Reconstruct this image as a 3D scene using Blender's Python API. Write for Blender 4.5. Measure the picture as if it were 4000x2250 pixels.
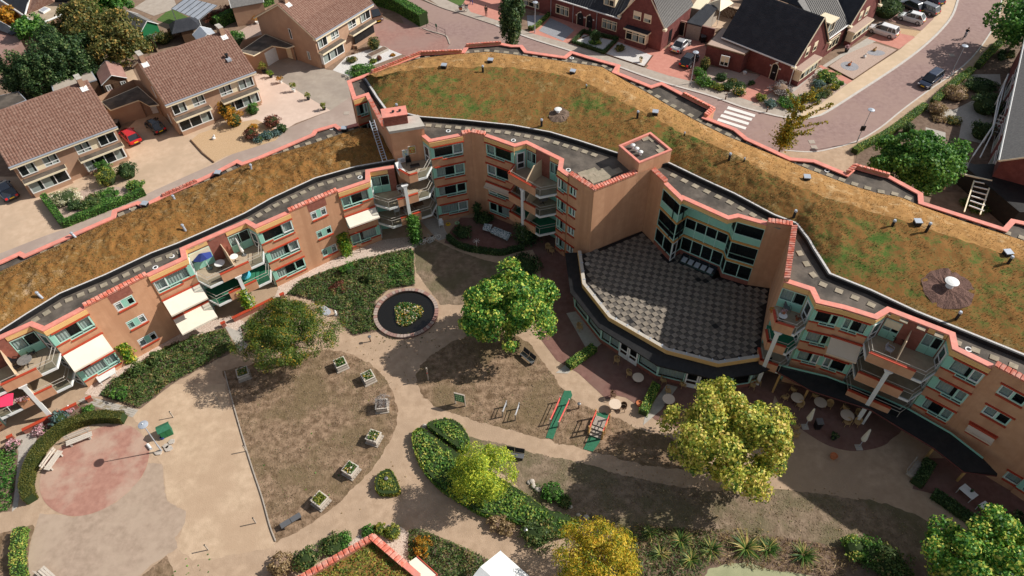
import bpy,math,random
import numpy as np
from mathutils import Vector,Matrix,noise
for _o in list(bpy.data.objects):
 bpy.data.objects.remove(_o)
SC=bpy.context.scene
COL=SC.collection
# ------------------------------------------------------------------ camera
H=55.0
FPX,CX,CY=2773.0,2000.0,1125.0
_d=np.array([2077.0-CX,-(3670.0-CY),-FPX])
_up=-_d/np.linalg.norm(_d)
_f=np.array([0,0,-1.0])
_y=_f-_f.dot(_up)*_up
_y/= np.linalg.norm(_y)
_x=np.cross(_y,_up)
RW=np.array([_x,_y,_up])
cam=bpy.data.cameras.new('camera')
cam.sensor_width=36.0
cam.lens=36.0*FPX/4000.0
cam.clip_end=1500
co=bpy.data.objects.new('camera',cam)
M3=Matrix([list(r) for r in RW])
co.matrix_world=Matrix.Translation((0,0,H)) @ M3.to_4x4()
COL.objects.link(co)
SC.camera=co
# ------------------------------------------------------------------ light
SUN_EL,SUN_AZ=math.radians(38.5),math.radians(11.5)
w=bpy.data.worlds.new('World')
SC.world=w
w.use_nodes=True
nt=w.node_tree
sky=nt.nodes.new('ShaderNodeTexSky')
sky.sky_type='NISHITA'
sky.sun_disc=False
sky.sun_elevation=SUN_EL
sky.sun_rotation=math.pi/2-SUN_AZ
sky.air_density=1.0
sky.dust_density=1.0
bg=nt.nodes['Background']
bg.inputs[1].default_value=.095
hs=nt.nodes.new('ShaderNodeHueSaturation')
hs.inputs['Saturation'].default_value=.5
nt.links.new(sky.outputs[0],hs.inputs['Color'])
nt.links.new(hs.outputs[0],bg.inputs[0])
sl=bpy.data.lights.new('sun','SUN')
sl.energy=5.0
sl.angle=math.radians(.5)
sl.color=(1.0,.955,.88)
so=bpy.data.objects.new('sun',sl)
sd=Vector((math.cos(SUN_AZ)*math.cos(SUN_EL),math.sin(SUN_AZ)*math.cos(SUN_EL),math.sin(SUN_EL)))
so.rotation_euler=sd.to_track_quat('Z','Y').to_euler()
so.location=(60,20,80)
COL.objects.link(so)
SC.view_settings.view_transform='Standard'
SC.view_settings.look='None'
SC.view_settings.exposure=.12
SC.view_settings.gamma=1.0
SC.view_settings.use_curve_mapping=False
# ------------------------------------------------------------------ helpers
def G(px,py,z=.0):
 r=RW @ np.array([px-CX,-(py-CY),-FPX])
 t=(z-H)/r[2]
 return Vector((r[0]*t,r[1]*t,z))
def G2(px,py,z=.0):
 g=G(px,py,z)
 return np.array([g.x,g.y])
def V(x,y,z=.0):
 return Vector((x,y,z))
WL={}
def tag(o,label=None,cat=None,group=None,kind=None):
 if label: o['label']=label
 if cat: o['category']=cat
 if group: o['group']=group
 if kind: o['kind']=kind
 return o
def thing(name,label,cat,loc,rz=None,group=None):
 o=bpy.data.objects.new(name,None)
 o.empty_display_size=.2
 COL.objects.link(o)
 o.location=loc
 if rz is None:
  WL[o.name]=Vector(loc)
 else:
  o.rotation_euler=(0,0,rz)
  WL[o.name]=Vector((0,0,0))
 return tag(o,label,cat,group)
def link_mesh(me,name,parent=None,mat=None,c=None):
 o=bpy.data.objects.new(name,me)
 COL.objects.link(o)
 if mat is not None:
  me.materials.append(mat)
 c=Vector((0,0,0)) if c is None else c
 if parent is not None:
  o.parent=parent
  o.location=c-WL.get(parent.name,Vector((0,0,0)))
 else:
  o.location=c
 WL[o.name]=c
 return o
class MB:
 def __init__(s):
  s.v,s.f=[],[]
 def add(s,vs,fs):
  b=len(s.v)
  s.v+=[tuple(p) for p in vs]
  s.f+=[tuple(i+b for i in f) for f in fs]
  return s
 def poly(s,pts):
  return s.add(pts,[tuple(range(len(pts)))])
 def hexa(s,p):  # 4 bottom ccw,4 top
  return s.add(p,[(3,2,1,0),(4,5,6,7),(0,1,5,4),(1,2,6,5),(2,3,7,6),(3,0,4,7)])
 def box(s,x0,x1,y0,y1,z0,z1,M=None):
  p=[Vector(q) for q in ((x0,y0,z0),(x1,y0,z0),(x1,y1,z0),(x0,y1,z0),(x0,y0,z1),(x1,y0,z1),(x1,y1,z1),(x0,y1,z1))]
  if M is not None: p=[M @ q for q in p]
  return s.hexa(p)
 def fbox(s,f,s0,s1,d0,d1,z0,z1):
  p=f.p
  return s.hexa([p(s0,d1,z0),p(s1,d1,z0),p(s1,d0,z0),p(s0,d0,z0),p(s0,d1,z1),p(s1,d1,z1),p(s1,d0,z1),p(s0,d0,z1)])
 def prism(s,pts,z0,z1,cap=True,bot=False):
  n=len(pts)
  vs=[(p[0],p[1],z0) for p in pts]+[(p[0],p[1],z1) for p in pts]
  fs=[(i,(i+1) % n,n+(i+1) % n,n+i) for i in range(n)]
  if cap: fs.append(tuple(range(n,2*n)))
  if bot: fs.append(tuple(reversed(range(n))))
  return s.add(vs,fs)
 def tube(s,a,b,r,r2=None,n=6,cap=True):
  a,b=Vector(a),Vector(b)
  r2=r if r2 is None else r2
  d=(b-a)
  if d.length<1e-6: return s
  d.normalize()
  e=d.orthogonal().normalized()
  g=d.cross(e)
  vs=[]
  for c,q in ((a,r),(b,r2)):
   for i in range(n):
    t=2*math.pi*i/n
    vs.append(c+(e*math.cos(t)+g*math.sin(t))*q)
  fs=[(i,(i+1) % n,n+(i+1) % n,n+i) for i in range(n)]
  if cap: fs+=[tuple(range(n,2*n)),tuple(reversed(range(n)))]
  return s.add(vs,fs)
 def path(s,pts,r,n=6):
  for a,b in zip(pts[:-1],pts[1:]): s.tube(a,b,r,n=n)
  return s
 def lathe(s,prof,n=12,c=(0,0,0),sx=1,sy=1):
  vs=[]
  for r,z in prof:
   for i in range(n):
    t=2*math.pi*i/n
    vs.append((c[0]+r*math.cos(t)*sx,c[1]+r*math.sin(t)*sy,c[2]+z))
  fs=[]
  for k in range(len(prof)-1):
   for i in range(n):
    j=(i+1) % n
    fs.append((k*n+i,k*n+j,(k+1)*n+j,(k+1)*n+i))
  m=len(prof)-1
  fs.append(tuple(range(m*n,m*n+n)))
  fs.append(tuple(reversed(range(n))))
  return s.add(vs,fs)
 def strip(s,A,B):  # quads between two equally long polylines
  n=len(A)
  return s.add(list(A)+list(B),[(i,i+1,n+i+1,n+i) for i in range(n-1)])
 def wall(s,f,s0,s1,z0,z1,holes=(),d=.0,rev=.14):
  S=sorted({s0,s1,*[min(max(h[i],s0),s1) for h in holes for i in (0,1)]})
  Z=sorted({z0,z1,*[min(max(h[i],z0),z1) for h in holes for i in (2,3)]})
  for a,b in zip(S[:-1],S[1:]):
   for c,e in zip(Z[:-1],Z[1:]):
    m,q=(a+b)/2,(c+e)/2
    if any(h[0]<m<h[1] and h[2]<q<h[3] for h in holes): continue
    s.poly([f.p(a,d,c),f.p(b,d,c),f.p(b,d,e),f.p(a,d,e)])
  for h in holes:
   a,b,c,e=h[:4]
   r=d-rev
   s.poly([f.p(a,d,c),f.p(a,r,c),f.p(b,r,c),f.p(b,d,c)])
   s.poly([f.p(a,d,e),f.p(b,d,e),f.p(b,r,e),f.p(a,r,e)])
   s.poly([f.p(a,d,c),f.p(a,d,e),f.p(a,r,e),f.p(a,r,c)])
   s.poly([f.p(b,d,c),f.p(b,r,c),f.p(b,r,e),f.p(b,d,e)])
  return s
 def build(s,name,mat,parent=None,smooth=False):
  if not s.v: return None
  a=np.array(s.v,dtype=float)
  lo,hi=a.min(0),a.max(0)
  c=Vector(((lo[0]+hi[0])/2,(lo[1]+hi[1])/2,lo[2]))
  me=bpy.data.meshes.new(name)
  me.from_pydata([tuple(p) for p in (a-np.array(c))],[],s.f)
  if smooth:
   me.polygons.foreach_set('use_smooth',[True]*len(me.polygons))
  me.update()
  return link_mesh(me,name,parent,mat,c)
class Fr:
 """wall frame: s runs left to right seen from outside, d outwards, z up"""
 def __init__(s,P,Q):
  s.P,s.Q=np.array(P[:2],float),np.array(Q[:2],float)
  e=s.Q-s.P
  s.L=float(np.hypot(*e))
  s.u=e/s.L
  s.n=np.array([s.u[1],-s.u[0]])
 def p(s,a,d,z):
  q=s.P+s.u*a+s.n*d
  return Vector((q[0],q[1],z))
 def ang(s):
  return math.atan2(s.u[1],s.u[0])
def copy_tree(o,loc,rz=None,label=None,parent=None,sc=None):
 c=o.copy()
 COL.objects.link(c)
 if parent is None:
  c.location=loc
  if rz is not None: c.rotation_euler=(0,0,rz)
  if label: c['label']=label
  if sc: c.scale=(sc,sc,sc) if not isinstance(sc,(tuple,list)) else sc
 else:
  c.parent=parent
 for k in o.children: copy_tree(k,None,parent=c)
 return c
def cardinal(pts,k=6,closed=True):
 P=[np.array(p,float) for p in pts]
 n=len(P)
 out=[]
 for i in range(n if closed else n-1):
  g=lambda j: P[j % n] if closed else P[min(max(j,0),n-1)]
  a,b,c,d=g(i-1),g(i),g(i+1),g(i+2)
  for t in range(k):
   t/= k
   out.append(.5*((2*b)+(c-a)*t+(2*a-5*b+4*c-d)*t*t+(3*b-a-3*c+d)*t**3))
 if not closed: out.append(P[-1])
 return out
def resample(P,n):
 P=[np.array(p,float) for p in P]
 d=[.0]
 for a,b in zip(P[:-1],P[1:]): d.append(d[-1]+np.linalg.norm(b-a))
 T=np.linspace(0,d[-1],n)
 A=np.array(P)
 return np.stack([np.interp(T,d,A[:,k]) for k in range(A.shape[1])],1)
def np_mesh(name,verts,quads,mat,parent=None,smooth=False):
 me=bpy.data.meshes.new(name)
 nv,nf=len(verts),len(quads)
 k=quads.shape[1]
 c=Vector((float(verts[:,0].mean()),float(verts[:,1].mean()),float(verts[:,2].min())))
 me.vertices.add(nv)
 me.vertices.foreach_set('co',(verts-np.array(c)).astype(np.float32).ravel())
 me.loops.add(nf*k)
 me.loops.foreach_set('vertex_index',quads.astype(np.int32).ravel())
 me.polygons.add(nf)
 me.polygons.foreach_set('loop_start',np.arange(0,nf*k,k,dtype=np.int32))
 if smooth: me.polygons.foreach_set('use_smooth',np.ones(nf,dtype=bool))
 me.update(calc_edges=True)
 return link_mesh(me,name,parent,mat,c)
RNG=np.random.default_rng(7)
random.seed(5)
def leaf_cards(name,P,N,mat,parent=None,l=.3,wd=.2,jit=.7,droop=.0):
 """P (n,3) points, N (n,3) rough normals: one small leaf quad at each"""
 n=len(P)
 N=N/(np.linalg.norm(N,axis=1,keepdims=True)+1e-9)
 N=N+RNG.normal(0,jit,(n,3))
 N/= np.linalg.norm(N,axis=1,keepdims=True)+1e-9
 A=RNG.normal(0,1,(n,3))
 A[:,2]-=droop
 A-=(A*N).sum(1,keepdims=True)*N
 A/= np.linalg.norm(A,axis=1,keepdims=True)+1e-9
 B=np.cross(N,A)
 sz=RNG.uniform(.6,1.25,(n,1))
 a,b=A*l*sz*.5,B*wd*sz*.5
 bend=N*(l*.12)
 vs=np.stack([P-a,P+b*1.0-a*.1+bend,P+a,P-b*1.0-a*.1+bend],1).reshape(-1,3)
 q=np.arange(n*4).reshape(n,4)
 return np_mesh(name,vs,q,mat,parent)
def crown_points(n,R,clumps=40,cr=.28,shell=.62,flat=1.0,low=-.6):
 """leaf clumps through the volume of an uneven crown"""
 R=np.array(R)
 D=RNG.normal(0,1,(clumps*4,3))
 D/= np.linalg.norm(D,axis=1,keepdims=True)
 D=D[D[:,2]>low][:clumps*2]
 rad=np.concatenate([RNG.uniform(.72,.98,clumps),RNG.uniform(.15,.75,len(D)-clumps)])
 lob=np.array([.92+.22*noise.noise(Vector((d[0]*1.6+R[0],d[1]*1.6,d[2]*1.6+R[2]*3))) for d in D])
 C=D*(rad*lob)[:,None]
 w=RNG.uniform(.6,1.3,len(C))
 k=RNG.choice(len(C),n,p=w/w.sum())
 d=RNG.normal(0,1,(n,3))
 d/= np.linalg.norm(d,axis=1,keepdims=True)
 d=d+D[k]*.5+np.array([0,0,.35])
 d/= np.linalg.norm(d,axis=1,keepdims=True)
 r=cr*w[k][:,None]*RNG.uniform(.5,1.05,(n,1))
 off=d*r
 off[:,2]*=flat
 return (C[k]+off)*R,d+D[k]*.3
# ------------------------------------------------------------------ materials
MT={}
def ramp(nd,stops):
 r=nd.new('ShaderNodeValToRGB')
 e=r.color_ramp.elements
 while len(e)<len(stops): e.new(.5)
 for k,(p,c) in enumerate(stops):
  e[k].position=p
  e[k].color=(*c,1)
 return r
def mat(name,c1,c2=None,sc=3.0,rough=.85,bump=.0,bsc=None,metal=.0,c3=None,sc3=.25,spec=.3,det=5.0,lo=.35,hi=.65,coords='pos',coat=.0,streak=0):
 m=bpy.data.materials.new(name)
 m.use_nodes=True
 N,L=m.node_tree.nodes,m.node_tree.links
 b=N['Principled BSDF']
 b.inputs['Roughness'].default_value=rough
 b.inputs['Metallic'].default_value=metal
 b.inputs['Specular IOR Level'].default_value=spec
 b.inputs['Coat Weight'].default_value=coat
 b.inputs['Base Color'].default_value=(*c1,1)
 if c2 or bump:
  if coords=='pos':
   g=N.new('ShaderNodeNewGeometry').outputs['Position']
  else:
   g=N.new('ShaderNodeTexCoord').outputs['Object']
 if streak:
  mp=N.new('ShaderNodeMapping')
  mp.inputs['Scale'].default_value=(1.6,1.6,streak)
  L.new(g,mp.inputs['Vector'])
  gs=mp.outputs[0]
 else:
  gs=g if (c2 or bump) else None
 if c2:
  t=N.new('ShaderNodeTexNoise')
  t.inputs['Scale'].default_value=sc
  t.inputs['Detail'].default_value=det
  t.inputs['Roughness'].default_value=.62
  L.new(g,t.inputs['Vector'])
  r=ramp(N,[(lo,c1),(hi,c2)])
  L.new(t.outputs['Fac'],r.inputs[0])
  out=r.outputs[0]
  if c3:
   t3=N.new('ShaderNodeTexNoise')
   t3.inputs['Scale'].default_value=sc3
   t3.inputs['Detail'].default_value=6
   t3.inputs['Roughness'].default_value=.6
   L.new(gs,t3.inputs['Vector'])
   r3=ramp(N,[(.45,(0,0,0)),(.6,(1,1,1))])
   L.new(t3.outputs['Fac'],r3.inputs[0])
   mx=N.new('ShaderNodeMixRGB')
   L.new(r3.outputs[0],mx.inputs[0])
   L.new(out,mx.inputs[1])
   mx.inputs[2].default_value=(*c3,1)
   sc_=N.new('ShaderNodeMath')
   sc_.operation='MULTIPLY'
   sc_.inputs[1].default_value=.75
   L.new(r3.outputs[0],sc_.inputs[0])
   L.new(sc_.outputs[0],mx.inputs[0])
   out=mx.outputs[0]
  L.new(out,b.inputs['Base Color'])
 if bump:
  t2=N.new('ShaderNodeTexNoise')
  t2.inputs['Scale'].default_value=bsc or sc*3
  t2.inputs['Detail'].default_value=4
  L.new(g,t2.inputs['Vector'])
  bp=N.new('ShaderNodeBump')
  bp.inputs['Strength'].default_value=1.0
  bp.inputs['Distance'].default_value=bump
  L.new(t2.outputs['Fac'],bp.inputs['Height'])
  L.new(bp.outputs[0],b.inputs['Normal'])
 MT[name]=m
 return m
def leafmat(name,stops,trans=.35,rough=.55):
 m=bpy.data.materials.new(name)
 m.use_nodes=True
 N,L=m.node_tree.nodes,m.node_tree.links
 b=N['Principled BSDF']
 g=N.new('ShaderNodeNewGeometry')
 t=N.new('ShaderNodeTexNoise')
 t.inputs['Scale'].default_value=.9
 t.inputs['Detail'].default_value=2
 L.new(g.outputs['Position'],t.inputs['Vector'])
 mp=N.new('ShaderNodeMapRange')
 mp.inputs[1].default_value=.3
 mp.inputs[2].default_value=.7
 mp.inputs[3].default_value=-.28
 mp.inputs[4].default_value=.28
 L.new(t.outputs['Fac'],mp.inputs[0])
 ad=N.new('ShaderNodeMath')
 L.new(g.outputs['Random Per Island'],ad.inputs[0])
 L.new(mp.outputs[0],ad.inputs[1])
 r=ramp(N,stops)
 L.new(ad.outputs[0],r.inputs[0])
 L.new(r.outputs[0],b.inputs['Base Color'])
 b.inputs['Roughness'].default_value=rough
 b.inputs['Specular IOR Level'].default_value=.35
 tr=N.new('ShaderNodeBsdfTranslucent')
 L.new(r.outputs[0],tr.inputs[0])
 mx=N.new('ShaderNodeMixShader')
 mx.inputs[0].default_value=trans
 L.new(b.outputs[0],mx.inputs[1])
 L.new(tr.outputs[0],mx.inputs[2])
 L.new(mx.outputs[0],N['Material Output'].inputs[0])
 MT[name]=m
 return m
mat('brick',(.55,.29,.165),(.62,.34,.20),sc=1.4,rough=.9,bump=.006,bsc=14,c3=(.49,.25,.14),sc3=.6,streak=.12)
mat('brick_red',(.25,.085,.06),(.32,.12,.085),sc=3,rough=.9,bump=.005,bsc=14)
mat('brick_dark',(.155,.048,.042),(.205,.07,.06),sc=2.5,rough=.85,bump=.006,bsc=12,c3=(.13,.04,.036),sc3=.8)
mat('brick_tan',(.40,.25,.165),(.47,.30,.20),sc=2.0,rough=.9,bump=.006,bsc=14,c3=(.36,.22,.15),sc3=.5)
mat('coping',(.70,.23,.17),(.80,.31,.24),sc=2.5,rough=.55,c3=(.60,.25,.20),sc3=1.1)
mat('coping_tile',(.52,.11,.065),(.68,.20,.13),sc=5,rough=.55,c3=(.68,.38,.30),sc3=2.0)
mat('fascia',(.76,.46,.18),(.80,.50,.21),sc=1.5,rough=.55)
mat('fascia_orange',(.55,.25,.07),(.62,.30,.09),sc=2,rough=.55)
mat('teal',(.27,.55,.44),(.31,.60,.48),sc=1.2,rough=.5)
mat('frame',(.42,.66,.56),(.46,.70,.60),sc=2,rough=.45)
mat('white',(.78,.78,.76),(.72,.72,.70),sc=2.5,rough=.5)
mat('cream',(.78,.67,.47),(.82,.71,.52),sc=2,rough=.5)
mat('red_ledge',(.46,.062,.028),(.40,.052,.024),sc=3,rough=.5)
mat('bitumen',(.10,.082,.066),(.155,.128,.104),sc=.9,rough=.8,bump=.01,bsc=6,c3=(.045,.038,.032),sc3=.5)
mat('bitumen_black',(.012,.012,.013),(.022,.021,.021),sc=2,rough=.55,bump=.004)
mat('paver',(.30,.25,.18),(.38,.32,.24),sc=4,rough=.9,bump=.004,bsc=30,c3=(.24,.21,.15),sc3=1.2)
mat('terrace_tile',(.20,.17,.14),(.27,.23,.185),sc=3,rough=.9,bump=.004,bsc=30,c3=(.22,.185,.145),sc3=.9)
mat('terrace_low',(.075,.066,.058),(.12,.105,.09),sc=3,rough=.9,c3=(.15,.13,.11),sc3=.7)
mat('concrete',(.42,.38,.33),(.50,.46,.40),sc=2,rough=.9)
mat('deck',(.36,.28,.20),(.44,.35,.25),sc=1.5,rough=.85)
mat('deck_green',(.03,.17,.09),(.035,.2,.11),sc=3,rough=.95)
mat('awning',(.80,.72,.60),(.76,.68,.56),sc=.8,rough=.8)
mat('awning_beige',(.62,.50,.38),(.58,.47,.35),sc=.8,rough=.8)
mat('divider',(.72,.54,.36),(.66,.48,.32),sc=1.5,rough=.7)
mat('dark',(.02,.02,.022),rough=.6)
mat('black',(.012,.012,.014),rough=.35)
mat('rubber',(.02,.02,.02),rough=.8)
mat('metal',(.45,.46,.48),rough=.4,metal=.7)
mat('galv',(.50,.54,.60),(.42,.46,.52),sc=8,rough=.45,metal=.35)
mat('roof_tile',(.165,.082,.058),(.225,.122,.09),sc=5,rough=.8,c3=(.27,.165,.125),sc3=3.0)
mat('slate',(.022,.024,.030),(.038,.040,.048),sc=6,rough=.6,c3=(.045,.047,.055),sc3=.9)
mat('grey_tile',(.14,.135,.13),(.21,.20,.19),sc=5,rough=.7)
mat('grey_metal',(.42,.45,.50),(.48,.51,.56),sc=1,rough=.35,metal=.2)
mat('wood',(.42,.24,.09),(.50,.30,.12),sc=8,rough=.7)
mat('wood_dark',(.10,.055,.03),(.15,.085,.05),sc=8,rough=.8)
mat('wood_grey',(.34,.29,.24),(.46,.40,.34),sc=9,rough=.85,c3=(.34,.30,.25),sc3=4)
mat('wood_white',(.50,.44,.37),(.60,.54,.47),sc=9,rough=.8)
mat('bark',(.10,.075,.05),(.15,.11,.08),sc=6,rough=.95)
mat('rattan',(.42,.26,.11),(.52,.34,.16),sc=30,rough=.7)
mat('tabletop',(.66,.52,.40),(.70,.56,.44),sc=8,rough=.5)
mat('terracotta',(.50,.17,.07),rough=.8)
mat('curtain',(.62,.66,.64),(.72,.75,.73),sc=3,rough=.9)
mat('lace',(.72,.72,.70),rough=.9)
mat('playgreen',(.03,.13,.07),(.04,.17,.095),sc=4,rough=.95)
mat('rail_red',(.72,.10,.08),rough=.4)
mat('signgreen',(.02,.16,.06),rough=.5)
mat('signlight',(.45,.70,.40),rough=.5)
mat('plate',(.85,.55,.02),rough=.5)
mat('tail',(.6,.02,.02),rough=.3)
mat('head',(.7,.7,.72),rough=.1)
mat('silver',(.55,.55,.55),rough=.3,metal=.5,coat=.6)
mat('carwhite',(.75,.75,.74),rough=.3,coat=.8)
mat('carred',(.50,.012,.012),rough=.3,coat=.9)
mat('carblack',(.012,.013,.016),rough=.25,coat=.9)
mat('carblue',(.02,.03,.06),rough=.25,coat=.9)
mat('cargrey',(.16,.16,.165),rough=.3,metal=.3,coat=.8)
mat('carbrown',(.16,.085,.055),rough=.3,metal=.3,coat=.8)
mat('carglass',(.02,.024,.03),rough=.06,spec=.9)
mat('skin',(.55,.32,.22),rough=.6)
mat('cloth_blue',(.03,.05,.22),rough=.9)
mat('cloth_aqua',(.08,.42,.55),rough=.9)
mat('cloth_pink',(.80,.05,.13),rough=.9)
mat('umbrella',(.74,.70,.60),(.68,.64,.54),sc=3,rough=.9)
mat('gravel_white',(.46,.44,.42),(.75,.72,.69),sc=14,rough=.95,bump=.03,bsc=18,det=8)
mat('water',(.010,.009,.007),rough=.06,spec=.6)
mat('algae',(.27,.28,.15),(.34,.34,.19),sc=.8,rough=.6)
mat('stone',(.40,.35,.30),(.52,.46,.40),sc=4,rough=.9,bump=.02,coords='obj')
mat('mulch',(.10,.055,.045),(.20,.115,.09),sc=9,rough=1,bump=.05,bsc=11)
mat('stripe',(.78,.76,.72),(.68,.66,.62),sc=5,rough=.8)
# ground materials
mat('soil',(.19,.125,.085),(.27,.185,.13),sc=1.2,rough=1,bump=.02,bsc=6)
mat('sand',(.38,.265,.178),(.50,.36,.25),sc=1.3,rough=1,bump=.02,bsc=11,c3=(.38,.27,.185),sc3=.2,det=12)
mat('yard',(.44,.315,.21),(.57,.42,.29),sc=1.1,rough=1,bump=.02,bsc=11,c3=(.43,.30,.20),sc3=.25,det=12)
mat('lawn',(.135,.085,.048),(.34,.23,.15),sc=1.5,rough=1,bump=.06,bsc=6,c3=(.16,.115,.06),sc3=.22,lo=.38,hi=.63,det=10)
mat('lawn_shade',(.16,.115,.075),(.30,.22,.155),sc=1.6,rough=1,bump=.06,bsc=6,c3=(.13,.115,.06),sc3=.3,lo=.38,hi=.68,det=10)
mat('brick_pave',(.28,.15,.125),(.35,.20,.165),sc=1.5,rough=.9,bump=.004,bsc=20,c3=(.31,.20,.17),sc3=.15)
mat('terrace_brick',(.165,.08,.064),(.225,.118,.095),sc=1.8,rough=.9,bump=.006,bsc=14,c3=(.20,.12,.095),sc3=.3,det=9)
mat('oval_red',(.33,.165,.125),(.42,.225,.17),sc=1.8,rough=.95,bump=.008,bsc=14,c3=(.47,.34,.26),sc3=.35,det=9)
mat('herring',(.31,.23,.17),(.42,.315,.24),sc=1.8,rough=.95,bump=.008,bsc=14,c3=(.43,.33,.25),sc3=.3,det=9)
mat('road',(.26,.17,.15),(.33,.225,.20),sc=1.6,rough=.9,bump=.004,bsc=16,c3=(.33,.225,.19),sc3=.12)
mat('lane',(.36,.28,.235),(.42,.33,.28),sc=1.0,rough=.9,c3=(.33,.25,.21),sc3=.15)
mat('drive_tan',(.50,.36,.25),(.57,.42,.30),sc=1.3,rough=.9,bump=.004,bsc=16,c3=(.45,.33,.23),sc3=.2)
mat('drive_pink',(.60,.455,.37),(.66,.51,.42),sc=1.3,rough=.9,c3=(.56,.42,.34),sc3=.2)
mat('drive_grey',(.33,.275,.225),(.40,.34,.28),sc=.8,rough=.9,c3=(.29,.24,.20),sc3=.25)
mat('drive_red',(.50,.21,.16),(.56,.255,.195),sc=1.5,rough=.9)
mat('walk_yellow',(.56,.42,.28),(.62,.47,.33),sc=1.2,rough=.9,c3=(.50,.38,.26),sc3=.2)
mat('walk_grey',(.36,.30,.25),(.43,.37,.31),sc=1.2,rough=.9)
mat('slab',(.38,.345,.30),(.46,.42,.37),sc=3,rough=.9)
mat('kerb',(.50,.46,.42),(.58,.54,.49),sc=2,rough=.9)
mat('pink_gravel',(.36,.25,.20),(.52,.40,.33),sc=12,rough=1,bump=.02,bsc=14,det=8)
mat('tan_gravel',(.44,.29,.16),(.56,.39,.24),sc=9,rough=1,bump=.015,det=8)
mat('grey_gravel',(.22,.22,.24),(.38,.38,.40),sc=14,rough=1,bump=.02,det=8)
mat('stones',(.42,.31,.245),(.70,.58,.49),sc=7,rough=.95,bump=.05,bsc=8,det=8)
mat('dirt_dark',(.13,.085,.06),(.21,.145,.105),sc=2,rough=1,bump=.03,bsc=7)
mat('grass_green',(.06,.11,.025),(.10,.16,.04),sc=5,rough=1,bump=.03,bsc=9)
def sedum(name,cols,sc=1.1,rng=(.85,1.55)):
 m=bpy.data.materials.new(name)
 m.use_nodes=True
 N,L=m.node_tree.nodes,m.node_tree.links
 b=N['Principled BSDF']
 b.inputs['Roughness'].default_value=1
 b.inputs['Specular IOR Level'].default_value=.1
 g=N.new('ShaderNodeNewGeometry').outputs['Position']
 outs=[]
 for k,(s_,d_) in enumerate(((.2,7),(sc,9),(6.0,5))):
  t=N.new('ShaderNodeTexNoise')
  t.inputs['Scale'].default_value=s_
  t.inputs['Detail'].default_value=d_
  t.inputs['Roughness'].default_value=.65
  L.new(g,t.inputs['Vector'])
  outs.append(t.outputs['Fac'])
 a=N.new('ShaderNodeMath'); a.operation='MULTIPLY_ADD'
 L.new(outs[0],a.inputs[0]); a.inputs[1].default_value=.9
 L.new(outs[1],a.inputs[2])
 c=N.new('ShaderNodeMath'); c.operation='MULTIPLY_ADD'
 L.new(outs[2],c.inputs[0]); c.inputs[1].default_value=.5
 L.new(a.outputs[0],c.inputs[2])
 mp=N.new('ShaderNodeMapRange')
 mp.inputs[1].default_value,mp.inputs[2].default_value=rng
 L.new(c.outputs[0],mp.inputs[0])
 n=len(cols)
 r=ramp(N,[(k/(n-1),q) for k,q in enumerate(cols)])
 L.new(mp.outputs[0],r.inputs[0])
 L.new(r.outputs[0],b.inputs['Base Color'])
 bp=N.new('ShaderNodeBump')
 bp.inputs['Distance'].default_value=.10
 L.new(outs[1],bp.inputs['Height'])
 L.new(bp.outputs[0],b.inputs['Normal'])
 MT[name]=m
sedum('sedum_brown',[(.10,.095,.022),(.20,.11,.034),(.27,.125,.038),(.18,.10,.03),(.29,.18,.08),(.38,.27,.18)],rng=(.92,1.5))
sedum('sedum_green',[(.06,.115,.022),(.105,.125,.03),(.18,.12,.038),(.24,.11,.036),(.17,.115,.036),(.29,.185,.08)],rng=(.92,1.46))
sedum('sedum_orange',[(.20,.125,.042),(.31,.175,.06),(.38,.21,.08),(.31,.16,.055),(.41,.25,.11),(.46,.32,.18)],sc=.8,rng=(.88,1.5))
gm=bpy.data.materials.new('glass')
gm.use_nodes=True
_N,_L=gm.node_tree.nodes,gm.node_tree.links
_b=_N['Principled BSDF']
_b.inputs['Base Color'].default_value=(.015,.02,.022,1)
_b.inputs['Roughness'].default_value=.03
_b.inputs['Specular IOR Level'].default_value=.7
_t=_N.new('ShaderNodeBsdfTransparent')
_t.inputs[0].default_value=(.82,.88,.86,1)
_m=_N.new('ShaderNodeMixShader')
_m.inputs[0].default_value=.28
_L.new(_t.outputs[0],_m.inputs[1])
_L.new(_b.outputs[0],_m.inputs[2])
_L.new(_m.outputs[0],_N['Material Output'].inputs[0])
MT['glass']=gm
leafmat('lf_maple',[(0,(.036,.121,.025)),(.35,(.081,.263,.040)),(.62,(.222,.443,.070)),(.85,(.564,.645,.101)),(1,(.800,.725,.161))])
leafmat('lf_maple_y',[(0,(.055,.140,.019)),(.22,(.219,.312,.046)),(.5,(.562,.562,.094)),(.8,(.800,.734,.156)),(1,(.800,.594,.188))])
leafmat('lf_feather',[(0,(.045,.095,.015)),(.5,(.10,.175,.025)),(.85,(.21,.25,.035)),(1,(.52,.33,.04))])
leafmat('lf_yellow',[(0,(.088,.163,.018)),(.3,(.312,.350,.025)),(.6,(.688,.525,.037)),(1,(.800,.500,.062))])
leafmat('lf_lime',[(0,(.107,.214,.025)),(.4,(.304,.463,.045)),(.75,(.677,.713,.071)),(1,(.800,.800,.090))])
leafmat('lf_dark',[(0,(.019,.053,.019)),(.5,(.053,.114,.034)),(.85,(.114,.190,.057)),(1,(.209,.266,.095))])
leafmat('lf_green',[(0,(.028,.102,.019)),(.5,(.074,.223,.034)),(1,(.223,.409,.074))])
leafmat('lf_olive',[(0,(.054,.078,.019)),(.5,(.139,.155,.039)),(.85,(.279,.232,.070)),(1,(.496,.310,.078))])
leafmat('lf_hedge',[(0,(.050,.150,.031)),(.5,(.150,.300,.050)),(.85,(.350,.449,.074)),(1,(.624,.549,.126))])
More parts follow.
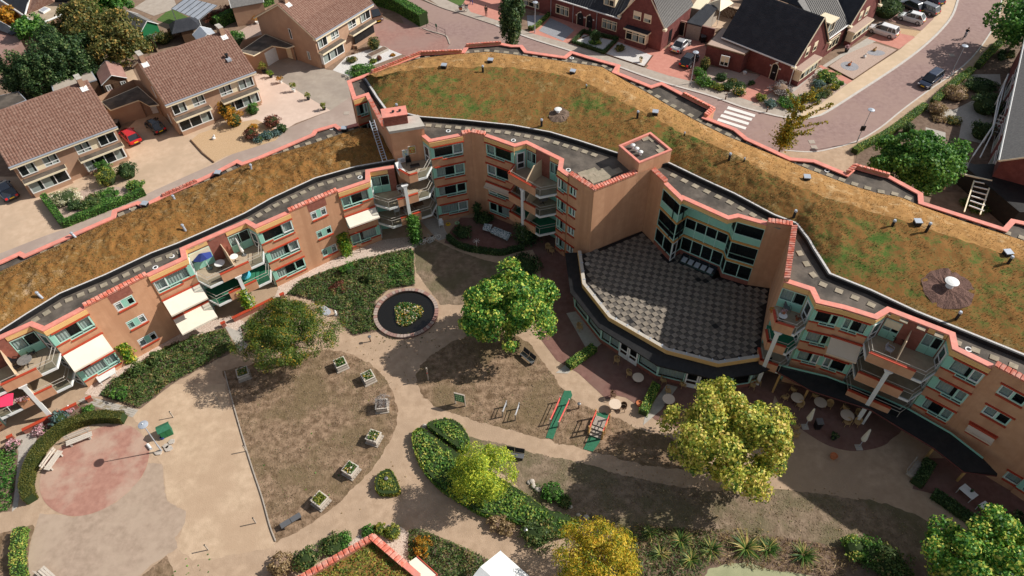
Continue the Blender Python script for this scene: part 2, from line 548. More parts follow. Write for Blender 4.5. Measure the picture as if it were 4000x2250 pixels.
leafmat('lf_bed',[(0,(.045,.095,.025)),(.5,(.10,.17,.04)),(.85,(.18,.22,.06)),(1,(.32,.24,.09))])
leafmat('lf_bedolive',[(0,(.078,.139,.019)),(.5,(.202,.264,.039)),(.85,(.388,.388,.062)),(1,(.589,.419,.093))])
leafmat('lf_blue',[(0,(.046,.093,.085)),(.5,(.109,.186,.171)),(1,(.232,.341,.310))])
leafmat('lf_red',[(0,(.075,.025,.019)),(.5,(.213,.062,.044)),(1,(.350,.150,.075))])
leafmat('lf_orange',[(0,(.200,.150,.015)),(.5,(.525,.275,.025)),(1,(.725,.300,.037))])
leafmat('lf_grey',[(0,(.220,.200,.190)),(.5,(.360,.330,.320)),(1,(.480,.450,.430))])
leafmat('lf_white',[(0,(.250,.300,.120)),(.4,(.650,.600,.380)),(1,(.800,.780,.620))])
leafmat('lf_pinkfl',[(0,(.060,.130,.030)),(.35,(.650,.300,.350)),(1,(.800,.650,.660))])
leafmat('lf_flower',[(0,(.05,.13,.025)),(.62,(.09,.20,.035)),(.72,(.65,.30,.05)),(.75,(.800,.780,.700)),(1,(.750,.500,.060))])
leafmat('lf_ivy',[(0,(.062,.171,.019)),(.5,(.171,.341,.031)),(.85,(.465,.527,.046)),(1,(.775,.620,.078))])
leafmat('lf_dry',[(0,(.155,.109,.046)),(.5,(.341,.232,.109)),(1,(.558,.419,.232))])
leafmat('lf_tuft_b',[(0,(.20,.13,.05)),(.5,(.30,.18,.075)),(1,(.42,.28,.13))],trans=.1,rough=.9)
leafmat('lf_tuft_g',[(0,(.11,.145,.045)),(.35,(.21,.165,.06)),(.8,(.31,.21,.09)),(1,(.40,.28,.13))],trans=.1,rough=.9)
leafmat('lf_blade',[(0,(.031,.093,.016)),(.5,(.093,.186,.031)),(.8,(.341,.341,.078)),(1,(.698,.512,.186))])
leafmat('lf_lawn',[(0,(.15,.10,.06)),(.5,(.27,.19,.125)),(.8,(.40,.30,.21)),(.95,(.17,.18,.06))],trans=.1,rough=.9)
leafmat('lf_clip',[(0,(.055,.08,.014)),(.5,(.12,.13,.025)),(1,(.21,.19,.04))])
# ------------------------------------------------------------------ ground
def Z(ox,oy,s=1.932):
 return lambda*p: [(ox+p[i]/s,oy+p[i+1]/s) for i in range(0,len(p),2)]
Z00,Z10,Z20,Z30=Z(0,0),Z(1000,0),Z(2000,0),Z(3000,0)
Z01,Z11,Z21,Z31=Z(0,750),Z(1000,750),Z(2000,750),Z(3000,750)
Z02,Z12,Z22,Z32=Z(0,1500),Z(1000,1500),Z(2000,1500),Z(3000,1500)
GROUND={}
def ground(name,m,pts,lvl,smooth=0,jit=.0,parent=None):
 z=.004*lvl+.0001*len(GROUND)
 GROUND[len(GROUND)]=1
 W=[G2(p[0],p[1],z) for p in pts]
 if smooth: W=cardinal(W,smooth)
 if jit:
  Q=[]
  n=len(W)
  for i in range(n):
   a,b=np.array(W[i]),np.array(W[(i+1) % n])
   k=max(1,int(np.linalg.norm(b-a)/.22))
   for t in range(k): Q.append(a+(b-a)*t/k)
  W=[p+np.array([noise.noise(Vector((p[0]*1.3,p[1]*1.3,3.))),noise.noise(Vector((p[0]*1.3,p[1]*1.3,9.)))])*jit+np.array([noise.noise(Vector((p[0]*4.3,p[1]*4.3,5.))),noise.noise(Vector((p[0]*4.3,p[1]*4.3,2.)))])*jit*.8 for p in Q]
 mb=MB()
 mb.poly([V(p[0],p[1],z) for p in W])
 o=mb.build(name,MT[m])
 me=o.data
 if me.polygons[0].normal.z<0: me.flip_normals()
 return tag(o,kind='structure')
mb=MB()
mb.poly([V(-420,-60,0),V(420,-60,0),V(420,620,0),V(-420,620,0)])
tag(mb.build('ground',MT['soil']),kind='structure')
# --- courtyard sand with lawns and paving on it
ground('sand_path','sand',[(-500,1480),(340,1480),(700,1250),(1300,930),(1700,820),(2100,850),(2300,1000),(2420,1330),(2900,1500),(3300,1540),(3760,1740),(4100,1950),(4700,2500),(3600,2600),(1800,2700),(-600,2700)],1)
ground('sand_yard','yard',Z02(1220,0,1690,0,1720,120,1800,330,1860,520,1932,720,2010,1000,2075,1230,1700,1300,1450,1330,1330,1230,1370,1100,1405,960,1260,870,1225,600,1120,520,1060,330,1000,250,1050,180),2,jit=.12)
ground('lawn','lawn',[(867,1448),(900,1441),(990,1420),(1080,1398),(1180,1378),(1260,1366),(1331,1371),(1390,1392),(1440,1418),(1480,1446),(1512,1487),(1538,1540),(1552,1590),(1553,1640),(1540,1690),(1520,1730),(1490,1780),(1450,1836),(1390,1900),(1330,1960),(1280,2002),(1200,2055),(1130,2095),(1075,2118),(1055,2060),(1025,1950),(985,1830),(945,1700),(915,1600),(890,1520)],3,jit=.18)
ground('lawn','lawn',[(1629,1500),(1628,1470),(1642,1428),(1673,1397),(1750,1345),(1830,1310),(1950,1290),(2060,1330),(2110,1400),(2170,1480),(2230,1556),(2330,1605),(2440,1645),(2500,1680),(2590,1700),(2690,1730),(2760,1790),(2740,1838),(2668,1834),(2518,1819),(2400,1785),(2290,1757),(2150,1720),(2000,1682),(1880,1650),(1766,1614),(1700,1588),(1655,1550)],3,jit=.18)
ground('lawn','lawn_shade',[(1640,1690),(1760,1690),(1860,1712),(2000,1743),(2129,1780),(2259,1805),(2383,1842),(2569,1888),(2771,1917),(2900,1912),(3052,1912),(3259,1935),(3466,1968),(3595,2018),(3699,2095),(3800,2180),(3900,2330),(2300,2330),(2180,2030),(1960,1850)],3,jit=.18)
ground('lawn','lawn_shade',[(1620,965),(1690,935),(1790,980),(1870,1010),(2000,1040),(2100,1090),(2080,1140),(1900,1160),(1800,1190),(1720,1190),(1690,1150),(1660,1110),(1625,1060)],3,jit=.12)
ground('lawn','lawn',[(-500,2120),(0,2085),(124,2048),(136,2058),(114,2130),(112,2225),(125,2270),(115,2400),(-500,2400)],3,jit=.1)
ground('lawn','lawn',[(540,2262),(600,2210),(650,2172),(672,2215),(690,2280),(650,2330),(540,2330)],3,jit=.1)
ground('brick_paving','herring',Z02(300,980,440,985,560,1000,700,975,850,910,980,805,1080,690,1120,590,1225,600,1230,700,1240,800,1265,880,1340,930,1405,960,1395,1040,1370,1090,1320,1160,1340,1230,1250,1300,1150,1360,1050,1449,900,1560,250,1560,215,1400,215,1290,240,1150),3,jit=.1)
ground('red_paving_circle','oval_red',Z02(300,720,330,620,390,540,480,462,620,380,800,315,950,308,1050,360,1110,440,1125,540,1080,680,980,800,850,905,700,975,560,997,440,970,350,905,305,820),4,smooth=5)
ground('path_slabs','slab',Z02(585,130,655,88,1045,195,1000,252),4)
ground('path_slabs','slab',Z02(120,400,180,380,280,360,265,520,205,640,150,790,135,925,90,965,112,800,138,520),4)
ground('path_slabs','slab',[(880,1278),(905,1240),(938,1268),(952,1330),(975,1355),(935,1372)],4)
ground('flower_bed','dirt_dark',Z02(260,470,280,360,600,140,960,240,850,225,620,290,430,420,300,560),3,jit=.1)
ground('gravel_strip','stones',[(330,1540),(372,1480),(450,1428),(533,1372),(642,1325),(787,1262),(900,1235),(960,1260),(926,1290),(880,1276),(760,1312),(642,1357),(518,1437),(445,1484),(388,1552)],4,jit=.12)
ground('gravel_strip','stones',[(1075,1165),(1085,1120),(1150,1060),(1250,1012),(1330,985),(1400,955),(1500,935),(1600,925),(1660,940),(1620,968),(1500,990),(1415,1012),(1320,1040),(1230,1072),(1160,1110),(1118,1150),(1100,1170)],4,jit=.12)
ground('garden_bed','dirt_dark',Z11(215,780,330,660,600,570,830,490,1150,430,1195,450,1200,710,1000,740,910,820,890,920,940,1050,730,1090,640,1000,620,900,480,840,330,790),3,jit=.1)
ground('garden_bed','dirt_dark',[(386,1544),(445,1480),(518,1433),(642,1355),(760,1310),(880,1278),(926,1366),(800,1430),(673,1500),(546,1598)],3,jit=.1)
ground('garden_bed','dirt_dark',[(-300,1760),(70,1748),(66,1860),(45,1995),(-300,2060)],3,jit=.1)
ground('garden_bed','dirt_dark',[(940,1270),(1075,1165),(1100,1180),(1090,1230),(1080,1300),(1000,1340),(945,1340)],3,jit=.1)
ground('garden_bed','dirt_dark',Z12(1150,1110,1200,1095,1280,1110,1450,1180,1760,1330,1650,1600,1300,1600,1145,1320),3,jit=.1)
ground('garden_bed','dirt_dark',[(2430,2130),(2500,2045),(2650,2060),(2800,2080),(3000,2090),(3200,2120),(3400,2180),(3700,2200),(3900,2330),(2300,2400)],4,jit=.2)
ground('gravel_bed','stones',Z12(650,1250,760,1150,880,1090,1000,1065,1090,1075,1145,1120,1150,1320,1290,1449,900,1600,200,1600),3,jit=.1)
ground('pond_water_far','algae',Z22(1450,1449,1480,1400,1650,1350,1800,1350,1932,1400,2300,1449,2300,1700,1450,1700),5,jit=.1)
# brick terraces
ground('terrace_paving','terrace_brick',[(1735,950),(1760,900),(1800,850),(2120,850),(2140,900),(2105,960),(2080,975),(2000,988),(1900,985),(1830,968)],4)
ground('concrete_path','slab',[(1642,861),(1714,848),(1753,926),(1714,941)],5)
ground('terrace_paving','terrace_brick',[(2060,930),(2120,880),(2240,960),(2400,1250),(2900,1450),(3050,1460),(3000,1640),(2880,1700),(2700,1690),(2560,1640),(2500,1590),(2445,1553),(2410,1545),(2370,1560),(2260,1458),(2175,1408),(2104,1314),(2120,1180),(2110,1040)],4)
ground('terrace_paving','terrace_brick',Z32(60,0,75,130,130,230,200,300,300,375,450,462,620,505,780,492,880,460,920,425,1000,300,600,60),5,smooth=4)
ground('terrace_paving','terrace_brick',Z32(1090,790,1120,700,1200,560,1400,560,1932,800,2300,1100,1700,1120,1560,1005,1250,830),5)
ground('slab_strip','slab',Z21(410,915,510,895,690,1130,420,1370,330,1365,560,1180),5)
ground('slab_strip','slab',Z21(1170,1449,1250,1470,1130,1640,990,1760,1010,1660),5)
# --- streets behind
ground('driveway','drive_tan',[(-500,1250),(-500,700),(0,690),(300,690),(440,560),(560,440),(750,430),(1000,340),(1060,300),(1130,420),(1000,560),(700,760),(300,960),(0,1100)],1)
ground('driveway','drive_pink',Z10(-170,640,0,555,150,565,565,832,300,930,210,985,80,1040,-100,1000),2)
ground('driveway','drive_grey',Z10(120,570,60,500,300,400,530,525,580,530,715,580,720,745,565,835),3)
ground('lane','lane',[(-400,1130),(0,990),(165,925),(250,895),(480,800),(600,745),(700,700),(835,640),(1000,553),(1120,502),(1290,432),(1378,372),(1430,380),(1430,520),(1000,720),(500,960),(0,1180),(-400,1300)],3)
ground('side_garden','tan_gravel',Z00(1440,1060,1500,1010,1700,940,1932,900,2130,1000,2080,1060,1700,1180,1615,1225),4)
ground('side_garden','pink_gravel',Z01(420,110,600,-10,880,-40,1100,10,1000,50,500,235),4)
ground('white_gravel_garden','gravel_white',[(1300,274),(1352,222),(1492,176),(1572,212),(1440,262),(1372,302)],4)
ground('road','road',[(1520,-60),(1640,-60),(1640,0),(1725,31),(1792,52),(1870,78),(1937,100),(2067,150),(2222,199),(2340,238),(2419,264),(2518,300),(2621,333),(2776,377),(2900,420),(3000,447),(3060,460),(3129,466),(3180,460),(3230,440),(3362,355),(3450,298),(3518,252),(3600,190),(3673,122),(3720,62),(3742,0),(3750,-60),(3920,-60),(3911,0),(3900,60),(3854,150),(3766,254),(3621,357),(3523,430),(3440,497),(3352,549),(3248,580),(3171,593),(3067,589),(3000,620),(2800,600),(2300,400),(1700,330),(1300,420),(1430,300),(1560,230),(1640,190),(1560,60)],2)
ground('driveway','brick_pave',Z10(860,195,920,130,1250,215,1300,240,1420,270,1462,330,1440,375,1200,450,940,345),4)
ground('pavement','walk_grey',[(1634,-30),(1725,-30),(1830,30),(1940,72),(2067,127),(2207,166),(2362,212),(2518,264),(2700,318),(2690,345),(2518,298),(2419,262),(2222,197),(2067,148),(1937,98),(1792,50),(1725,29)],4)
ground('pavement','walk_grey',[(2690,318),(2714,316),(2854,357),(3000,414),(3129,430),(3129,464),(3060,458),(3000,445),(2776,375),(2621,331),(2600,300)],5)
ground('pavement','walk_yellow',[(3129,430),(3202,409),(3331,313),(3518,191),(3642,78),(3694,0),(3705,-60),(3750,-60),(3742,-2),(3720,60),(3673,120),(3518,250),(3362,353),(3230,437),(3180,457),(3129,464)],6)
ground('pavement','sand',[(3916,-60),(3960,-60),(3960,100),(3870,250),(3797,300),(3611,420),(3414,530),(3336,592),(3330,700),(3250,700),(3000,620),(3067,587),(3171,595),(3248,582),(3352,551),(3440,499),(3523,432),(3621,359),(3766,256),(3854,152),(3904,52)],4)
ground('plaza','drive_red',Z10(1545,-20,1760,-60,1840,-20,1932,100,1932,190,1810,150,1620,90),5)
ground('front_path','drive_red',[(2040,130),(2067,127),(2110,50),(2550,180),(2620,195),(2640,110),(2730,140),(2690,250),(2600,270),(2700,318),(2600,292),(2500,240),(2230,172),(2205,166)],3)
ground('driveway','drive_red',Z20(1010,515,1150,390,1240,270,1450,320,1480,420,1390,600,1300,600,1180,570),5)
ground('grey_gravel_garden','grey_gravel',[(2105,120),(2150,70),(2215,100),(2243,118),(2200,160)],6)
ground('grey_gravel_garden','grey_gravel',[(2063,110),(2058,60),(2130,60),(2090,108)],6)
ground('white_gravel_garden','gravel_white',[(2245,168),(2280,135),(2405,160),(2357,205)],6)
ground('white_gravel_garden','gravel_white',[(2368,210),(2415,163),(2550,218),(2515,262)],6)
ground('side_garden','pink_gravel',Z20(1360,560,1480,500,1850,560,1880,590,1640,690),6)
ground('front_path','drive_red',Z20(1705,730,1880,560,2040,640,1840,775),6)
ground('side_garden','pink_gravel',Z30(-120,790,0,620,380,520,600,630,390,800,250,830,0,815),5)
ground('front_path','drive_red',Z30(380,500,400,490,640,610,595,635),7)
ground('pink_gravel_garden','pink_gravel',Z30(455,505,590,410,760,320,830,330,978,378,645,604),6)
ground('slab_strip','slab',Z30(150,700,420,490,560,400,760,280,820,310,590,410,450,500,300,600,200,690),6)
ground('driveway','drive_red',Z30(750,290,900,200,1112,280,990,370),6)
ground('driveway','brick_pave',Z30(900,150,1000,60,1250,-40,1330,0,1240,150,1160,230),6)
ground('side_garden','tan_gravel',Z30(980,210,1155,235,1110,275,990,250),7)
ground('garden_bed','dirt_dark',Z30(680,1100,1200,800,1560,520,1932,200,2400,200,2400,1449,1300,1449,650,1300),5)
ground('slab_paving','slab',Z30(1190,790,1400,830,1540,760,1660,800,1700,900,1600,1080,1440,1040,1460,930,1350,900,1180,830),6)
ground('slab_paving','slab',Z30(1500,560,1750,560,1760,640,1500,600),6)
ground('slab_paving','slab',Z30(1190,960,1340,1000,1340,1060,1190,1040),6)
ground('patio','drive_tan',Z00(740,760,760,620,1000,520,1060,640,830,700),4)
ground('patio','pink_gravel',Z00(1760,260,1932,160,2080,110,2050,230,1860,330),4)
ground('garden_lawn','grass_green',Z00(1180,150,1290,60,1420,130,1300,190),4)
ground('patio','walk_grey',Z00(1010,60,1130,-20,1300,-40,1340,60,1160,120),5)
ground('patio','drive_tan',Z20(1440,200,1560,30,1760,60,1900,20,1700,230),5)
ground('alley_lawn','grass_green',Z10(1380,-30,1600,-30,1545,48),7)
# zebra crossing, kerbs
for q in ((1632,800,1838,865,1830,884,1620,820),(1608,832,1815,893,1805,912,1596,850),(1582,860,1791,925,1782,944,1570,880),(1558,892,1770,960,1761,978,1547,910)):
 ground('crossing_stripe','stripe',Z20(*q),8)
def kerb(name,pts,m='kerb',wd=.16,h=.11,z0=.0,smooth=4):
 W=cardinal([G2(*p) for p in pts],smooth,closed=False) if smooth else [G2(*p) for p in pts]
 mb=MB()
 n=len(W)
 A,B=[],[]
 for i in range(n):
  t=W[min(i+1,n-1)]-W[max(i-1,0)]
  t=t/(np.linalg.norm(t)+1e-9)
  q=np.array([-t[1],t[0]])*wd/2
  A.append(W[i]+q); B.append(W[i]-q)
 z1=z0+h
 mb.strip([V(*a,z1) for a in A],[V(*b,z1) for b in B])
 mb.strip([V(*a,z0) for a in A],[V(*a,z1) for a in A])
 mb.strip([V(*b,z1) for b in B],[V(*b,z0) for b in B])
 for k in (0,-1):
  mb.poly([V(*A[k],z0),V(*B[k],z0),V(*B[k],z1),V(*A[k],z1)])
 return tag(mb.build(name,MT[m]),kind='structure')
kerb('kerb',[(1937,99),(2067,149),(2222,198),(2340,237),(2419,263),(2518,299),(2621,332),(2776,376),(2900,420),(3000,446),(3060,459),(3129,465),(3180,458),(3230,438),(3362,354),(3450,297),(3518,251),(3600,189),(3673,121),(3720,61),(3742,-1),(3760,-60)],wd=.32)
kerb('kerb',[(3916,-50),(3904,52),(3854,151),(3766,255),(3621,358),(3523,431),(3440,498),(3352,550),(3248,581),(3171,594),(3067,588)],wd=.2,h=.05)
kerb('kerb',[(1634,-10),(1725,30),(1792,51),(1870,77),(1937,99)],wd=.25,m='walk_grey')
kerb('kerb',Z10(1462,335,1450,300,1425,268,1310,235,1260,215),wd=.2,m='walk_grey')
kerb('lawn_edging',[(878,1452),(890,1500),(915,1590),(945,1695),(985,1825),(1025,1945),(1055,2055),(1078,2115)],m='wood_grey',wd=.09,h=.12)
kerb('bed_edging',[(372,300),(372,300)],m='wood_dark') if 0 else None
kerb('bed_edging',Z00(1440,1060,1530,1160,1615,1228),m='wood_dark',wd=.15,h=.15,smooth=0)
for p in (Z20(640,250,430,325),Z30(640,604,455,505),Z30(978,378,640,606),Z20(1000,507,1064,420),Z20(700,410,1000,508),Z20(1360,600,1640,695)):
 kerb('garden_edging',p,m='wood_dark',wd=.12,h=.14,smooth=0)
# grey path slabs that can be told apart next to the oval paving
sl_me=None
for (a,b,c,d,nx,ny) in ((Z02(590,130)[0],Z02(655,92)[0],Z02(1040,197)[0],Z02(1000,249)[0],4,16),(Z02(142,500)[0],Z02(262,500)[0],Z02(150,790)[0],Z02(118,790)[0],3,12)):
 a,b,c,d=[G2(*q) for q in (a,b,c,d)]
 par=[o for o in bpy.data.objects if o.name.startswith('path_slabs')][0]
 for i in range(ny):
  for j in range(nx):
   e=lambda s_,t_: a+(b-a)*s_*(1-t_)+(d-a)*t_*(1-s_)+(c-a)*s_*t_
   g=.06
   q=[e((j+u)/nx,(i+v_)/ny) for u,v_ in ((g,g*.6),(1-g,g*.6),(1-g,1-g*.6),(g,1-g*.6))]
   mb=MB()
   zz=.04+random.uniform(-.006,.006)
   mb.prism(q,.02,zz)
   mb.build('slab',MT['slab'] if random.random()>.25 else MT['paver'],par)
# pond
pc=G(*Z11(1133,910)[0],.15)
pr=np.linalg.norm(G2(*Z11(1375,905)[0])-G2(*Z11(890,915)[0]))/2
mb=MB()
mb.lathe([(pr-.45,-.25),(pr,-.25),(pr,.16),(pr-.06,.22),(pr-.30,.22),(pr-.34,.16),(pr-.34,-.25)],n=64,c=(pc.x,pc.y,0))
rim=mb.build('pond',MT['terrace_brick'])
mb=MB()
n_rim=56
for i in range(n_rim):
 t0,t1=2*math.pi*(i+.06)/n_rim,2*math.pi*(i+.94)/n_rim
 q=[(pc.x+r*math.cos(t),pc.y+r*math.sin(t)) for r,t in ((pr-.36,t0),(pr+.02,t0),(pr+.02,t1),(pr-.36,t1))]
 b_=MB()
 b_.prism(q,.2,.27+random.uniform(-.008,.008))
 b_.build('brick',MT['lane'] if random.random()<.5 else MT['brick_pave'],rim)
tag(rim,'round brick rimmed pond with dark water in the courtyard','pond')
mb=MB()
mb.lathe([(pr-.35,.05),(pr-.35,.07)],n=64,c=(pc.x,pc.y,0))
tag(mb.build('pond_water',MT['water']),kind='structure')
# ------------------------------------------------------------------ apartment building
FH=2.65
ZL,ZM=8.4,11.05
PL=lambda pts,z: [G2(p[0],p[1],z) for p in pts]
def hit(f,px,py,d=.0):
 r=RW @ np.array([px-CX,-(py-CY),-FPX])
 P=f.P+f.n*d
 t=P.dot(f.n)/(r[0]*f.n[0]+r[1]*f.n[1])
 q=np.array([r[0]*t,r[1]*t])
 return float((q-P).dot(f.u)),float(H+r[2]*t)
def offset_poly(P,d):
 """offset an open polyline to its right hand (outward) by d, mitred"""
 n=len(P)
 out=[]
 for i in range(n):
  ns=[]
  for a,b in ((i-1,i),(i,i+1)):
   if a<0 or b>=n: continue
   e=P[b]-P[a]
   e=e/(np.linalg.norm(e)+1e-9)
   ns.append(np.array([e[1],-e[0]]))
  if len(ns)==1: out.append(P[i]+ns[0]*d)
  else:
   m=ns[0]+ns[1]
   out.append(P[i]+m*d/max(.35,1+ns[0].dot(ns[1])))
 return out
def coping(parent,P,zt,name='coping',m='coping',o=.07,i=-.42,h=.12,zdeck=None):
 A,B=offset_poly(P,o),offset_poly(P,i)
 mb=MB()
 mb.strip([V(*p,zt) for p in A],[V(*p,zt) for p in B])
 mb.strip([V(*p,zt-h) for p in A],[V(*p,zt) for p in A])
 mb.strip([V(*p,zt) for p in B],[V(*p,zt-h) for p in B])
 mb.strip([V(*p,zt-h) for p in B],[V(*p,zt-h) for p in A])
 mb.build(name,MT[m],parent)
 if zdeck is not None:
  B2=offset_poly(P,i+.04)
  mb=MB()
  mb.strip([V(*p,zt-h) for p in B2],[V(*p,zdeck) for p in B2])
  mb.build('parapet_upstand',MT['bitumen_black'],parent)
TILE=None
def tile_row(parent,P,Q,z,wd=.46,step=.36,mt='coping_tile',name='coping_tile',tilt=.10):
 global TILE
 if TILE is None:
  mb=MB()
  vs=[]
  for y in (-.5,.5):
   for x in (-.5,-.35,.35,.5):
    zz=.0 if abs(x)>.4 else .045
    vs.append((x,y,zz+(.12*(y+.5))))
  mb.add(vs,[(0,1,5,4),(1,2,6,5),(2,3,7,6)])
  mb.add([(-.5,-.5,0),(.5,-.5,0),(.5,-.5,-.09),(-.5,-.5,-.09)],[(3,2,1,0)])
  mb.add([(-.5,.5,.12),(.5,.5,.12),(.5,.5,0),(-.5,.5,0)],[(0,1,2,3)])
  mb.add([(-.5,-.5,-.09),(-.5,-.5,.0),(-.5,.5,.12),(-.5,.5,-.09)],[(0,1,2,3)])
  mb.add([(.5,-.5,-.09),(.5,-.5,.0),(.5,.5,.12),(.5,.5,-.09)],[(3,2,1,0)])
  TILE=bpy.data.meshes.new('coping_tile')
  TILE.from_pydata(mb.v,[],mb.f)
  TILE.materials.append(MT[mt])
 f=Fr(P,Q)
 n=max(1,round(f.L/step))
 for k in range(n):
  s=(k+.5)*f.L/n
  o=bpy.data.objects.new(name,TILE)
  COL.objects.link(o)
  o.parent=parent
  o.location=f.p(s,-wd/2+.08,z+random.uniform(-.008,.008))-WL[parent.name]
  o.rotation_euler=(0,0,f.ang()+random.uniform(-.03,.03))
  o.scale=(f.L/n*.93,wd,1)
def frame_bars(mb,f,s0,s1,z0,z1,w=.07,d0=-.09,d1=.0,mull=(),rails=()):
 mb.fbox(f,s0,s0+w,d0,d1,z0,z1)
 mb.fbox(f,s1-w,s1,d0,d1,z0,z1)
 mb.fbox(f,s0+w,s1-w,d0,d1,z0,z0+w)
 mb.fbox(f,s0+w,s1-w,d0,d1,z1-w,z1)
 for m in mull: mb.fbox(f,m-w/2,m+w/2,d0,d1-.004,z0+w,z1-w)
 for a,b,z in rails: mb.fbox(f,a,b,d0,d1-.008,z-w/2,z+w/2)
def pane(par,f,s0,s1,z0,z1,d):
 mb=MB()
 mb.poly([f.p(s0,d,z0),f.p(s1,d,z0),f.p(s1,d,z1),f.p(s0,d,z1)])
 return mb.build('pane',MT['glass'],par)
def curtain(par,f,s0,s1,z0,z1,d,m='curtain',name='curtain'):
 mb=MB()
 n=max(4,int((s1-s0)/.13))
 A=[f.p(s0+(s1-s0)*k/n,d+(.05 if k % 2 else 0),z0) for k in range(n+1)]
 B=[f.p(s0+(s1-s0)*k/n,d+(.05 if k % 2 else 0),z1) for k in range(n+1)]
 mb.strip(A,B)
 return mb.build(name,MT[m],par)
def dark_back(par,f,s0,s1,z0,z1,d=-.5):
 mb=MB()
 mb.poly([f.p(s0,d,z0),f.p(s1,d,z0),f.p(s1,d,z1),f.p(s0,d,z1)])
 mb.build('dark_room_sheet',MT['dark'],par)  # near-black sheet, the shade of an unlit room put into its colour
def bay(parent,P,Q,floors,zf0,ztop,flip=False,awn=(),corner=(.35,.1),last=True,wide=False,seed=0):
 """window bay: spandrel bands, red ledges and teal windows, one per floor"""
 R=random.Random(seed)
 f=Fr(P,Q)
 holes,wins=[],[]
 cl,cr=corner if not flip else corner[::-1]
 s0,s1=cl,f.L-cr
 for k in range(floors):
  zf=zf0+k*FH
  za,zb,zl=zf+.95,min(zf+2.32,ztop-.62),zf+.66
  w=s1-s0
  if flip: a,b=s0+.06,s0+w*.72
  else: a,b=s0+w*.28,s1-.06
  holes.append((s0,s1,za,zb))
  holes.append((a,b,zl,za))
  wins.append((zf,za,zb,zl,a,b))
 mb=MB()
 mb.wall(f,0,f.L,0 if zf0<.1 else zf0,ztop-.1,holes,d=.10,rev=.16)
 mb.poly([f.p(0,-.3,0),f.p(0,.10,0),f.p(0,.10,ztop-.1),f.p(0,-.3,ztop-.1)])
 mb.poly([f.p(f.L,.10,0),f.p(f.L,-.3,0),f.p(f.L,-.3,ztop-.1),f.p(f.L,.10,ztop-.1)])
 mb.build('wall',MT['brick'],parent)
 mb=MB()
 mb.fbox(f,-.04,f.L+.04,.103,.17,ztop-.60,ztop-.37)
 mb.fbox(f,-.04,f.L+.04,.103,.16,ztop-.36,ztop-.12)
 mb.build('fascia',MT['fascia'],parent)
 for k,(zf,za,zb,zl,a,b) in enumerate(wins):
  mb=MB()
  w=s1-s0
  xm=s0+w*(.36 if flip else .64)
  frame_bars(mb,f,s0,s1,za,zb,d0=-.02,d1=.09,mull=(xm,))
  frame_bars(mb,f,a,b,zl,za,w=.05,d0=-.02,d1=.08,mull=((a+b)/2,))
  win=mb.build('window',MT['frame'],parent)
        # sash in the small light, a little proud and whiter
  mb=MB()
  u0,u1=(s0+.07,xm-.035) if flip else (xm+.035,s1-.07)
  frame_bars(mb,f,u0,u1,za+.07,zb-.07,w=.08,d0=.0,d1=.125)
  mb.build('sash',MT['frame'] if R.random()<.5 else MT['white'],win)
  pane(win,f,u0+.08,u1-.08,za+.15,zb-.15,.04)
  v0,v1=(xm+.035,s1-.07) if flip else (s0+.07,xm-.035)
  pane(win,f,v0,v1,za+.07,zb-.07,.03)
  pane(win,f,a+.05,b-.05,zl+.05,za-.05,.03)
  c=R.random()
  if c<.72:
   x=v0+(v1-v0)*R.choice((.35,.5,.8,1.0))
   if flip: curtain(win,f,v1-(x-v0),v1,za-.1,zb,-.14,'curtain' if c<.5 else 'lace')
   else: curtain(win,f,v0,x,za-.1,zb,-.14,'curtain' if c<.5 else 'lace')
  if R.random()<.7: curtain(win,f,u0,u1,za,zb,-.14)
  if R.random()<.4: curtain(win,f,v0,v1,zb-.35,zb,-.12,'lace','valance')
  dark_back(win,f,s0-.1,s1+.1,zl-.1,zb+.1)
        # red ledges: sill steps with the lower light; lintel over the window
  mb=MB()
  mb.fbox(f,a-.05,b+.05,.10,.20,zl-.14,zl-.02)
  if flip: mb.fbox(f,b+.05,f.L,.10,.20,za-.14,za-.02)
  else: mb.fbox(f,0,a-.05,.10,.20,za-.14,za-.02)
  mb.build('sill',MT['red_ledge'],win)
  if k<floors-1 or True:
   mb=MB()
   mb.fbox(f,s0-.12,s1+.12,.10,.24,zb+.01,zb+.13)
   mb.build('lintel',MT['red_ledge'],win)
        # teal corner boards
  mb=MB()
  if cl>.2: mb.fbox(f,.0,cl,.101,.13,za,zb)
  if cr>.2: mb.fbox(f,f.L-cr,f.L,.101,.13,za,zb)
  mb.build('corner_board',MT['teal'],win)
  for (fl,ext,dz,am) in awn:
   if fl==k: awning(parent,f,.0,f.L-.05,zb+.15,ext,dz,am)
def awning(parent,f,s0,s1,z,ext=1.4,drop=.75,m='awning'):
 mb=MB()
 mb.fbox(f,s0-.06,s1+.06,.20,.34,z-.05,z+.11)
 a=mb.build('awning_box',MT['red_ledge'],parent)
 mb=MB()
 n=6
 for k in range(n):
  t0,t1=k/n,(k+1)/n
  sag=lambda t: -.05*math.sin(math.pi*t)
  q=lambda t,s: f.p(s,.28+ext*t,z-drop*t+sag(t))
  mb.poly([q(t0,s0),q(t1,s0),q(t1,s1),q(t0,s1)])
 mb.fbox(f,s0,s1,.28+ext,.33+ext,z-drop-.14,z-drop+.03)
 mb.build('awning_cloth',MT[m],a)
 mb=MB()
 for s in (s0+.25,s1-.25):
  mb.tube(f.p(s,.2,z-.55),f.p(s+(.3 if s<(s0+s1)/2 else -.3),.28+ext,z-drop-.08),.025)
 mb.build('awning_arm',MT['metal'],a)
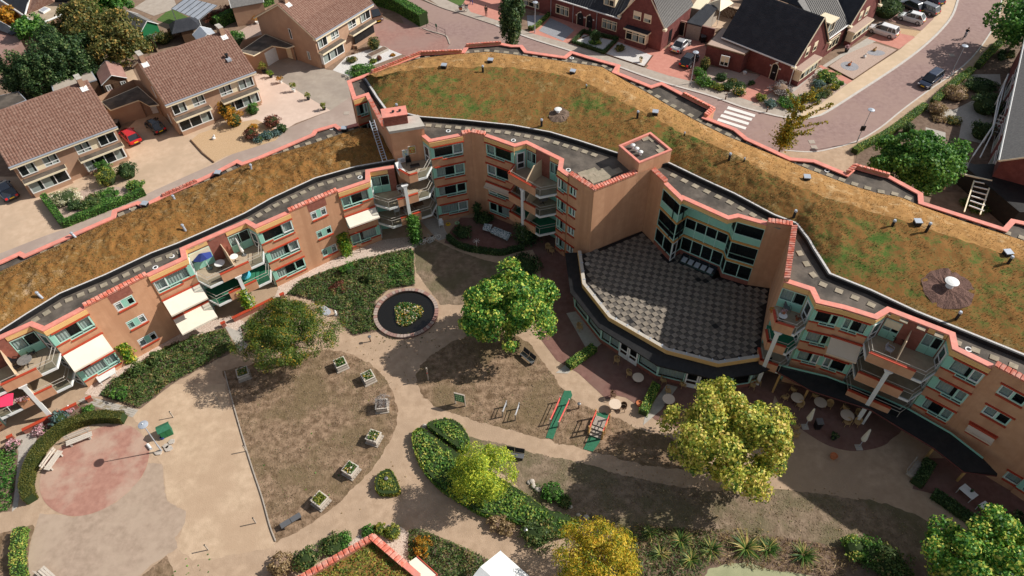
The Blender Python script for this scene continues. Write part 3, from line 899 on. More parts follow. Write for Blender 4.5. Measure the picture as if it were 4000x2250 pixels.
def hexwin(parent,f,s,zf,w=1.75,panel=True,awn=False,seed=0,z0=.95,z1=2.05):
 R=random.Random(seed)
 s0,s1,za,zb=s-w/2,s+w/2,zf+z0,zf+z1
 mb=MB()
 frame_bars(mb,f,s0,s1,za,zb,w=.07,d0=-.12,d1=-.02)
    # clipped upper corners
 for (x,e) in ((s0,1),(s1,-1)):
  mb.add([f.p(x,-.015,zb),f.p(x+e*.22,-.015,zb),f.p(x,-.015,zb-.3),f.p(x,-.12,zb),f.p(x+e*.22,-.12,zb),f.p(x,-.12,zb-.3)],[(0,1,2),(1,4,5,2)])
 win=mb.build('window',MT['white'] if panel else MT['frame'],parent)
 pw=.24 if panel else .05
 mb=MB()
 mb.fbox(f,s-pw,s+pw,-.12,-.01,za+.07,zb-.07)
 mb.build('centre_panel',MT['teal'] if panel else MT['frame'],win)
 for (x0,x1) in ((s0+.07,s-pw),(s+pw,s1-.07)):
  mb=MB()
  frame_bars(mb,f,x0,x1,za+.07,zb-.07,w=.06,d0=-.08,d1=.0,rails=((x0+.06,x1-.06,zb-.28),) if panel else ())
  mb.build('sash',MT['frame'] if R.random()<.5 else MT['white'],win)
  pane(win,f,x0+.06,x1-.06,za+.13,zb-.13,-.05)
  if R.random()<.75: curtain(win,f,x0,x1,za,zb,-.2)
 dark_back(win,f,s0,s1,za,zb)
 mb=MB()
 mb.fbox(f,s0+.05,s1+.05,.0,.12,za-.16,za-.03)
 mb.build('sill',MT['red_ledge'],win)
 if not panel:
  mb=MB()
  mb.fbox(f,s0-.15,s1+.15,.0,.13,zb+.03,zb+.15)
  mb.build('lintel',MT['red_ledge'],win)
 if awn: awning(parent,f,s0-.05,s1+.05,zb+.05,.45,.3,'awning_beige')
 return (s0,s1,za,zb)
def plain_wall(parent,P,Q,z0,z1,holes=(),m='brick',d=.0):
 f=Fr(P,Q)
 mb=MB()
 mb.wall(f,0,f.L,z0,z1,holes,d=d)
 mb.build('wall',MT[m],parent)
 return f
def recess_back(parent,P,Q,floors,ztop,parts,m='brick'):
 """parts: list of (a,b,kind) fractions, kind w = window unit with teal panel, b = brick, s = shuttered"""
 f=Fr(P,Q)
 holes=[]
 for a,b,kd in parts:
  if kd != 'b':
   for k in range(floors): holes.append((a*f.L,b*f.L,k*FH+.05,k*FH+2.3))
 mb=MB()
 mb.wall(f,0,f.L,0,ztop-.1,holes,d=0,rev=.1)
 mb.build('wall',MT['brick_red'] if m=='brick_red' else MT[m],parent)
 for a,b,kd in parts:
  if kd=='b': continue
  s0,s1=a*f.L,b*f.L
  mb=MB()
  mb.fbox(f,s0,s1,.0,.05,ztop-.62,ztop-.37)
  mb.fbox(f,s0,s1,.0,.045,ztop-.36,ztop-.12)
  mb.build('fascia',MT['fascia'],parent)
  for k in range(floors):
   zf=k*FH
   mb=MB()
   xm=s0+(s1-s0)*.52
   frame_bars(mb,f,s0,s1,zf+.95,zf+2.3,d0=-.08,d1=.02,mull=(xm,))
   win=mb.build('window',MT['frame'],parent)
   mb=MB()
   mb.fbox(f,s0,xm-.01,-.08,.0,zf+.06,zf+.94)
   mb.fbox(f,xm+.01,s1,-.08,.0,zf+.06,zf+.94)
   mb.build('teal_panel',MT['teal'],win)
   pane(win,f,s0+.07,xm-.04,zf+1.02,zf+2.23,-.03)
   pane(win,f,xm+.04,s1-.07,zf+1.02,zf+2.23,-.03)
   if kd=='s' and k==floors-1:
    mb=MB()
    mb.fbox(f,s0+.05,s1-.05,.03,.07,zf+1.45,zf+2.25)
    mb.build('roller_blind',MT['cream'],win)
   curtain(win,f,s0,s0+(s1-s0)*(.6 if k % 2 else .45),zf+.9,zf+2.3,-.2)
   dark_back(win,f,s0,s1,zf,zf+2.3)
 return f
def recess_side(parent,P,Q,floors,ztop,door=True):
 f=Fr(P,Q)
 mb=MB()
 mb.wall(f,0,f.L,0,ztop-.1,d=0)
 mb.build('wall',MT['teal'],parent)
 mb=MB()
 mb.fbox(f,0,f.L,.005,.05,ztop-.62,ztop-.37)
 mb.fbox(f,0,f.L,.005,.045,ztop-.36,ztop-.12)
 mb.build('fascia',MT['fascia'],parent)
 if not door: return
 for k in range(floors):
  zf=k*FH
  a,b=f.L*.14,f.L*.86
  mb=MB()
  frame_bars(mb,f,a,b,zf+.05,zf+2.15,w=.13,d0=.004,d1=.07,rails=((a+.13,b-.13,zf+.85),))
  dr=mb.build('door',MT['white'],parent)
  mb=MB()
  mb.poly([f.p(a+.13,.03,zf+.15),f.p(b-.13,.03,zf+.15),f.p(b-.13,.03,zf+.8),f.p(a+.13,.03,zf+.8)])
  mb.poly([f.p(a+.13,.03,zf+.92),f.p(b-.13,.03,zf+.92),f.p(b-.13,.03,zf+2.05),f.p(a+.13,.03,zf+2.05)])
  mb.build('pane',MT['carglass'],dr)
def balcony(parent,A,B,I1,I2,zf,depth=1.5,ch=1.1,brick=(.25,.75),deck='deck',div=None,chl=None,brick_l=False,rail=True,flowers=False):
 A,B,I1,I2=[np.array(q[:2],float) for q in (A,B,I1,I2)]
 f=Fr(A,B)
 chl=ch if chl is None else chl
 g=lambda s,d: f.P+f.u*s+f.n*d
 C1,C2=g(chl,depth),g(f.L-ch,depth)
 out=[g(0,.05),C1,C2,g(f.L,.05)]
 ring=out+[I2,I1]
 ring=ring[::1]
 area=sum(ring[i][0]*ring[(i+1) % 6][1]-ring[(i+1) % 6][0]*ring[i][1] for i in range(6))
 if area<0: ring=ring[::-1]
 mb=MB()
 mb.prism(ring,zf-.26,zf-.02,bot=True)
 bal=mb.build('balcony',MT['white'],parent)
 mb=MB()
 inn=offset_poly(out,-.12)+[I2,I1]
 mb.poly([V(*p,zf+.0) for p in (inn if area>0 else inn[::-1])])
 dk=mb.build('deck',MT[deck],bal)
 fr=[Fr(out[i],out[i+1]) for i in range(3)]
 mb,cap,gl,rl=MB(),MB(),MB(),MB()
 for i,q in enumerate(fr):
  if i==1: spans=[(0,brick[0],'g'),(brick[0],brick[1],'b'),(brick[1],1,'g')]
  elif i==0: spans=[(0,1,'b' if brick_l else 'g')]
  else: spans=[(0,1,'g')]
  for a,b,k in spans:
   s0,s1=a*q.L,b*q.L
   if s1-s0<.05: continue
   if k=='b':
    mb.fbox(q,s0,s1,-.14,.03,zf-.22,zf+.80)
    cap.fbox(q,s0-.03,s1+.03,-.17,.06,zf+.803,zf+.87)
   else:
    gl.poly([q.p(s0+.03,-.03,zf+.02),q.p(s1-.03,-.03,zf+.02),q.p(s1-.03,-.03,zf+.84),q.p(s0+.03,-.03,zf+.84)])
    rl.tube(q.p(s0,-.03,zf+.86),q.p(s1,-.03,zf+.86),.022,n=5)
    rl.tube(q.p(s0+.02,-.03,zf-.02),q.p(s0+.02,-.03,zf+.86),.022,n=5)
    rl.tube(q.p(s1-.02,-.03,zf-.02),q.p(s1-.02,-.03,zf+.86),.022,n=5)
  if rail:
   rl.tube(q.p(.05,-.24,zf+1.02),q.p(q.L-.05,-.24,zf+1.02),.025,n=5)
 mb.build('parapet',MT['brick'],bal)
 cap.build('parapet_cap',MT['red_ledge'],bal)
 gl.build('glass_panel',MT['glass'],bal)
 rl.build('handrail',MT['concrete'],bal)
 if div is not None:
  t,zt,tall=div
  P0,P1=I1+(I2-I1)*t,g(f.L*t,depth-.25)
  q=Fr(P0,P1)
  mb=MB()
  vs=[q.p(0,0,zf),q.p(q.L,0,zf),q.p(q.L,0,zf+.95),q.p(q.L*.55,0,zf+tall),q.p(0,0,zf+tall)]
  v2=[p+Vector((q.n[0],q.n[1],0))*.07 for p in vs]
  mb.add(vs+v2,[(0,1,2,3,4),(9,8,7,6,5)]+[(i,i+5,(i+1) % 5+5,(i+1) % 5) for i in range(5)])
  mb.build('divider',MT['divider'],bal)
 return f,g,bal
def post(parent,x,y,ztop,ang,w=.17,z0=.0):
 M=Matrix.Translation((x,y,0)) @ Matrix.Rotation(ang,4,'Z')
 mb=MB()
 mb.box(-w,w,-w*.8,w*.8,z0,ztop-.3,M)
 mb.hexa([M @ Vector(q) for q in ((-w,-w*.8,ztop-.3),(w,-w*.8,ztop-.3),(w,w*.8,ztop-.3),(-w,w*.8,ztop-.3),(-w*2.1,-w,ztop),(w*2.1,-w,ztop),(w*2.1,w,ztop),(-w*2.1,w,ztop))])
 mb.build('balcony_post',MT['white'],parent)
def fringe(parent,base_pts,zb,inner,m_grass,ridge,rear,zf,zr,zb2,n=150,rows=26,name='green_roof',amp=.12):
 pass
# ---- left wing -------------------------------------------------------------
LF=PL([(-62,1375),(116.5,1270),(167.7,1290.4),(330,1204),(577.6,1078),(728,1008),(720.5,972.7),(959.6,868.6),(995,890),(1129,831),(1320,749),(1442.5,707),(1442.5,670),(1539,654)],ZL)
LF[0]=LF[1]-(LF[7]-LF[6])  # the left recess is as wide as the middle one
LX=[LF[0]+(LF[5]-LF[6]),None]
LX[1]=LX[0]+np.array([-3.2,-3.6])
LRpx=[(-420,1190),(-200,1100),(0,1019),(78,983),(98,993),(435,846),(440,822),(538,786),(564,797),(631,763),(766,704),(833,673),(926,624),(947,634),(1000,616),(1217,523),(1228,507),(1310,484),(1331,499),(1396,481)]
LRp=PL(LRpx,ZL)
bl=thing('apartment_building','curved three storey brick wing with awnings and brown sedum roof','building',V(LF[4][0],LF[4][1],0))
LW=[LX[1],LX[0]]+LF
# roof deck
mb=MB()
ring=LW+LRp[::-1]
mb.poly([V(*p,ZL-.26) for p in ring])
dk=mb.build('roof_deck',MT['bitumen'],bl)
if dk.data.polygons[0].normal.z<0: dk.data.flip_normals()
# rear wall and gable ends
mb=MB()
for a,b in zip(LRp[:-1],LRp[1:]):
 mb.poly([V(*b,0),V(*a,0),V(*a,ZL-.1),V(*b,ZL-.1)])
mb.build('rear_wall',MT['brick'],bl)
coping(bl,[np.array(p) for p in LRp[::-1]],ZL,zdeck=ZL-.25)
tile_row(bl,LRp[10],LRp[9],ZL+.1)
bay(bl,LW[0],LW[1],3,0,ZL,seed=2)
recess_side(bl,LW[1],LW[2],3,ZL)
recess_back(bl,LF[0],LF[1],3,ZL,[(0,.33,'w'),(.33,.66,'b'),(.66,.99,'w')],'brick_red')
recess_side(bl,LF[1],LF[2],3,ZL)
bay(bl,LF[2],LF[3],3,0,ZL,awn=[(1,1.7,.75,'awning')],seed=11,corner=(.4,.05))
f=Fr(LF[3],LF[4])
hs=[hexwin(bl,f,f.L*.51,k*FH,seed=20+k) for k in range(3)]
plain_wall(bl,LF[3],LF[4],0,ZL+.12,hs)
mb=MB(); mb.wall(f,f.L*.51-.95,f.L*.51+1.05,7.42,ZL+.1,d=.012,rev=0)
mb.build('brick_panel',MT['brick_red'],bl)
bay(bl,LF[4],LF[5],3,0,ZL,flip=True,awn=[(1,1.7,.55,'awning'),(0,1.8,.6,'awning')],seed=31,corner=(.4,.05))
recess_side(bl,LF[5],LF[6],3,ZL)
recess_back(bl,LF[6],LF[7],3,ZL,[(0,.34,'s'),(.34,.65,'b'),(.65,.99,'w')],'brick_red')
recess_side(bl,LF[7],LF[8],3,ZL)
bay(bl,LF[8],LF[9],3,0,ZL,seed=41,corner=(.4,.05))
f=Fr(LF[9],LF[10])
hs=[hexwin(bl,f,f.L*.53,k*FH,seed=50+k) for k in range(3)]
plain_wall(bl,LF[9],LF[10],0,ZL+.12,hs)
mb=MB(); mb.wall(f,f.L*.53-.95,f.L*.53+1.05,7.42,ZL+.1,d=.012,rev=0)
mb.build('brick_panel',MT['brick_red'],bl)
bay(bl,LF[10],LF[11],3,0,ZL,flip=True,awn=[(1,1.1,.6,'awning')],seed=61,corner=(.4,.05))
recess_side(bl,LF[11],LF[12],3,ZL)
recess_back(bl,LF[12],LF[13],3,ZL,[(0,.72,'w'),(.72,1,'b')],'brick_red')
for a,b in ((3,4),(9,10)):
 tile_row(bl,LF[a],LF[b],ZL+.16)
 q=Fr(LF[a],LF[b])
 mb=MB()
 mb.poly([q.p(0,-.34,ZL-.25),q.p(0,-.34,ZL+.14),q.p(q.L,-.34,ZL+.14),q.p(q.L,-.34,ZL-.25)])
 for s in (0,q.L):
  mb.poly([q.p(s,0,ZL-.3),q.p(s,0,ZL+.14),q.p(s,-.34,ZL+.14),q.p(s,-.34,ZL-.3)])
 mb.build('parapet',MT['brick'],bl)
coping(bl,LW[:2]+LF[:4],ZL,zdeck=ZL-.25)
coping(bl,LF[4:10],ZL,zdeck=ZL-.25)
coping(bl,LF[10:14],ZL,zdeck=ZL-.25)
# balconies of the three storey wing
for A,B,I1,I2,last in ((LX[0],LF[2],LF[0],LF[1],0),(LF[5],LF[8],LF[6],LF[7],1)):
 for k in (1,2):
  fa,ga,b_=balcony(bl,A,B,I1,I2,k*FH,depth=1.55,ch=.65,brick=(.24,.76) if last else (.30,.78),deck='deck_green' if (k==1 and last) else 'deck',div=(.52,0,1.9))
 c=ga(fa.L*.5,1.5)
 post(bl,c[0],c[1],2*FH-.26,fa.ang())
    # low patio walls
 for (a,b) in ((0,.06),(.18,.82),(.94,1)):
  q=Fr(ga(fa.L*a,1.9),ga(fa.L*b,1.9))
  mb=MB(); mb.fbox(q,0,q.L,-.12,.12,0,.55)
  pw=mb.build('patio_wall',MT['brick_red'],bl)
  mb=MB(); mb.fbox(q,-.04,q.L+.04,-.16,.16,.553,.61)
  mb.build('wall_cap',MT['red_ledge'],pw)
# inner upstand, gravel and sedum
LI=PL([(-420,1530),(-200,1415),(0,1318),(120,1240),(245,1163),(420,1090),(600,1005),(699,968),(820,915),(966,848),(1070,789),(1236,712),(1391,667),(1545,640)],ZL-.25)
LB=PL([(-420,1240),(-200,1140),(0,1060),(225,960),(450,853),(647,771),(849,690),(1000,625),(1207,565),(1400,500),(1452,500)],ZL-.1)
def green_roof(parent,I,Bk,zd,rise,mats,ridge=None,n=280,rows=44,amp=.1,tuft=9000,tm='lf_tuft_b',rz=None):
 I,Bk=[np.array(p) for p in I],[np.array(p) for p in Bk]
 N=offset_poly(I,-.16),offset_poly(I,-.18),offset_poly(I,-.42)
 mb=MB()
 I0=I
 mb.strip([V(*p,zd) for p in I0],[V(*p,zd+.42) for p in I0])
 mb.strip([V(*p,zd+.42) for p in I0],[V(*p,zd+.42) for p in N[0]])
 mb.build('roof_upstand',MT['bitumen_black'],parent)
 mb=MB()
 mb.strip([V(*p,zd+.33) for p in N[1]],[V(*p,zd+.34) for p in N[2]])
 mb.build('roof_gravel',MT['gravel_white'],parent)
 F=resample([(*p,zd+.30) for p in offset_poly(I,-.36)],n)
 B=resample([(*p,zd+.15) for p in Bk],n)
 if ridge is None:
  R=(F*.5+B*.5); R[:,2]=zd+.3+rise
 else:
  R=resample([(*p,rz) for p in ridge],n)
 secs=[]
 half=rows//2
 for j in range(rows+1):
  t=j/rows*2-1
  if t<0:
   u=t+1
   zu=math.sin(u*math.pi/2)**.9
   Pj=F*(1-u)+R*u
   Pj[:,2]=F[:,2]*(1-zu)+R[:,2]*zu
  else:
   Pj=R*(1-t)+B*t
   zu=1-math.cos(t*math.pi/2)
   Pj[:,2]=R[:,2]*(1-zu)+B[:,2]*zu
  secs.append(Pj)
 S=np.array(secs)
 for j in range(rows+1):
  e=min(j,rows-j)/rows*8
  for i in range(n):
   p=S[j,i]
   d=noise.fractal(Vector((p[0]*.9,p[1]*.9,1.7)),.8,2.0,4)*amp+noise.noise(Vector((p[0]*2.1,p[1]*2.1,8.)))*amp*.55
   S[j,i,2]+=max(d,-.15)*min(1,e)
 grids=[(0,rows,mats[0])] if len(mats)==1 else [(0,half,mats[0]),(half,rows,mats[1])]
 for a,b,m in grids:
  vs=S[a:b+1].reshape(-1,3)
  k=b-a
  q=np.array([(j*n+i,(j+1)*n+i,(j+1)*n+i+1,j*n+i+1) for j in range(k) for i in range(n-1)])
  o=np_mesh('green_roof',vs,q,MT[m],parent,smooth=True)
  if o.data.polygons[0].normal.z<0: o.data.flip_normals()
  tag(o,kind='stuff')
    # dry tufts standing out of the mat
 for a,b,m,cnt,ln in ((0,grids[0][1],tm,tuft,.20),)+(((half,rows,'lf_tuft_b',tuft//3,.16),) if len(mats)>1 else ()):
  j=RNG.uniform(a+.6,b-.6,cnt)
  i=RNG.uniform(1,n-2,cnt)
  j0,i0=j.astype(int),i.astype(int)
  P=S[j0,i0]*(1-(j-j0))[:,None]+S[j0+1,i0]*(j-j0)[:,None]
  P=P+(S[j0,i0+1]-S[j0,i0])*(i-i0)[:,None]
  keep=np.array([noise.noise(Vector((p[0]*.8,p[1]*.8,4.4)))>RNG.uniform(-.55,.15) for p in P])
  P=P[keep]
  P[:,2]+=.03
  NN=RNG.normal(0,1,(len(P),3))*np.array([1,1,.15])
  tag(leaf_cards('roof_grass',P,NN,MT[m],parent,l=ln,wd=.045,jit=.1,droop=-2.2),kind='stuff')
 return S
SL=green_roof(bl,LI,LB,ZL-.26,.75,['sedum_brown'],amp=.24,tuft=26000)
# pavers on the flat strips
PAV=None
def paver(parent,P,ang,z,w=.62,l=.5):
 global PAV
 if PAV is None:
  mb=MB(); mb.box(-.5,.5,-.5,.5,0,.06)
  PAV=bpy.data.meshes.new('paver')
  PAV.from_pydata([tuple(q) for q in mb.v],[],mb.f)
  PAV.materials.append(MT['paver'])
 o=bpy.data.objects.new('paver',PAV)
 COL.objects.link(o)
 o.parent=parent
 o.location=Vector((P[0],P[1],z))-WL[parent.name]
 o.rotation_euler=(0,0,ang+random.uniform(-.05,.05))
 o.scale=(w,l,1)
def paver_row(parent,line,off,step,z,rng=(0,1),skip=()):
 L_=[np.array(p) for p in line]
 tot=sum(np.linalg.norm(b-a) for a,b in zip(L_[:-1],L_[1:]))
 m=int(tot/step)
 R_=resample(offset_poly(L_,off),m+1)
 for k in range(m):
  t=k/m
  if not (rng[0]<=t<=rng[1]) or k in skip: continue
  e=R_[k+1]-R_[k]
  paver(parent,R_[k],math.atan2(e[1],e[0]),z)
paver_row(bl,LI,.62,1.0,ZL-.255,rng=(.2,.93))
paver_row(bl,LB,-.45,1.25,ZL-.255,rng=(.25,.97))
def lathe_part(name,prof,m,x,y,z,parent,n=12):
 mb=MB(); mb.lathe(prof,n,(x,y,z))
 return mb.build(name,MT[m],parent)
def drain(parent,px,py,z):
 g=G(px,py,z)
 lathe_part('roof_drain',[(.26,0),(.26,.05),(.17,.06),(.15,.02)],'white',g.x,g.y,z,parent)
 lathe_part('drain_grate',[(.14,.021),(.14,.05)],'dark',g.x,g.y,z,parent)
for p in (Z(0,750)(1297,487)[0],Z(500,850,3.22)(345,630)[0],Z(1000,600,3.22)(1310,300)[0],Z01(995,125)[0],Z10(570,972)[0]):
 drain(bl,*p,ZL-.255)
# ---- four storey wing ------------------------------------------------------
MF=PL([(1648,529.5),(1676,553),(1805,528),(1839.4,520),(1894,530),(2010,571),(2055,559),(2187,624),(2181,661),(2221,689),(2320,752),(2489,685),(2544,668),(2595,716),(2662,781),(2669.6,776),(2845,855),(2885,846),(2995.6,877),(3093,890),(3062,1098),(3167,1132),(3190,1180),(3299,1205),(3425,1244),(3474.5,1214.6),(3712,1306.5),(3723,1361),(3875,1435)],ZM)
MF+=[MF[-1]+np.array([4.6,-4.6]),MF[-1]+np.array([9.5,-10.5]),MF[-1]+np.array([13.5,-17.0])]
MRpx=[(1380,388),(1357,316),(1450,282),(1642,207),(1805,200),(1820,178),(1957,168),(2000,176),(2039,176),(2057,199),(2204,220),(2230,199),(2298,220),(2422,254),(2406,279),(2543,334),(2585,321),(2673,367),(2792,428),(2761,458),(2875,502),(2919,538),(3088,616),(3181,624),(3305,675),(3336,647),(3474,685),(3603,755),(3606,789),(3921,890),(3952,856),(4000,866),(4300,985),(4600,1180)]
MR=PL(MRpx,ZM)
bm=thing('apartment_building','large curved four storey brick building with teal windows and grassy roof','building',V(MF[10][0],MF[10][1],0))
WE=PL([(1430,372),(1440,393),(1499,505)],ZM)
CH=[G2(*p,12.2) for p in ((1523,512),(1655,491),(1630,450),(1498,468))]
ring=[MR[0],WE[0],WE[1],WE[2]]+MF+MR[::-1][:-1]
mb=MB(); mb.poly([V(*p,ZM-.26) for p in ring])
dk=mb.build('roof_deck',MT['bitumen'],bm)
if dk.data.polygons[0].normal.z<0: dk.data.flip_normals()
mb=MB()
for a,b in zip(MR[:-1],MR[1:]):
 mb.poly([V(*b,0),V(*a,0),V(*a,ZM-.1),V(*b,ZM-.1)])
mb.build('rear_wall',MT['brick'],bm)
for (a,b) in ((2,3),(3,4),(5,6),(17,18),(18,19),(24,25),(25,26)):
 tile_row(bm,MR[b],MR[a],ZM+.22)
 q=Fr(MR[b],MR[a])
 mb=MB(); mb.fbox(q,0,q.L,-.32,.03,ZM-.25,ZM+.2)
 mb.build('parapet',MT['brick'],bm)
# west end: window bay, brick end wall
bay(bm,MR[0],WE[0],4,0,ZM,seed=77,corner=(.1,.1))
plain_wall(bm,WE[0],WE[1],0,ZM-.1,m='teal')
plain_wall(bm,WE[1],WE[2],0,ZM+.1)
coping(bm,MR[::-1]+[WE[0],WE[1]],ZM,zdeck=ZM-.25)
tile_row(bm,WE[1],WE[2],ZM+.14)
q=Fr(WE[1],WE[2])
mb=MB(); mb.fbox(q,0,q.L,-.34,-.02,ZM-.25,ZM+.12)
mb.build('parapet',MT['brick'],bm)
# stair head with concrete cap and red ventilation box
mb=MB(); mb.prism([WE[2],CH[0],CH[1],MF[0],CH[2],CH[3]],0,11.9)
mb.build('stair_head',MT['brick'],bm)
mb=MB()
cen=sum(CH)/4
mb.prism([cen+(p-cen)*1.06 for p in CH],11.9,12.2)
mb.build('concrete_cap',MT['concrete'],bm)
e0=CH[0]+(CH[3]-CH[0])*.42
q=Fr(CH[0]*.75+CH[3]*.25,CH[1]*.75+CH[2]*.25)
mb=MB(); mb.fbox(q,-.35,2.15,-1.9,-.35,12.2,13.25)
vb=mb.build('ventilation_box',MT['red_ledge'],bm)
for k in range(6):
 mb=MB(); mb.fbox(q,-.33,2.13,-.35,-.31,12.25+k*.165,12.37+k*.165)
 mb.build('louvre_slat',MT['brick_red'],vb)
mb=MB(); mb.fbox(q,-.42,2.22,-1.97,-.28,13.25,13.33)
mb.build('lid',MT['coping'],vb)
for s in (.8,1.5):
 c=q.p(s,-1.0,13.33)
 lathe_part('vent_cowl',[(.08,0),(.08,.12),(.15,.13),(.15,.2)],'dark',c.x,c.y,c.z,vb,8)
c=G(1551,428,ZM)
# ladder down to the lower roof
lad_t,lad_b=G(1452,470,ZM+.5),G(1503,628,ZL+.2)
mb=MB()
dirv=lad_b-lad_t
sidev=Vector((dirv.y,-dirv.x,0)).normalized()*.24
for sgn in (-1,1): mb.tube(lad_t+sidev*sgn,lad_b+sidev*sgn,.05,n=6)
for k in range(1,16):
 c=lad_t+dirv*(k/16)
 mb.tube(c-sidev,c+sidev,.03,n=5)
ld=mb.build('roof_ladder',MT['galv'])
tag(ld,'long metal ladder leaning between the two sedum roofs','ladder')
# facade
recess_side(bm,MF[0],MF[1],4,ZM)
bay(bm,MF[1],MF[2],4,0,ZM,seed=81,corner=(.35,.02))
for a in (2,3):
 plain_wall(bm,MF[a],MF[a+1],0,ZM+.12)
 tile_row(bm,MF[a],MF[a+1],ZM+.16,step=.3)
 q=Fr(MF[a],MF[a+1])
 mb=MB(); mb.poly([q.p(0,-.34,ZM-.25),q.p(0,-.34,ZM+.14),q.p(q.L,-.34,ZM+.14),q.p(q.L,-.34,ZM-.25)])
 mb.build('parapet',MT['brick'],bm)
bay(bm,MF[4],MF[5],4,0,ZM,flip=True,seed=92,corner=(.35,.12),awn=[(1,.5,.35,'awning_beige')])
recess_side(bm,MF[5],MF[6],4,ZM)
recess_back(bm,MF[6],MF[7],4,ZM,[(.02,.30,'w'),(.30,.72,'b'),(.72,.98,'w')],'brick_red')
recess_side(bm,MF[7],MF[8],4,ZM,door=False)
bay(bm,MF[8],MF[9],4,0,ZM,flip=True,seed=101,corner=(.05,.05))
f=Fr(MF[9],MF[10])
hs=[hexwin(bm,f,f.L*.20,k*FH+.1,w=.95,panel=False,seed=110+k) for k in range(4)]
plain_wall(bm,MF[9],MF[10],0,ZM+.3,hs)
tile_row(bm,MF[9],MF[10],ZM+.34)
for a,b in ((10,11),(11,12),(12,13)):
 plain_wall(bm,MF[a],MF[b],0,ZM+.3-(.0 if a != 12 else .12))
 if a != 11: tile_row(bm,MF[a],MF[b],ZM+(.34 if a != 12 else .2),step=.3)
for a,b in ((9,10),(10,11),(12,13)):
 q=Fr(MF[a],MF[b])
 mb=MB(); mb.fbox(q,.02,q.L-.02,-.36,-.02,ZM-.25,ZM+(.3 if a != 12 else .16))
 mb.build('parapet',MT['brick'],bm)
coping(bm,MF[0:3],ZM,zdeck=ZM-.25)
coping(bm,MF[4:10],ZM,zdeck=ZM-.25)
coping(bm,MF[13:19],ZM,zdeck=ZM-.25)
coping(bm,MF[20:29],ZM,zdeck=ZM-.25)
# lift tower
TW=[G2(*p,12.6) for p in ((2497,635),(2624.5,584),(2541,515.5),(2418,567))]
mb=MB(); mb.prism(TW,8,12.5,cap=False)
mb.build('lift_tower',MT['brick'],bm)
mb=MB(); mb.poly([V(*p,12.34) for p in TW])
mb.build('tower_roof',MT['bitumen'],bm)
TWc=TW+[TW[0]]
ct=sum(TW)/4
A_=[ct+(p-ct)*1.015 for p in TWc]; B_=[ct+(p-ct)*.89 for p in TWc]
mb=MB()
mb.strip([V(*p,12.6) for p in A_],[V(*p,12.6) for p in B_])
mb.strip([V(*p,12.46) for p in A_],[V(*p,12.6) for p in A_])
mb.strip([V(*p,12.6) for p in B_],[V(*p,12.34) for p in B_])
mb.build('coping',MT['coping'],bm)
for p in ((550,255),(600,297),(648,340)):
 c=G(*Z(2300,500,3.22)(*p)[0],12.34)
 lathe_part('vent_cowl',[(.10,0),(.10,.28),(.22,.30),(.24,.42),(.10,.52)],'white',c.x,c.y,12.34,bm)
for p in ((700,140),(740,120),(800,150),(900,235),(890,290),(940,260)):
 c=G2(*Z(2300,500,3.22)(*p)[0],12.34)
 paver(bm,c,math.radians(25),12.342,.6,.6)
# glazed stair hall above the terrace
ZT=3.0
g0,g1,g2,g3,g4,g5=MF[13],MF[14],MF[15],MF[16],MF[17],MF[18]
f1=Fr(g0,g1)
fmid=Fr(g2,g3)
f5=Fr(g4,g5)
dep=1.55
k1,k2=g1-fmid.n*dep,g3-fmid.n*dep
k1,k2=k1+fmid.u*.25,k2-fmid.u*.05
def glazed(parent,P,Q,z0,z1,cols,style,f=None):
 f=Fr(P,Q)
 m,fr_,gl=MB(),MB(),MB()
 w=.09
 n=len(cols)-1
 for a,b in zip(cols[:-1],cols[1:]):
  s0,s1=a*f.L,b*f.L
  zs=style
  for (za,zb,kd) in zs:
   za,zb=z0+(z1-z0)*za,z0+(z1-z0)*zb
   if kd=='p': m.fbox(f,s0+.02,s1-.02,-.05,.0,za,zb)
   else:
    gl.poly([f.p(s0+w/2,-.02,za),f.p(s1-w/2,-.02,za),f.p(s1-w/2,-.02,zb),f.p(s0+w/2,-.02,zb)])
    fr_.fbox(f,s0,s1,-.05,.03,za-w/2,za+w/2)
    fr_.fbox(f,s0,s1,-.05,.03,zb-w/2,zb+w/2)
 for c in cols: fr_.fbox(f,max(0,c*f.L-w/2),min(f.L,c*f.L+w/2),-.055,.04,z0,z1)
 win=fr_.build('window',MT['frame'],parent)
 m.build('teal_panel',MT['teal'],win)
 gl.build('pane',MT['glass'],win)
 mb=MB(); mb.poly([f.p(0,-.7,z0),f.p(f.L,-.7,z0),f.p(f.L,-.7,z1),f.p(0,-.7,z1)])
 mb.build('dark_room_sheet',MT['dark'],win)  # flat sheet painted dark as the shaded space behind the glazing
 return f
zb0,zb1,zb2,zb3=ZT+.55,5.55,8.05,ZM-.62
for (P,Q,c0,c1,c2) in ((g0,g1,(0,.5,1),(0,1),(0,1)),(g1,k1,(0,.5,1),(0,.55,1),(0,.55,1)),(k1,k2,(0,.25,.5,.75,1),(0,.25,.5,.75,1),(0,.5,1)),(k2,g4,(0,1),(0,1),(0,1)),(g4,g5,(0,.52,1),(0,1),(0,1))):
 inner=P is k1
 glazed(bm,P,Q,zb0,zb1-.1,c0,[(.03,.95,'g')])
 glazed(bm,P,Q,zb1+.12,zb2-.1,c1,[(.02,.42,'p'),(.42,.97,'g')] if inner else [(.03,.36,'g'),(.36,.97,'g')])
 glazed(bm,P,Q,zb2+.12,zb3,c2,[(0,.97,'p')] if inner else [(0,.36,'p'),(.36,.98,'g')])
 q=Fr(P,Q)
 mb=MB()
 for z in (zb1,zb2): mb.fbox(q,-.02,q.L+.02,-.06,.09,z-.1,z+.12)
 mb.build('fascia',MT['fascia_orange'],bm)
 mb=MB(); mb.fbox(q,0,q.L,-.06,.06,ZT,zb0-.0)
 mb.build('plinth',MT['brick_red'],bm)
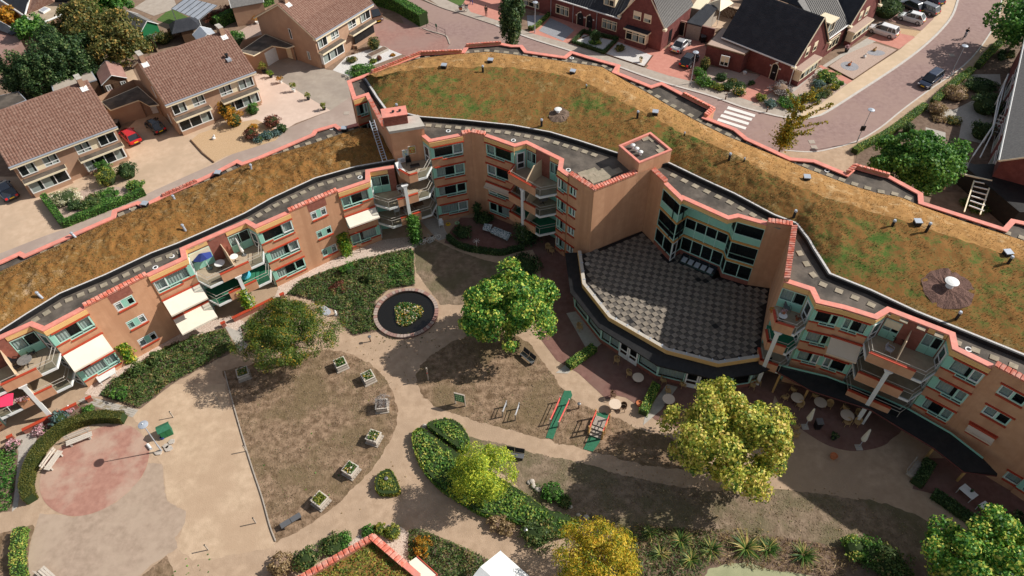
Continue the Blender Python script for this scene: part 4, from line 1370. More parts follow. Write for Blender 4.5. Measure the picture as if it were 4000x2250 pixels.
for (P,Q) in ((g0,g1),(g1,g2),(g2,g3),(g3,g4),(g4,g5)):
 q=Fr(P,Q)
 mb=MB()
 mb.fbox(q,0,q.L,-.05,.0,ZM-.36,ZM-.12)
 mb.fbox(q,0,q.L,-.05,.012,ZM-.62,ZM-.37)
 mb.build('fascia',MT['fascia'],bm)
mb=MB(); mb.poly([V(*p,ZM-.63) for p in (g1,g3,k2,k1)])
mb.build('soffit',MT['teal'],bm)
# door to the terrace and skylight
q=Fr(g1,k1)
mb=MB(); frame_bars(mb,q,-.1,.75,ZT+.02,zb1-.12,w=.13,d0=.05,d1=.12,rails=((.03,.62,ZT+.9),))
dr=mb.build('door',MT['white'],bm)
mb=MB(); mb.poly([q.p(0,.08,ZT+.1),q.p(.65,.08,ZT+.1),q.p(.65,.08,zb1-.2),q.p(0,.08,zb1-.2)])
mb.build('pane',MT['carglass'],dr)
q=Fr(k1+fmid.u*.5,k2-fmid.u*.15)
mb=MB(); mb.hexa([q.p(0,1.35,ZT),q.p(q.L,1.35,ZT),q.p(q.L,.07,ZT),q.p(0,.07,ZT),q.p(0,1.35,ZT+.16),q.p(q.L,1.35,ZT+.16),q.p(q.L,.07,ZT+.42),q.p(0,.07,ZT+.42)])
skl=mb.build('skylight',MT['carglass'],bm)
for k in range(5):
 a,b=q.L*(.06+.185*k),q.L*(.06+.185*k+.13)
 mb=MB(); zz=lambda d: ZT+.165+(.42-.16)*(1.35-d)/1.28
 mb.poly([q.p(a,1.15,zz(1.15)),q.p(b,1.15,zz(1.15)),q.p(b,.5,zz(.5)),q.p(a,.5,zz(.5))])
 mb.build('skylight_pane',MT['grey_metal'],skl)
# brick end walls right of the hall
for a,b in ((18,19),(19,20)):
 plain_wall(bm,MF[a],MF[b],0,ZM+.3)
 tile_row(bm,MF[a],MF[b],ZM+.34,step=.3)
 q=Fr(MF[a],MF[b])
 mb=MB(); mb.fbox(q,.02,q.L-.02,-.36,-.02,ZM-.25,ZM+.3)
 mb.build('parapet',MT['brick'],bm)
# right wing
recess_back(bm,MF[20],MF[21],4,ZM,[(.04,.97,'w')])
recess_side(bm,MF[21],MF[22],4,ZM)
bay(bm,MF[22],MF[23],4,0,ZM,seed=121,corner=(.3,.02))
bay(bm,MF[23],MF[24],4,0,ZM,flip=True,seed=133,corner=(.3,.3),awn=[(2,1.3,.7,'awning_beige')])
recess_side(bm,MF[24],MF[25],4,ZM)
recess_back(bm,MF[25],MF[26],4,ZM,[(.02,.30,'s'),(.30,.68,'b'),(.68,.98,'w')],'brick_red')
recess_side(bm,MF[26],MF[27],4,ZM)
bay(bm,MF[27],MF[28],4,0,ZM,seed=141,corner=(.5,.05))
f=Fr(MF[28],MF[29])
hs=[]
for k,q_ in ((3,Z32(1840,90)[0]),(2,Z32(1720,240)[0]),(1,Z32(1605,365)[0])):
 hs.append(hexwin(bm,f,hit(f,*q_)[0],k*FH+.05,w=1.9,panel=False,awn=(k==1),seed=150+k))
hs.append(hexwin(bm,f,hit(f,*Z32(1800,850)[0])[0],0,w=2.4,panel=False,seed=157))
plain_wall(bm,MF[28],MF[29],0,ZM+.3,hs)
tile_row(bm,MF[28],MF[29],ZM+.34)
q=Fr(MF[28],MF[29])
mb=MB(); mb.fbox(q,.02,q.L-.02,-.36,-.02,ZM-.25,ZM+.3)
mb.build('parapet',MT['brick'],bm)
bay(bm,MF[29],MF[30],4,0,ZM,seed=160)
plain_wall(bm,MF[30],MF[31],0,ZM)
coping(bm,MF[29:],ZM)
plain_wall(bm,MF[31],MR[-1],0,ZM)
# balconies of the four storey wing
# shared stack in the left corner: post between the two halves
A,B=LF[11],MF[1]
fc=Fr(A,B)
gm_=lambda s,d: fc.P+fc.u*s+fc.n*d
mid=gm_(fc.L*.47,0)
cw=LF[13]+(CH[0]-LF[13])*.4
for k in (1,2):
 balcony(bm,A,mid,LF[12],LF[13],k*FH,depth=1.5,ch=.05,chl=1.2,brick=(.52,1.0),deck='deck')
for k in (1,2,3):
 balcony(bm,mid,B,WE[2] if k>2 else CH[0],MF[0],k*FH,depth=1.5,ch=1.2,chl=.05 if k<3 else .6,brick=(0,.5),deck='deck',brick_l=(k==3))
c=gm_(fc.L*.47,1.45)
post(bm,c[0],c[1],3*FH-.26,fc.ang())
A,B=MF[5],MF[8]
for k in (1,2,3):
 fa,ga,b_=balcony(bm,A,B,MF[6],MF[7],k*FH,depth=1.6,ch=1.0,chl=.5,brick=(0,.86),deck='deck_green' if k==1 else 'deck',div=(.48,0,2.0),brick_l=True)
c=ga(fa.L*.42,1.55)
post(bm,c[0],c[1],3*FH-.26,fa.ang())
A=MF[20]+(MF[20]-MF[21])/np.linalg.norm(MF[21]-MF[20])*.5
f0=Fr(MF[20],MF[21])
for k in (1,2,3):
 fa,ga,b_=balcony(bm,MF[20]+f0.n*1.3,MF[22],MF[20],MF[21],k*FH,depth=1.35,ch=.7,chl=.45,brick=(0,.86),deck='deck_green' if k==2 else 'deck',brick_l=True)
c=ga(fa.L*.32,1.3)
post(bm,c[0],c[1],3*FH-.26,fa.ang())
for k in (1,2,3):
 fa,ga,b_=balcony(bm,MF[24],MF[27],MF[25],MF[26],k*FH,depth=1.6,ch=.75,chl=.6,brick=(.0,.82),deck='deck',div=(.47,0,2.0))
c=ga(fa.L*.44,1.55)
post(bm,c[0],c[1],3*FH-.26,fa.ang())
# sedum roof of the high wing
MI=PL([(1419,318),(1466,393),(1500,440),(1642,472),(1800,484),(2000,505),(2145,532),(2259,566),(2409,615),(2500,660),(2606,652),(2730,712),(2860,772),(3016,856),(3100,888),(3146,950),(3165,985),(3228,1085),(3393,1152),(3569,1235),(4000,1410),(4200,1500)],ZM-.25)
MBk=PL([(1424,300),(1518,262),(1647,226),(1776,212),(1906,202),(2000,212),(2155,233),(2352,262),(2440,314),(2518,356),(2621,418),(2725,475),(2828,527),(3000,597),(3155,660),(3310,719),(3430,755),(3518,770),(3606,808),(3776,868),(4000,940),(4300,1050)],ZM-.1)
MRg=PL([(1470,300),(1560,278),(1673,264),(1880,258),(2000,264),(2155,282),(2285,318),(2440,400),(2569,462),(2647,510),(2776,560),(2880,608),(3000,672),(3181,750),(3362,812),(3518,858),(3673,910),(3880,976),(4000,1012),(4250,1120)],ZM+1.2)
MI2=[MI[0],MI[1],MI[2]]+MI[3:]
SM=green_roof(bm,MI2,MBk,ZM-.26,1.0,['sedum_green','sedum_orange'],ridge=MRg,rz=ZM+1.15,n=340,rows=52,amp=.15,tuft=22000,tm='lf_tuft_g')
paver_row(bm,MI[3:9],.75,1.05,ZM-.255,rng=(0,.93))
paver_row(bm,MI[10:15],.75,1.15,ZM-.255,rng=(.03,.97))
paver_row(bm,MI[16:],.95,1.25,ZM-.255)
paver_row(bm,MBk,-.5,1.2,ZM-.255,rng=(.03,.97))
for p in (Z(1850,500,3.22)(500,158)[0],Z(1850,500,3.22)(1190,530)[0],Z(3400,1100,3.22)(1232,855)[0],Z(1400,500,3.22)(1130,40)[0],Z20(450,440)[0],Z30(445,1290)[0]):
 drain(bm,*p,ZM-.255)
q=Fr(MF[10],MF[9])
for (a,b) in ((2240,690),(2262,700),(2285,715),(2300,690),(2320,705),(2345,690),(2370,680),(2275,680),(2330,675)):
 paver(bm,G2(a+40,b-12,ZM-.2),math.radians(28),ZM-.25,1.0,.8)
def roof_z(px,py,z):
 return G(px,py,z)
def on_roof(S,p):
 d=((S[:,:,:2]-np.array([p[0],p[1]]))**2).sum(2)
 j,i=np.unravel_index(d.argmin(),d.shape)
 return S[j,i,2]
def vent_pipe(px,py,S,z,h,label,k='pipe',r=.12,lean=(0,0),ms=.52):
 for _ in range(3):
  g=G(px,py,z); z=on_roof(S,g)
 t=thing('vent_pipe' if k=='pipe' else 'roof_vent',label,'roof vent',(g.x,g.y,z-.08),group='vents standing on the sedum roofs')
 c=Vector((g.x,g.y,z-.08))
 mb=MB()
 if k=='pipe':
  mb.tube(c,c+Vector((lean[0],lean[1],h)),r,n=10)
  mb.build('pipe',MT['bitumen_black'] if not lean[0] else MT['galv'],t)
  mb=MB(); mb.lathe([(r*1.15,0),(r*1.25,.1),(r*.9,.2)],10,c+Vector((lean[0],lean[1],h)))
  mb.build('cap',MT['galv'],t)
 elif k=='box':
  M=Matrix.Translation(c) @ Matrix.Rotation(random.uniform(-.4,.1),4,'Z')
  mb.box(-.27,.27,-.27,.27,0,.42,M)
  mb.build('vent_housing',MT['bitumen_black'],t)
  mb=MB(); mb.box(-.31,.31,-.31,.31,.42,.50,M)
  mb.build('lid',MT['galv'],t)
 else:
  mb.lathe([(.42*ms,0),(.40*ms,.5*ms),(.34*ms,.85*ms)],16,c)
  mb.build('vent_base',MT['white'],t)
  mb=MB(); mb.lathe([(q*ms,z_*1.1*ms) for q,z_ in ((.42,.7),(.74,.85),(.76,.92),(.5,1.0),(.1,1.04))],20,c)
  mb.build('vent_hood',MT['white'],t)
 return t
VP=lambda q,x,y: q(x,y)[0]
vent_pipe(*VP(Z10,1713,545),SM,ZM+.9,.75,'short dark vent pipe at the left end of the high grassy roof')
vent_pipe(*VP(Z20,223,950),SM,ZM+.5,.75,'dark vent pipe below the smaller white mushroom vent')
vent_pipe(*VP(Z20,945,893),SM,ZM+.9,.8,'dark vent pipe between the white mushroom vent and the lift tower')
vent_pipe(*VP(Z20,1635,1215),SM,ZM+.6,.75,'dark vent pipe on the grass just right of the lift tower')
vent_pipe(*VP(Z31,193,190),SM,ZM+.3,.75,'dark vent pipe beside the tiled corner of the brick wall')
vent_pipe(*VP(Z31,933,265),SM,ZM+1.0,.75,'dark vent pipe left of its taller neighbour near a square vent')
vent_pipe(*VP(Z31,1192,300),SM,ZM+1.0,.95,'tall dark vent pipe just right of a square vent')
vent_pipe(*VP(Z31,1810,540),SM,ZM+1.0,.75,'dark vent pipe near the right edge below a square vent')
vent_pipe(*VP(Z31,1415,965),SM,ZM+.2,.8,'dark vent pipe close to the gravel edge below the mulch circle')
vent_pipe(*VP(Z10,1065,825),SM,ZM+.3,.6,'dark vent pipe beside the red ventilation box')
vent_pipe(*VP(Z20,560,665),SM,ZM+1.1,.35,'tiny pipe stub at the bare patch of roof',r=.07)
vent_pipe(*VP(Z20,1300,1025),SM,ZM+1.0,.35,'tiny pipe stub right behind the lift tower',r=.07)
vent_pipe(*VP(Z20,1750,1220),SM,ZM+1.0,.35,'tiny pipe stub on the orange grass right of a dark pipe',r=.07)
vent_pipe(*VP(Z10,1420,510),SM,ZM+1.0,0,'square vent with grey lid at the left of the high roof','box')
vent_pipe(*VP(Z10,1770,470),SM,ZM+.9,0,'square vent with grey lid nearest the dark columnar tree','box')
vent_pipe(*VP(Z20,458,555),SM,ZM+.9,0,'square vent with grey lid beside the pale bare patch','box')
vent_pipe(*VP(Z20,1080,860),SM,ZM+.9,0,'square vent with grey lid on the orange grass opposite the crossing','box')
vent_pipe(*VP(Z30,288,1355),SM,ZM+.9,0,'square vent with grey lid near the tiled rear parapet','box')
vent_pipe(*VP(Z31,1122,242),SM,ZM+1.0,0,'square vent with grey lid between two dark pipes','box')
vent_pipe(*VP(Z31,1800,475),SM,ZM+1.0,0,'square vent with grey lid at the right edge of the roof','box')
vent_pipe(*VP(Z20,347,850),SM,ZM+1.0,0,'smaller white mushroom vent on a bare ring of roof soil','mush')
vent_pipe(*VP(Z31,1365,715),SM,ZM+.8,0,'larger white mushroom vent in the mulch circle','mush',ms=.72)
vent_pipe(*VP(Z01,312,790),SL,ZL+.6,.6,'leaning grey vent pipe at the far left of the brown roof',lean=(-.25,.1))
vent_pipe(*VP(Z01,1400,290),SL,ZL+.6,.6,'leaning grey vent pipe in the middle of the brown roof',lean=(-.12,.08))
vent_pipe(*VP(Z01,570,340),SL,ZL+.1,.5,'leaning grey vent pipe at the back edge of the brown roof',lean=(-.25,.1))
vent_pipe(*VP(Z01,1320,58),SL,ZL+.1,.4,'small grey vent pipe by the tiled rear coping of the brown roof',lean=(-.1,.1))
vent_pipe(*VP(Z01,1100,105),SL,ZL+.1,0,'square vent with grey lid on the rear edge of the brown roof','box')
vent_pipe(*VP(Z00,1650,1320),SL,ZL+.1,0,'square vent with grey lid on the brown roof beside the driveway','box')
vent_pipe(*VP(Z00,1895,1275),SL,ZL+.1,.45,'short grey pipe at the rear edge of the brown roof near the planter',lean=(.05,.05))
vent_pipe(*VP(Z10,668,985),SL,ZL+.1,0,'square vent with grey lid at the right end of the brown roof','box')
# mulch circles
for q,x,y,rx,m in ((Z31,1365,715,1.95,'mulch'),(Z20,355,850,1.1,'dirt_dark')):
 g=G(*q(x,y)[0],ZM+.9)
 mb=MB()
 ringp=[]
 for k in range(36):
  t=2*math.pi*k/36
  r=rx*(1+.12*noise.noise(Vector((math.cos(t)*2,math.sin(t)*2,3))))
  ringp.append((g.x+r*math.cos(t),g.y+r*math.sin(t)))
 vs=[]
 for fr_ in (1,.66,.33):
  for p in ringp:
   x_,y_=g.x+(p[0]-g.x)*fr_,g.y+(p[1]-g.y)*fr_
   vs.append((x_,y_,on_roof(SM,(x_,y_))+(.10 if fr_<1 else .03)))
 vs.append((g.x,g.y,on_roof(SM,g)+.1))
 fs=[]
 for r_ in range(2):
  for k in range(36): fs.append((r_*36+k,r_*36+(k+1) % 36,(r_+1)*36+(k+1) % 36,(r_+1)*36+k))
 for k in range(36): fs.append((72+k,72+(k+1) % 36,108))
 mb.add(vs,fs)
 tag(mb.build('mulch',MT[m],bm),kind='stuff')
# ---- day room with roof terrace --------------------------------------------
bh=thing('dining_hall','single storey hall with checkered terrace roof and black skirt roof','building',G(2560,1300,0))
TO=[G2(*p,3.55) for p in ((2259,978),(2277,1107),(2380,1236.5),(2605.6,1366),(2807,1418),(2975,1392))]
q0=G2(2303,996,3.0)
TD=[MF[10],TO[0]]+TO[1:]+[MF[20],MF[19],MF[18],MF[17],MF[16],k2,k1,MF[14],MF[13],MF[12]]
mb=MB(); mb.poly([V(*p,ZT) for p in TD])
dk=mb.build('terrace_deck',MT['bitumen_black'],bh)
if dk.data.polygons[0].normal.z<0: dk.data.flip_normals()
# raised tiles in a checkerboard
from mathutils.geometry import intersect_point_line
def inside(p,poly):
 r=False
 n=len(poly)
 for i in range(n):
  a,b=poly[i],poly[(i+1) % n]
  if (a[1]>p[1]) != (b[1]>p[1]) and p[0]<(b[0]-a[0])*(p[1]-a[1])/(b[1]-a[1])+a[0]: r=not r
 return r
o0=G2(*Z(2200,1000,2.415)(635,530)[0],ZT)
o1=G2(*Z(2200,1000,2.415)(905,655)[0],ZT)
fg=Fr(MF[10],MF[11])
ut=fg.u
vt=np.array([-ut[1],ut[0]])
ts=.50
mb=MB(); mb.box(-.5,.5,-.5,.5,0,.085)
TM=bpy.data.meshes.new('terrace_tile')
TM.from_pydata([tuple(p) for p in mb.v],[],mb.f)
TM.materials.append(MT['terrace_tile'])
TDn=[np.array(p) for p in TD]
cnt=0
base=MF[10]
TP=offset_poly([TO[0]]+TO[1:],-.35)
innerp=[MF[10]+(np.array(TP[0])-MF[10])*.1]+TP+[MF[20]-f0.n*.1,MF[19],MF[18],MF[17],MF[16],k2,k1,MF[14],MF[13],MF[12]]
ang=math.atan2(ut[1],ut[0])
low=MB()
for i in range(-60,60):
 for j in range(-60,60):
  p=base+ut*(i+.5)*ts+vt*(j+.5)*ts
  if not all(inside(p+ut*a*.48*ts+vt*b*.48*ts,innerp) for a in (-1,1) for b in (-1,1)): continue
  if (i+j) % 2:
   low.prism([p+ut*a*.48*ts+vt*b*.48*ts for a,b in ((-1,-1),(1,-1),(1,1),(-1,1))],ZT+.002,ZT+.012)
   continue
  cnt+=1
  if cnt<=620 and random.random()>.01:
   o=bpy.data.objects.new('terrace_tile',TM)
   COL.objects.link(o)
   o.parent=bh
   o.location=Vector((p[0],p[1],ZT+random.uniform(-.01,.012)))-WL[bh.name]
   o.rotation_euler=(random.uniform(-.01,.01),random.uniform(-.01,.01),ang+random.uniform(-.02,.02))
   o.scale=(ts*.97,ts*.97,1)
tag(low.build('terrace_tile_low',MT['terrace_low'],bh),kind='stuff')
print('terrace tiles',cnt)
# parapet, fascia, skirt roof
TOf=[G2(2275,970,3.55)]+TO
A_,B_=offset_poly(TO,.05),offset_poly(TO,-.30)
mb=MB()
mb.strip([V(*p,3.52) for p in A_],[V(*p,3.5) for p in B_])
mb.strip([V(*p,3.5) for p in B_],[V(*p,ZT) for p in B_])
mb.build('terrace_kerb',MT['concrete'],bh)
for a,b in zip(TO[:-1],TO[1:]):
 q=Fr(a,b)
 mb=MB()
 mb.fbox(q,0,q.L,-.02,.06,2.98,3.24)
 mb.fbox(q,0,q.L,-.02,.07,3.25,3.51)
 mb.build('fascia',MT['fascia'],bh)
 n=max(2,int(q.L/1.05))
 for k in range(n):
  mb=MB(); mb.fbox(q,q.L*(k+.5)/n-.05,q.L*(k+.5)/n+.05,-.33,-.1,3.5,3.545)
  mb.build('bracket',MT['galv'],bh)
SK=[G2(*p,2.75) for p in ((2207,988),(2228,1143),(2336,1278),(2569,1428),(2797,1482),(2958,1460),(3010,1440))]
TI=TO+[G2(3020,1385,2.98)]
TI=[MF[10]*0+G2(2268,985,3.0)]+TO[1:]+[TO[-1]+np.array([1.2,.3])]
mb=MB()
mb.strip([V(*p,2.75) for p in SK],[V(*p,3.0) for p in TI])
mb.strip([V(*p,2.60) for p in SK],[V(*p,2.75) for p in SK])
SKi=offset_poly(SK,-.5)
mb.strip([V(*p,2.60) for p in SKi],[V(*p,2.60) for p in SK])
mb.build('skirt_roof',MT['bitumen_black'],bh)
WLs=offset_poly(SK,-.55)
R=random.Random(9)
for i in range(len(WLs)-1):
 q=Fr(WLs[i],WLs[i+1])
 if q.L<.3: continue
 nb=max(1,round(q.L/2.0))
 mb=MB(); mb.fbox(q,0,q.L,-.15,.03,0,.55)
 mb.build('plinth',MT['brick_red'],bh)
 doors={2: 1,3: 2,4: 0}
 for k in range(nb):
  a,b=q.L*k/nb,q.L*(k+1)/nb
  if i in (1,2,3) and k==(1 if i != 1 else 2):
   for (s0,s1) in ((a+.05,(a+b)/2-.02),((a+b)/2+.02,b-.05)):
    mb=MB(); frame_bars(mb,q,s0,s1,.05,2.4,w=.15,d0=.04,d1=.10,rails=((s0+.15,s1-.15,1.1),))
    mb.fbox(q,s0+.15,s1-.15,.05,.09,.2,.6)
    dr=mb.build('door',MT['white'],bh)
    pane(dr,q,s0+.15,s1-.15,.6,2.25,.06)
  else:
   mb=MB(); frame_bars(mb,q,a,b,.55,2.45,w=.09,d0=-.05,d1=.05,mull=((a+b)/2,) if R.random()<.4 else ())
   wn=mb.build('window',MT['frame'],bh)
   pane(wn,q,a+.09,b-.09,.64,2.36,.0)
   if R.random()<.8: curtain(wn,q,a+.05,b-.05,.6,2.4,-.25)
 mb=MB(); mb.poly([q.p(0,-.8,0),q.p(q.L,-.8,0),q.p(q.L,-.8,2.6),q.p(0,-.8,2.6)])
 mb.build('dark_room_sheet',MT['dark'],bh)  # darkness inside the hall is painted on this one sheet
c=G(*Z21(567,545)[0],ZT+.01)
lathe_part('roof_drain',[(.24,0),(.24,.1),(.15,.1),(.15,.05)],'concrete',c.x,c.y,ZT,bh)
# canopy along the right wing
CO=[G2(*p,2.7) for p in ((3010,1436),(3171,1526),(3399,1598),(3518,1671),(3647,1748),(3766,1842),(3895,1858))]
CI=[G2(*p,3.0) for p in ((3040,1425),(3230,1470),(3440,1550),(3549,1598),(3714,1692),(3840,1790),(3897,1850))]
mb=MB()
mb.strip([V(*p,2.7) for p in CO],[V(*p,2.98) for p in CI])
mb.strip([V(*p,2.5) for p in CO],[V(*p,2.7) for p in CO])
mb.build('canopy_roof',MT['bitumen_black'],bm)
mb=MB()
CO2=offset_poly(CO,.04)
mb.strip([V(*p,2.58) for p in CO2],[V(*p,2.72) for p in CO2])
mb.build('canopy_edge',MT['brick_dark'],bm)
for i in range(len(CI)-2):
 q=Fr(CI[i],CI[i+1])
 mb=MB(); mb.fbox(q,0,q.L,.0,.06,2.95,3.12)
 mb.build('canopy_flashing',MT['teal'],bm)
for (p,m) in (((3018,1531),'wood'),((3137,1562),'wood'),((3370,1655),'white'),((3618,1787),'wood'),((3738,1878),'wood')):
 c=G(*p,0)
 mb=MB(); mb.box(-.09,.09,-.09,.09,0,2.6,Matrix.Translation(c) @ Matrix.Rotation(-.6,4,'Z'))
 mb.build('canopy_post',MT[m],bm)
# ------------------------------------------------------------------ houses round about
def hits(f,*p):
 return [hit(f,p[i],p[i+1]) for i in range(0,len(p),2)]
RT=None
def tiled_slope(parent,p00,p10,p01,p11,cols,rows,m='roof_tile',parts=300,name='roof_tile'):
 """p00 lower left, p10 lower right, p01 upper left, p11 upper right; near rows become parts"""
 p00,p10,p01,p11=[Vector(p) for p in (p00,p10,p01,p11)]
 nrm=(p10-p00).cross(p01-p00).normalized()
 mb=MB(); mb.poly([p-nrm*.03 for p in (p00,p10,p11,p01)])
 mb.build('roof',MT[m],parent)
 roof=[o for o in parent.children if o.name.startswith('roof')][-1]
 u=(p10-p00)/cols
 prof=[(-.5,0),(-.22,.045),(.1,.05),(.34,.0),(.5,.0)]
 e=lambda a,b: p00*(1-a)*(1-b)+p10*a*(1-b)+p01*(1-a)*b+p11*a*b
 v=(p01-p00)/rows
 vs=[]
 for t,lift in ((-.08,.05),(1.0,.0)):
  for x,h in prof: vs.append(u*(x*1.02)+v*(t-.5)+nrm*(h+lift))
 for x,h in prof: vs.append(u*(x*1.02)+v*(-.58)+nrm*(h*.4))
 fs=[(k,k+1,6+k,5+k) for k in range(4)]+[(10+k,11+k,k+1,k) for k in range(4)]
 me=bpy.data.meshes.new(name)
 me.from_pydata([tuple(q) for q in vs],[],fs)
 me.materials.append(MT[m])
 allv,allf=[],[]
 A=np.array([tuple(q) for q in vs])
 F_=np.array(fs)
 k=0
 tot=rows*cols
 for r in range(rows):
  for c in range(cols):
   ctr=e((c+.5)/cols,(r+.5)/rows)
   if k<parts:
    o=bpy.data.objects.new(name,me)
    COL.objects.link(o)
    o.parent=parent
    o.location=ctr-WL[parent.name]+nrm*random.uniform(-.004,.012)
    o.rotation_euler=(random.uniform(-.012,.012),)*3
   else:
    allv.append(A+np.array(ctr+nrm*random.uniform(-.004,.012)))
    allf.append(F_+len(A)*(len(allv)-1))
   k+=1
 if allv:
  tag(np_mesh('roof_tiles',np.concatenate(allv),np.concatenate(allf),MT[m],parent),kind='stuff')
def slab(parent,name,m,pts,th=.12):
 """pts world points of a roof plane, given thickness downwards"""
 mb=MB()
 n=len(pts)
 P=[Vector(p) for p in pts]
 Q=[p-Vector((0,0,th)) for p in P]
 mb.add(P+Q,[tuple(range(n)),tuple(reversed(range(n,2*n)))]+[(i,n+i,n+(i+1) % n,(i+1) % n) for i in range(n)])
 return mb.build(name,MT[m],parent)
def simple_window(parent,f,s0,s1,z0,z1,d=.0,m='white',mull=1,curt=True,name='window',blind=0,sub=None):
 mb=MB()
 ms=[s0+(s1-s0)*k/(mull+1) for k in range(1,mull+1)]
 w=min(.1,(s1-s0)*.14)
 frame_bars(mb,f,s0,s1,z0,z1,w=w,d0=d-.04,d1=d+.06,mull=ms,rails=sub and [(s0+w,s1-w,z0+(z1-z0)*sub)] or ())
 wn=mb.build(name,MT[m],parent)
 pane(wn,f,s0+w,s1-w,z0+w,z1-w,d+.02)
 mb=MB(); mb.poly([f.p(s0,d+.004,z0),f.p(s1,d+.004,z0),f.p(s1,d+.004,z1),f.p(s0,d+.004,z1)])
 mb.build('dark_room_sheet',MT['dark'],wn)  # blackish sheet on the wall, coloured like an unlit room behind the pane
 if curt:
  xs=[s0+w]+ms+[s1-w]
  for a,b in zip(xs[:-1],xs[1:]):
   if random.random()<.6:
    mb=MB()
    mb.poly([f.p(a,d+.011,z0+w),f.p(a+(b-a)*.7,d+.011,z0+w),f.p(a+(b-a)*.7,d+.011,z1-w),f.p(a,d+.011,z1-w)])
    mb.build('curtain',MT['lace'],wn)
 if blind:
  mb=MB(); mb.fbox(f,s0+w,s1-w,d+.025,d+.05,z1-(z1-z0)*blind,z1-w)
  mb.build('roller_blind',MT['cream'],wn)
 return wn
def semi(label,e0,e1,ze=4.9,zr=8.5,hd=6.4,chim=(.06,.94),shutter=False,vent=None,slit=True,seed=1):
 random.seed(seed)
 f=Fr(G2(*e0,ze),G2(*e1,ze))
 t=thing('semi_detached_house',label,'house',f.p(f.L/2,-hd,0),group='tan brick semi detached houses along the lane')
 L_,wd=f.L,-.55
 tiled_slope(t,f.p(0,-.12,ze+.1),f.p(L_,-.12,ze+.1),f.p(0,-hd,zr),f.p(L_,-hd,zr),38,18)
 slab(t,'rear_roof','roof_tile',[f.p(L_,-2*hd+.1,ze+.1),f.p(0,-2*hd+.1,ze+.1),f.p(0,-hd,zr-.02),f.p(L_,-hd,zr-.02)])
 mb=MB()
 for k in range(34):
  a,b=L_*k/34,L_*(k+.96)/34
  m2=MB()
  m2.add([f.p(a,-hd+.16,zr-.03),f.p(b,-hd+.16,zr-.03),f.p(b,-hd,zr+.09),f.p(a,-hd,zr+.09),f.p(b,-hd-.16,zr-.03),f.p(a,-hd-.16,zr-.03)],[(0,1,2,3),(3,2,4,5)])
  m2.build('ridge_tile',MT['roof_tile'],t)
 mb=MB()
 a,b=.25,L_-.25
 for s,fl in ((a,0),(b,1)):
  q=[f.p(s,wd,0),f.p(s,-2*hd+.5,0),f.p(s,-2*hd+.5,ze),f.p(s,-hd,zr-.15),f.p(s,wd,ze)]
  mb.poly(q if fl==0 else q[::-1])
 mb.poly([f.p(b,-2*hd+.5,0),f.p(a,-2*hd+.5,0),f.p(a,-2*hd+.5,ze),f.p(b,-2*hd+.5,ze)])
 fr=Fr(f.p(a,wd,0).xy,f.p(b,wd,0).xy)
 gl,gr=(.35,4.75),(6.85,fr.L-.3)
 holes=[]
 for g0,g1 in (gl,gr): holes+=[(g0,g1,2.95,4.45)]
 mb.wall(fr,0,fr.L,0,ze,holes,rev=.2)
 mb.build('wall',MT['brick_tan'],t)
 mb=MB()
 for s,e_ in ((0,1),(L_,-1)):
  for k in (0,1):
   d0,d1=(0,-hd) if k==0 else (-2*hd,-hd)
   p,q=f.p(s,d0,ze+.02),f.p(s,d1,zr-.02)
   w_=Vector((f.u[0],f.u[1],0))*.12*e_
   dn=Vector((0,0,-.28))
   mb.hexa([p+dn,q+dn,q+w_+dn,p+w_+dn,p,q,q+w_,p+w_])
 mb.build('verge_board',MT['cream'],t)
 mb=MB()
 mb.fbox(f,-.05,L_+.05,-.08,.12,ze-.02,ze+.10)
 gt=mb.build('gutter',MT['galv'],t)
 mb=MB()
 mb.fbox(f,-.03,L_+.03,-.55,.07,ze-.26,ze-.03)
 mb.build('eaves_board',MT['cream'],t)
 for gi,(g0,g1) in enumerate((gl,gr)):
  w_=g1-g0
  fl=gi==1
  segs=[(0,.42,'w'),(.42,.62,'c'),(.62,1,'v')] if not fl else [(0,.36,'v'),(.36,.56,'c'),(.56,1,'w')]
  for s0,s1,k in segs:
   x0,x1=g0+w_*s0,g0+w_*s1
   if k=='c':
    mb=MB(); mb.fbox(fr,x0,x1,-.1,.0,2.95,4.45)
    mb.build('cream_panel',MT['cream'],t)
   else:
    simple_window(t,fr,x0,x1,2.98,4.42,d=-.06 if k=='v' else .08,mull=1,sub=.3 if k=='v' else None)
        # ledge and ground floor bay
  mb=MB()
  mb.fbox(fr,g0-.25,g1+.25,.0,.95,2.32,2.55)
  lg=mb.build('ledge',MT['cream'],t)
  mb=MB(); mb.fbox(fr,g0-.2,g1+.2,.0,.90,2.553,2.58)
  mb.build('ledge_roof',MT['bitumen'],lg)
  mb=MB(); mb.fbox(fr,g0,g1,-.02,.04,2.60,2.93)
  mb.build('spandrel',MT['brick_tan'],t)
  mb=MB(); mb.fbox(fr,g0,g1,.0,.45,.0,.62)
  mb.build('bay_plinth',MT['brick_tan'],t)
  if shutter and gi==1:
   mb=MB()
   for k in range(16): mb.fbox(fr,g0+.4,g1,.35,.385,.62+k*.105,.72+k*.105)
   mb.build('roller_shutter',MT['bitumen_black'],t)
  else:
   simple_window(t,fr,g0+(0 if not fl else .05),g1,.63,2.30,d=.40,mull=2 if gi==0 else 3)
   for (s,dirn) in ((g0,-1),(g1,1)):
    mb=MB(); mb.fbox(fr,s-.04,s+.04,.0,.40,.63,2.30)
    mb.build('bay_side',MT['white'],t)
 if slit:
  q=Fr(f.p(a,-2*hd+.5,0).xy,f.p(a,wd,0).xy)
  simple_window(t,q,q.L-5.2,q.L-4.7,3.4,5.0,mull=0)
  simple_window(t,q,q.L-2.3,q.L-1.8,.9,2.2,mull=0)
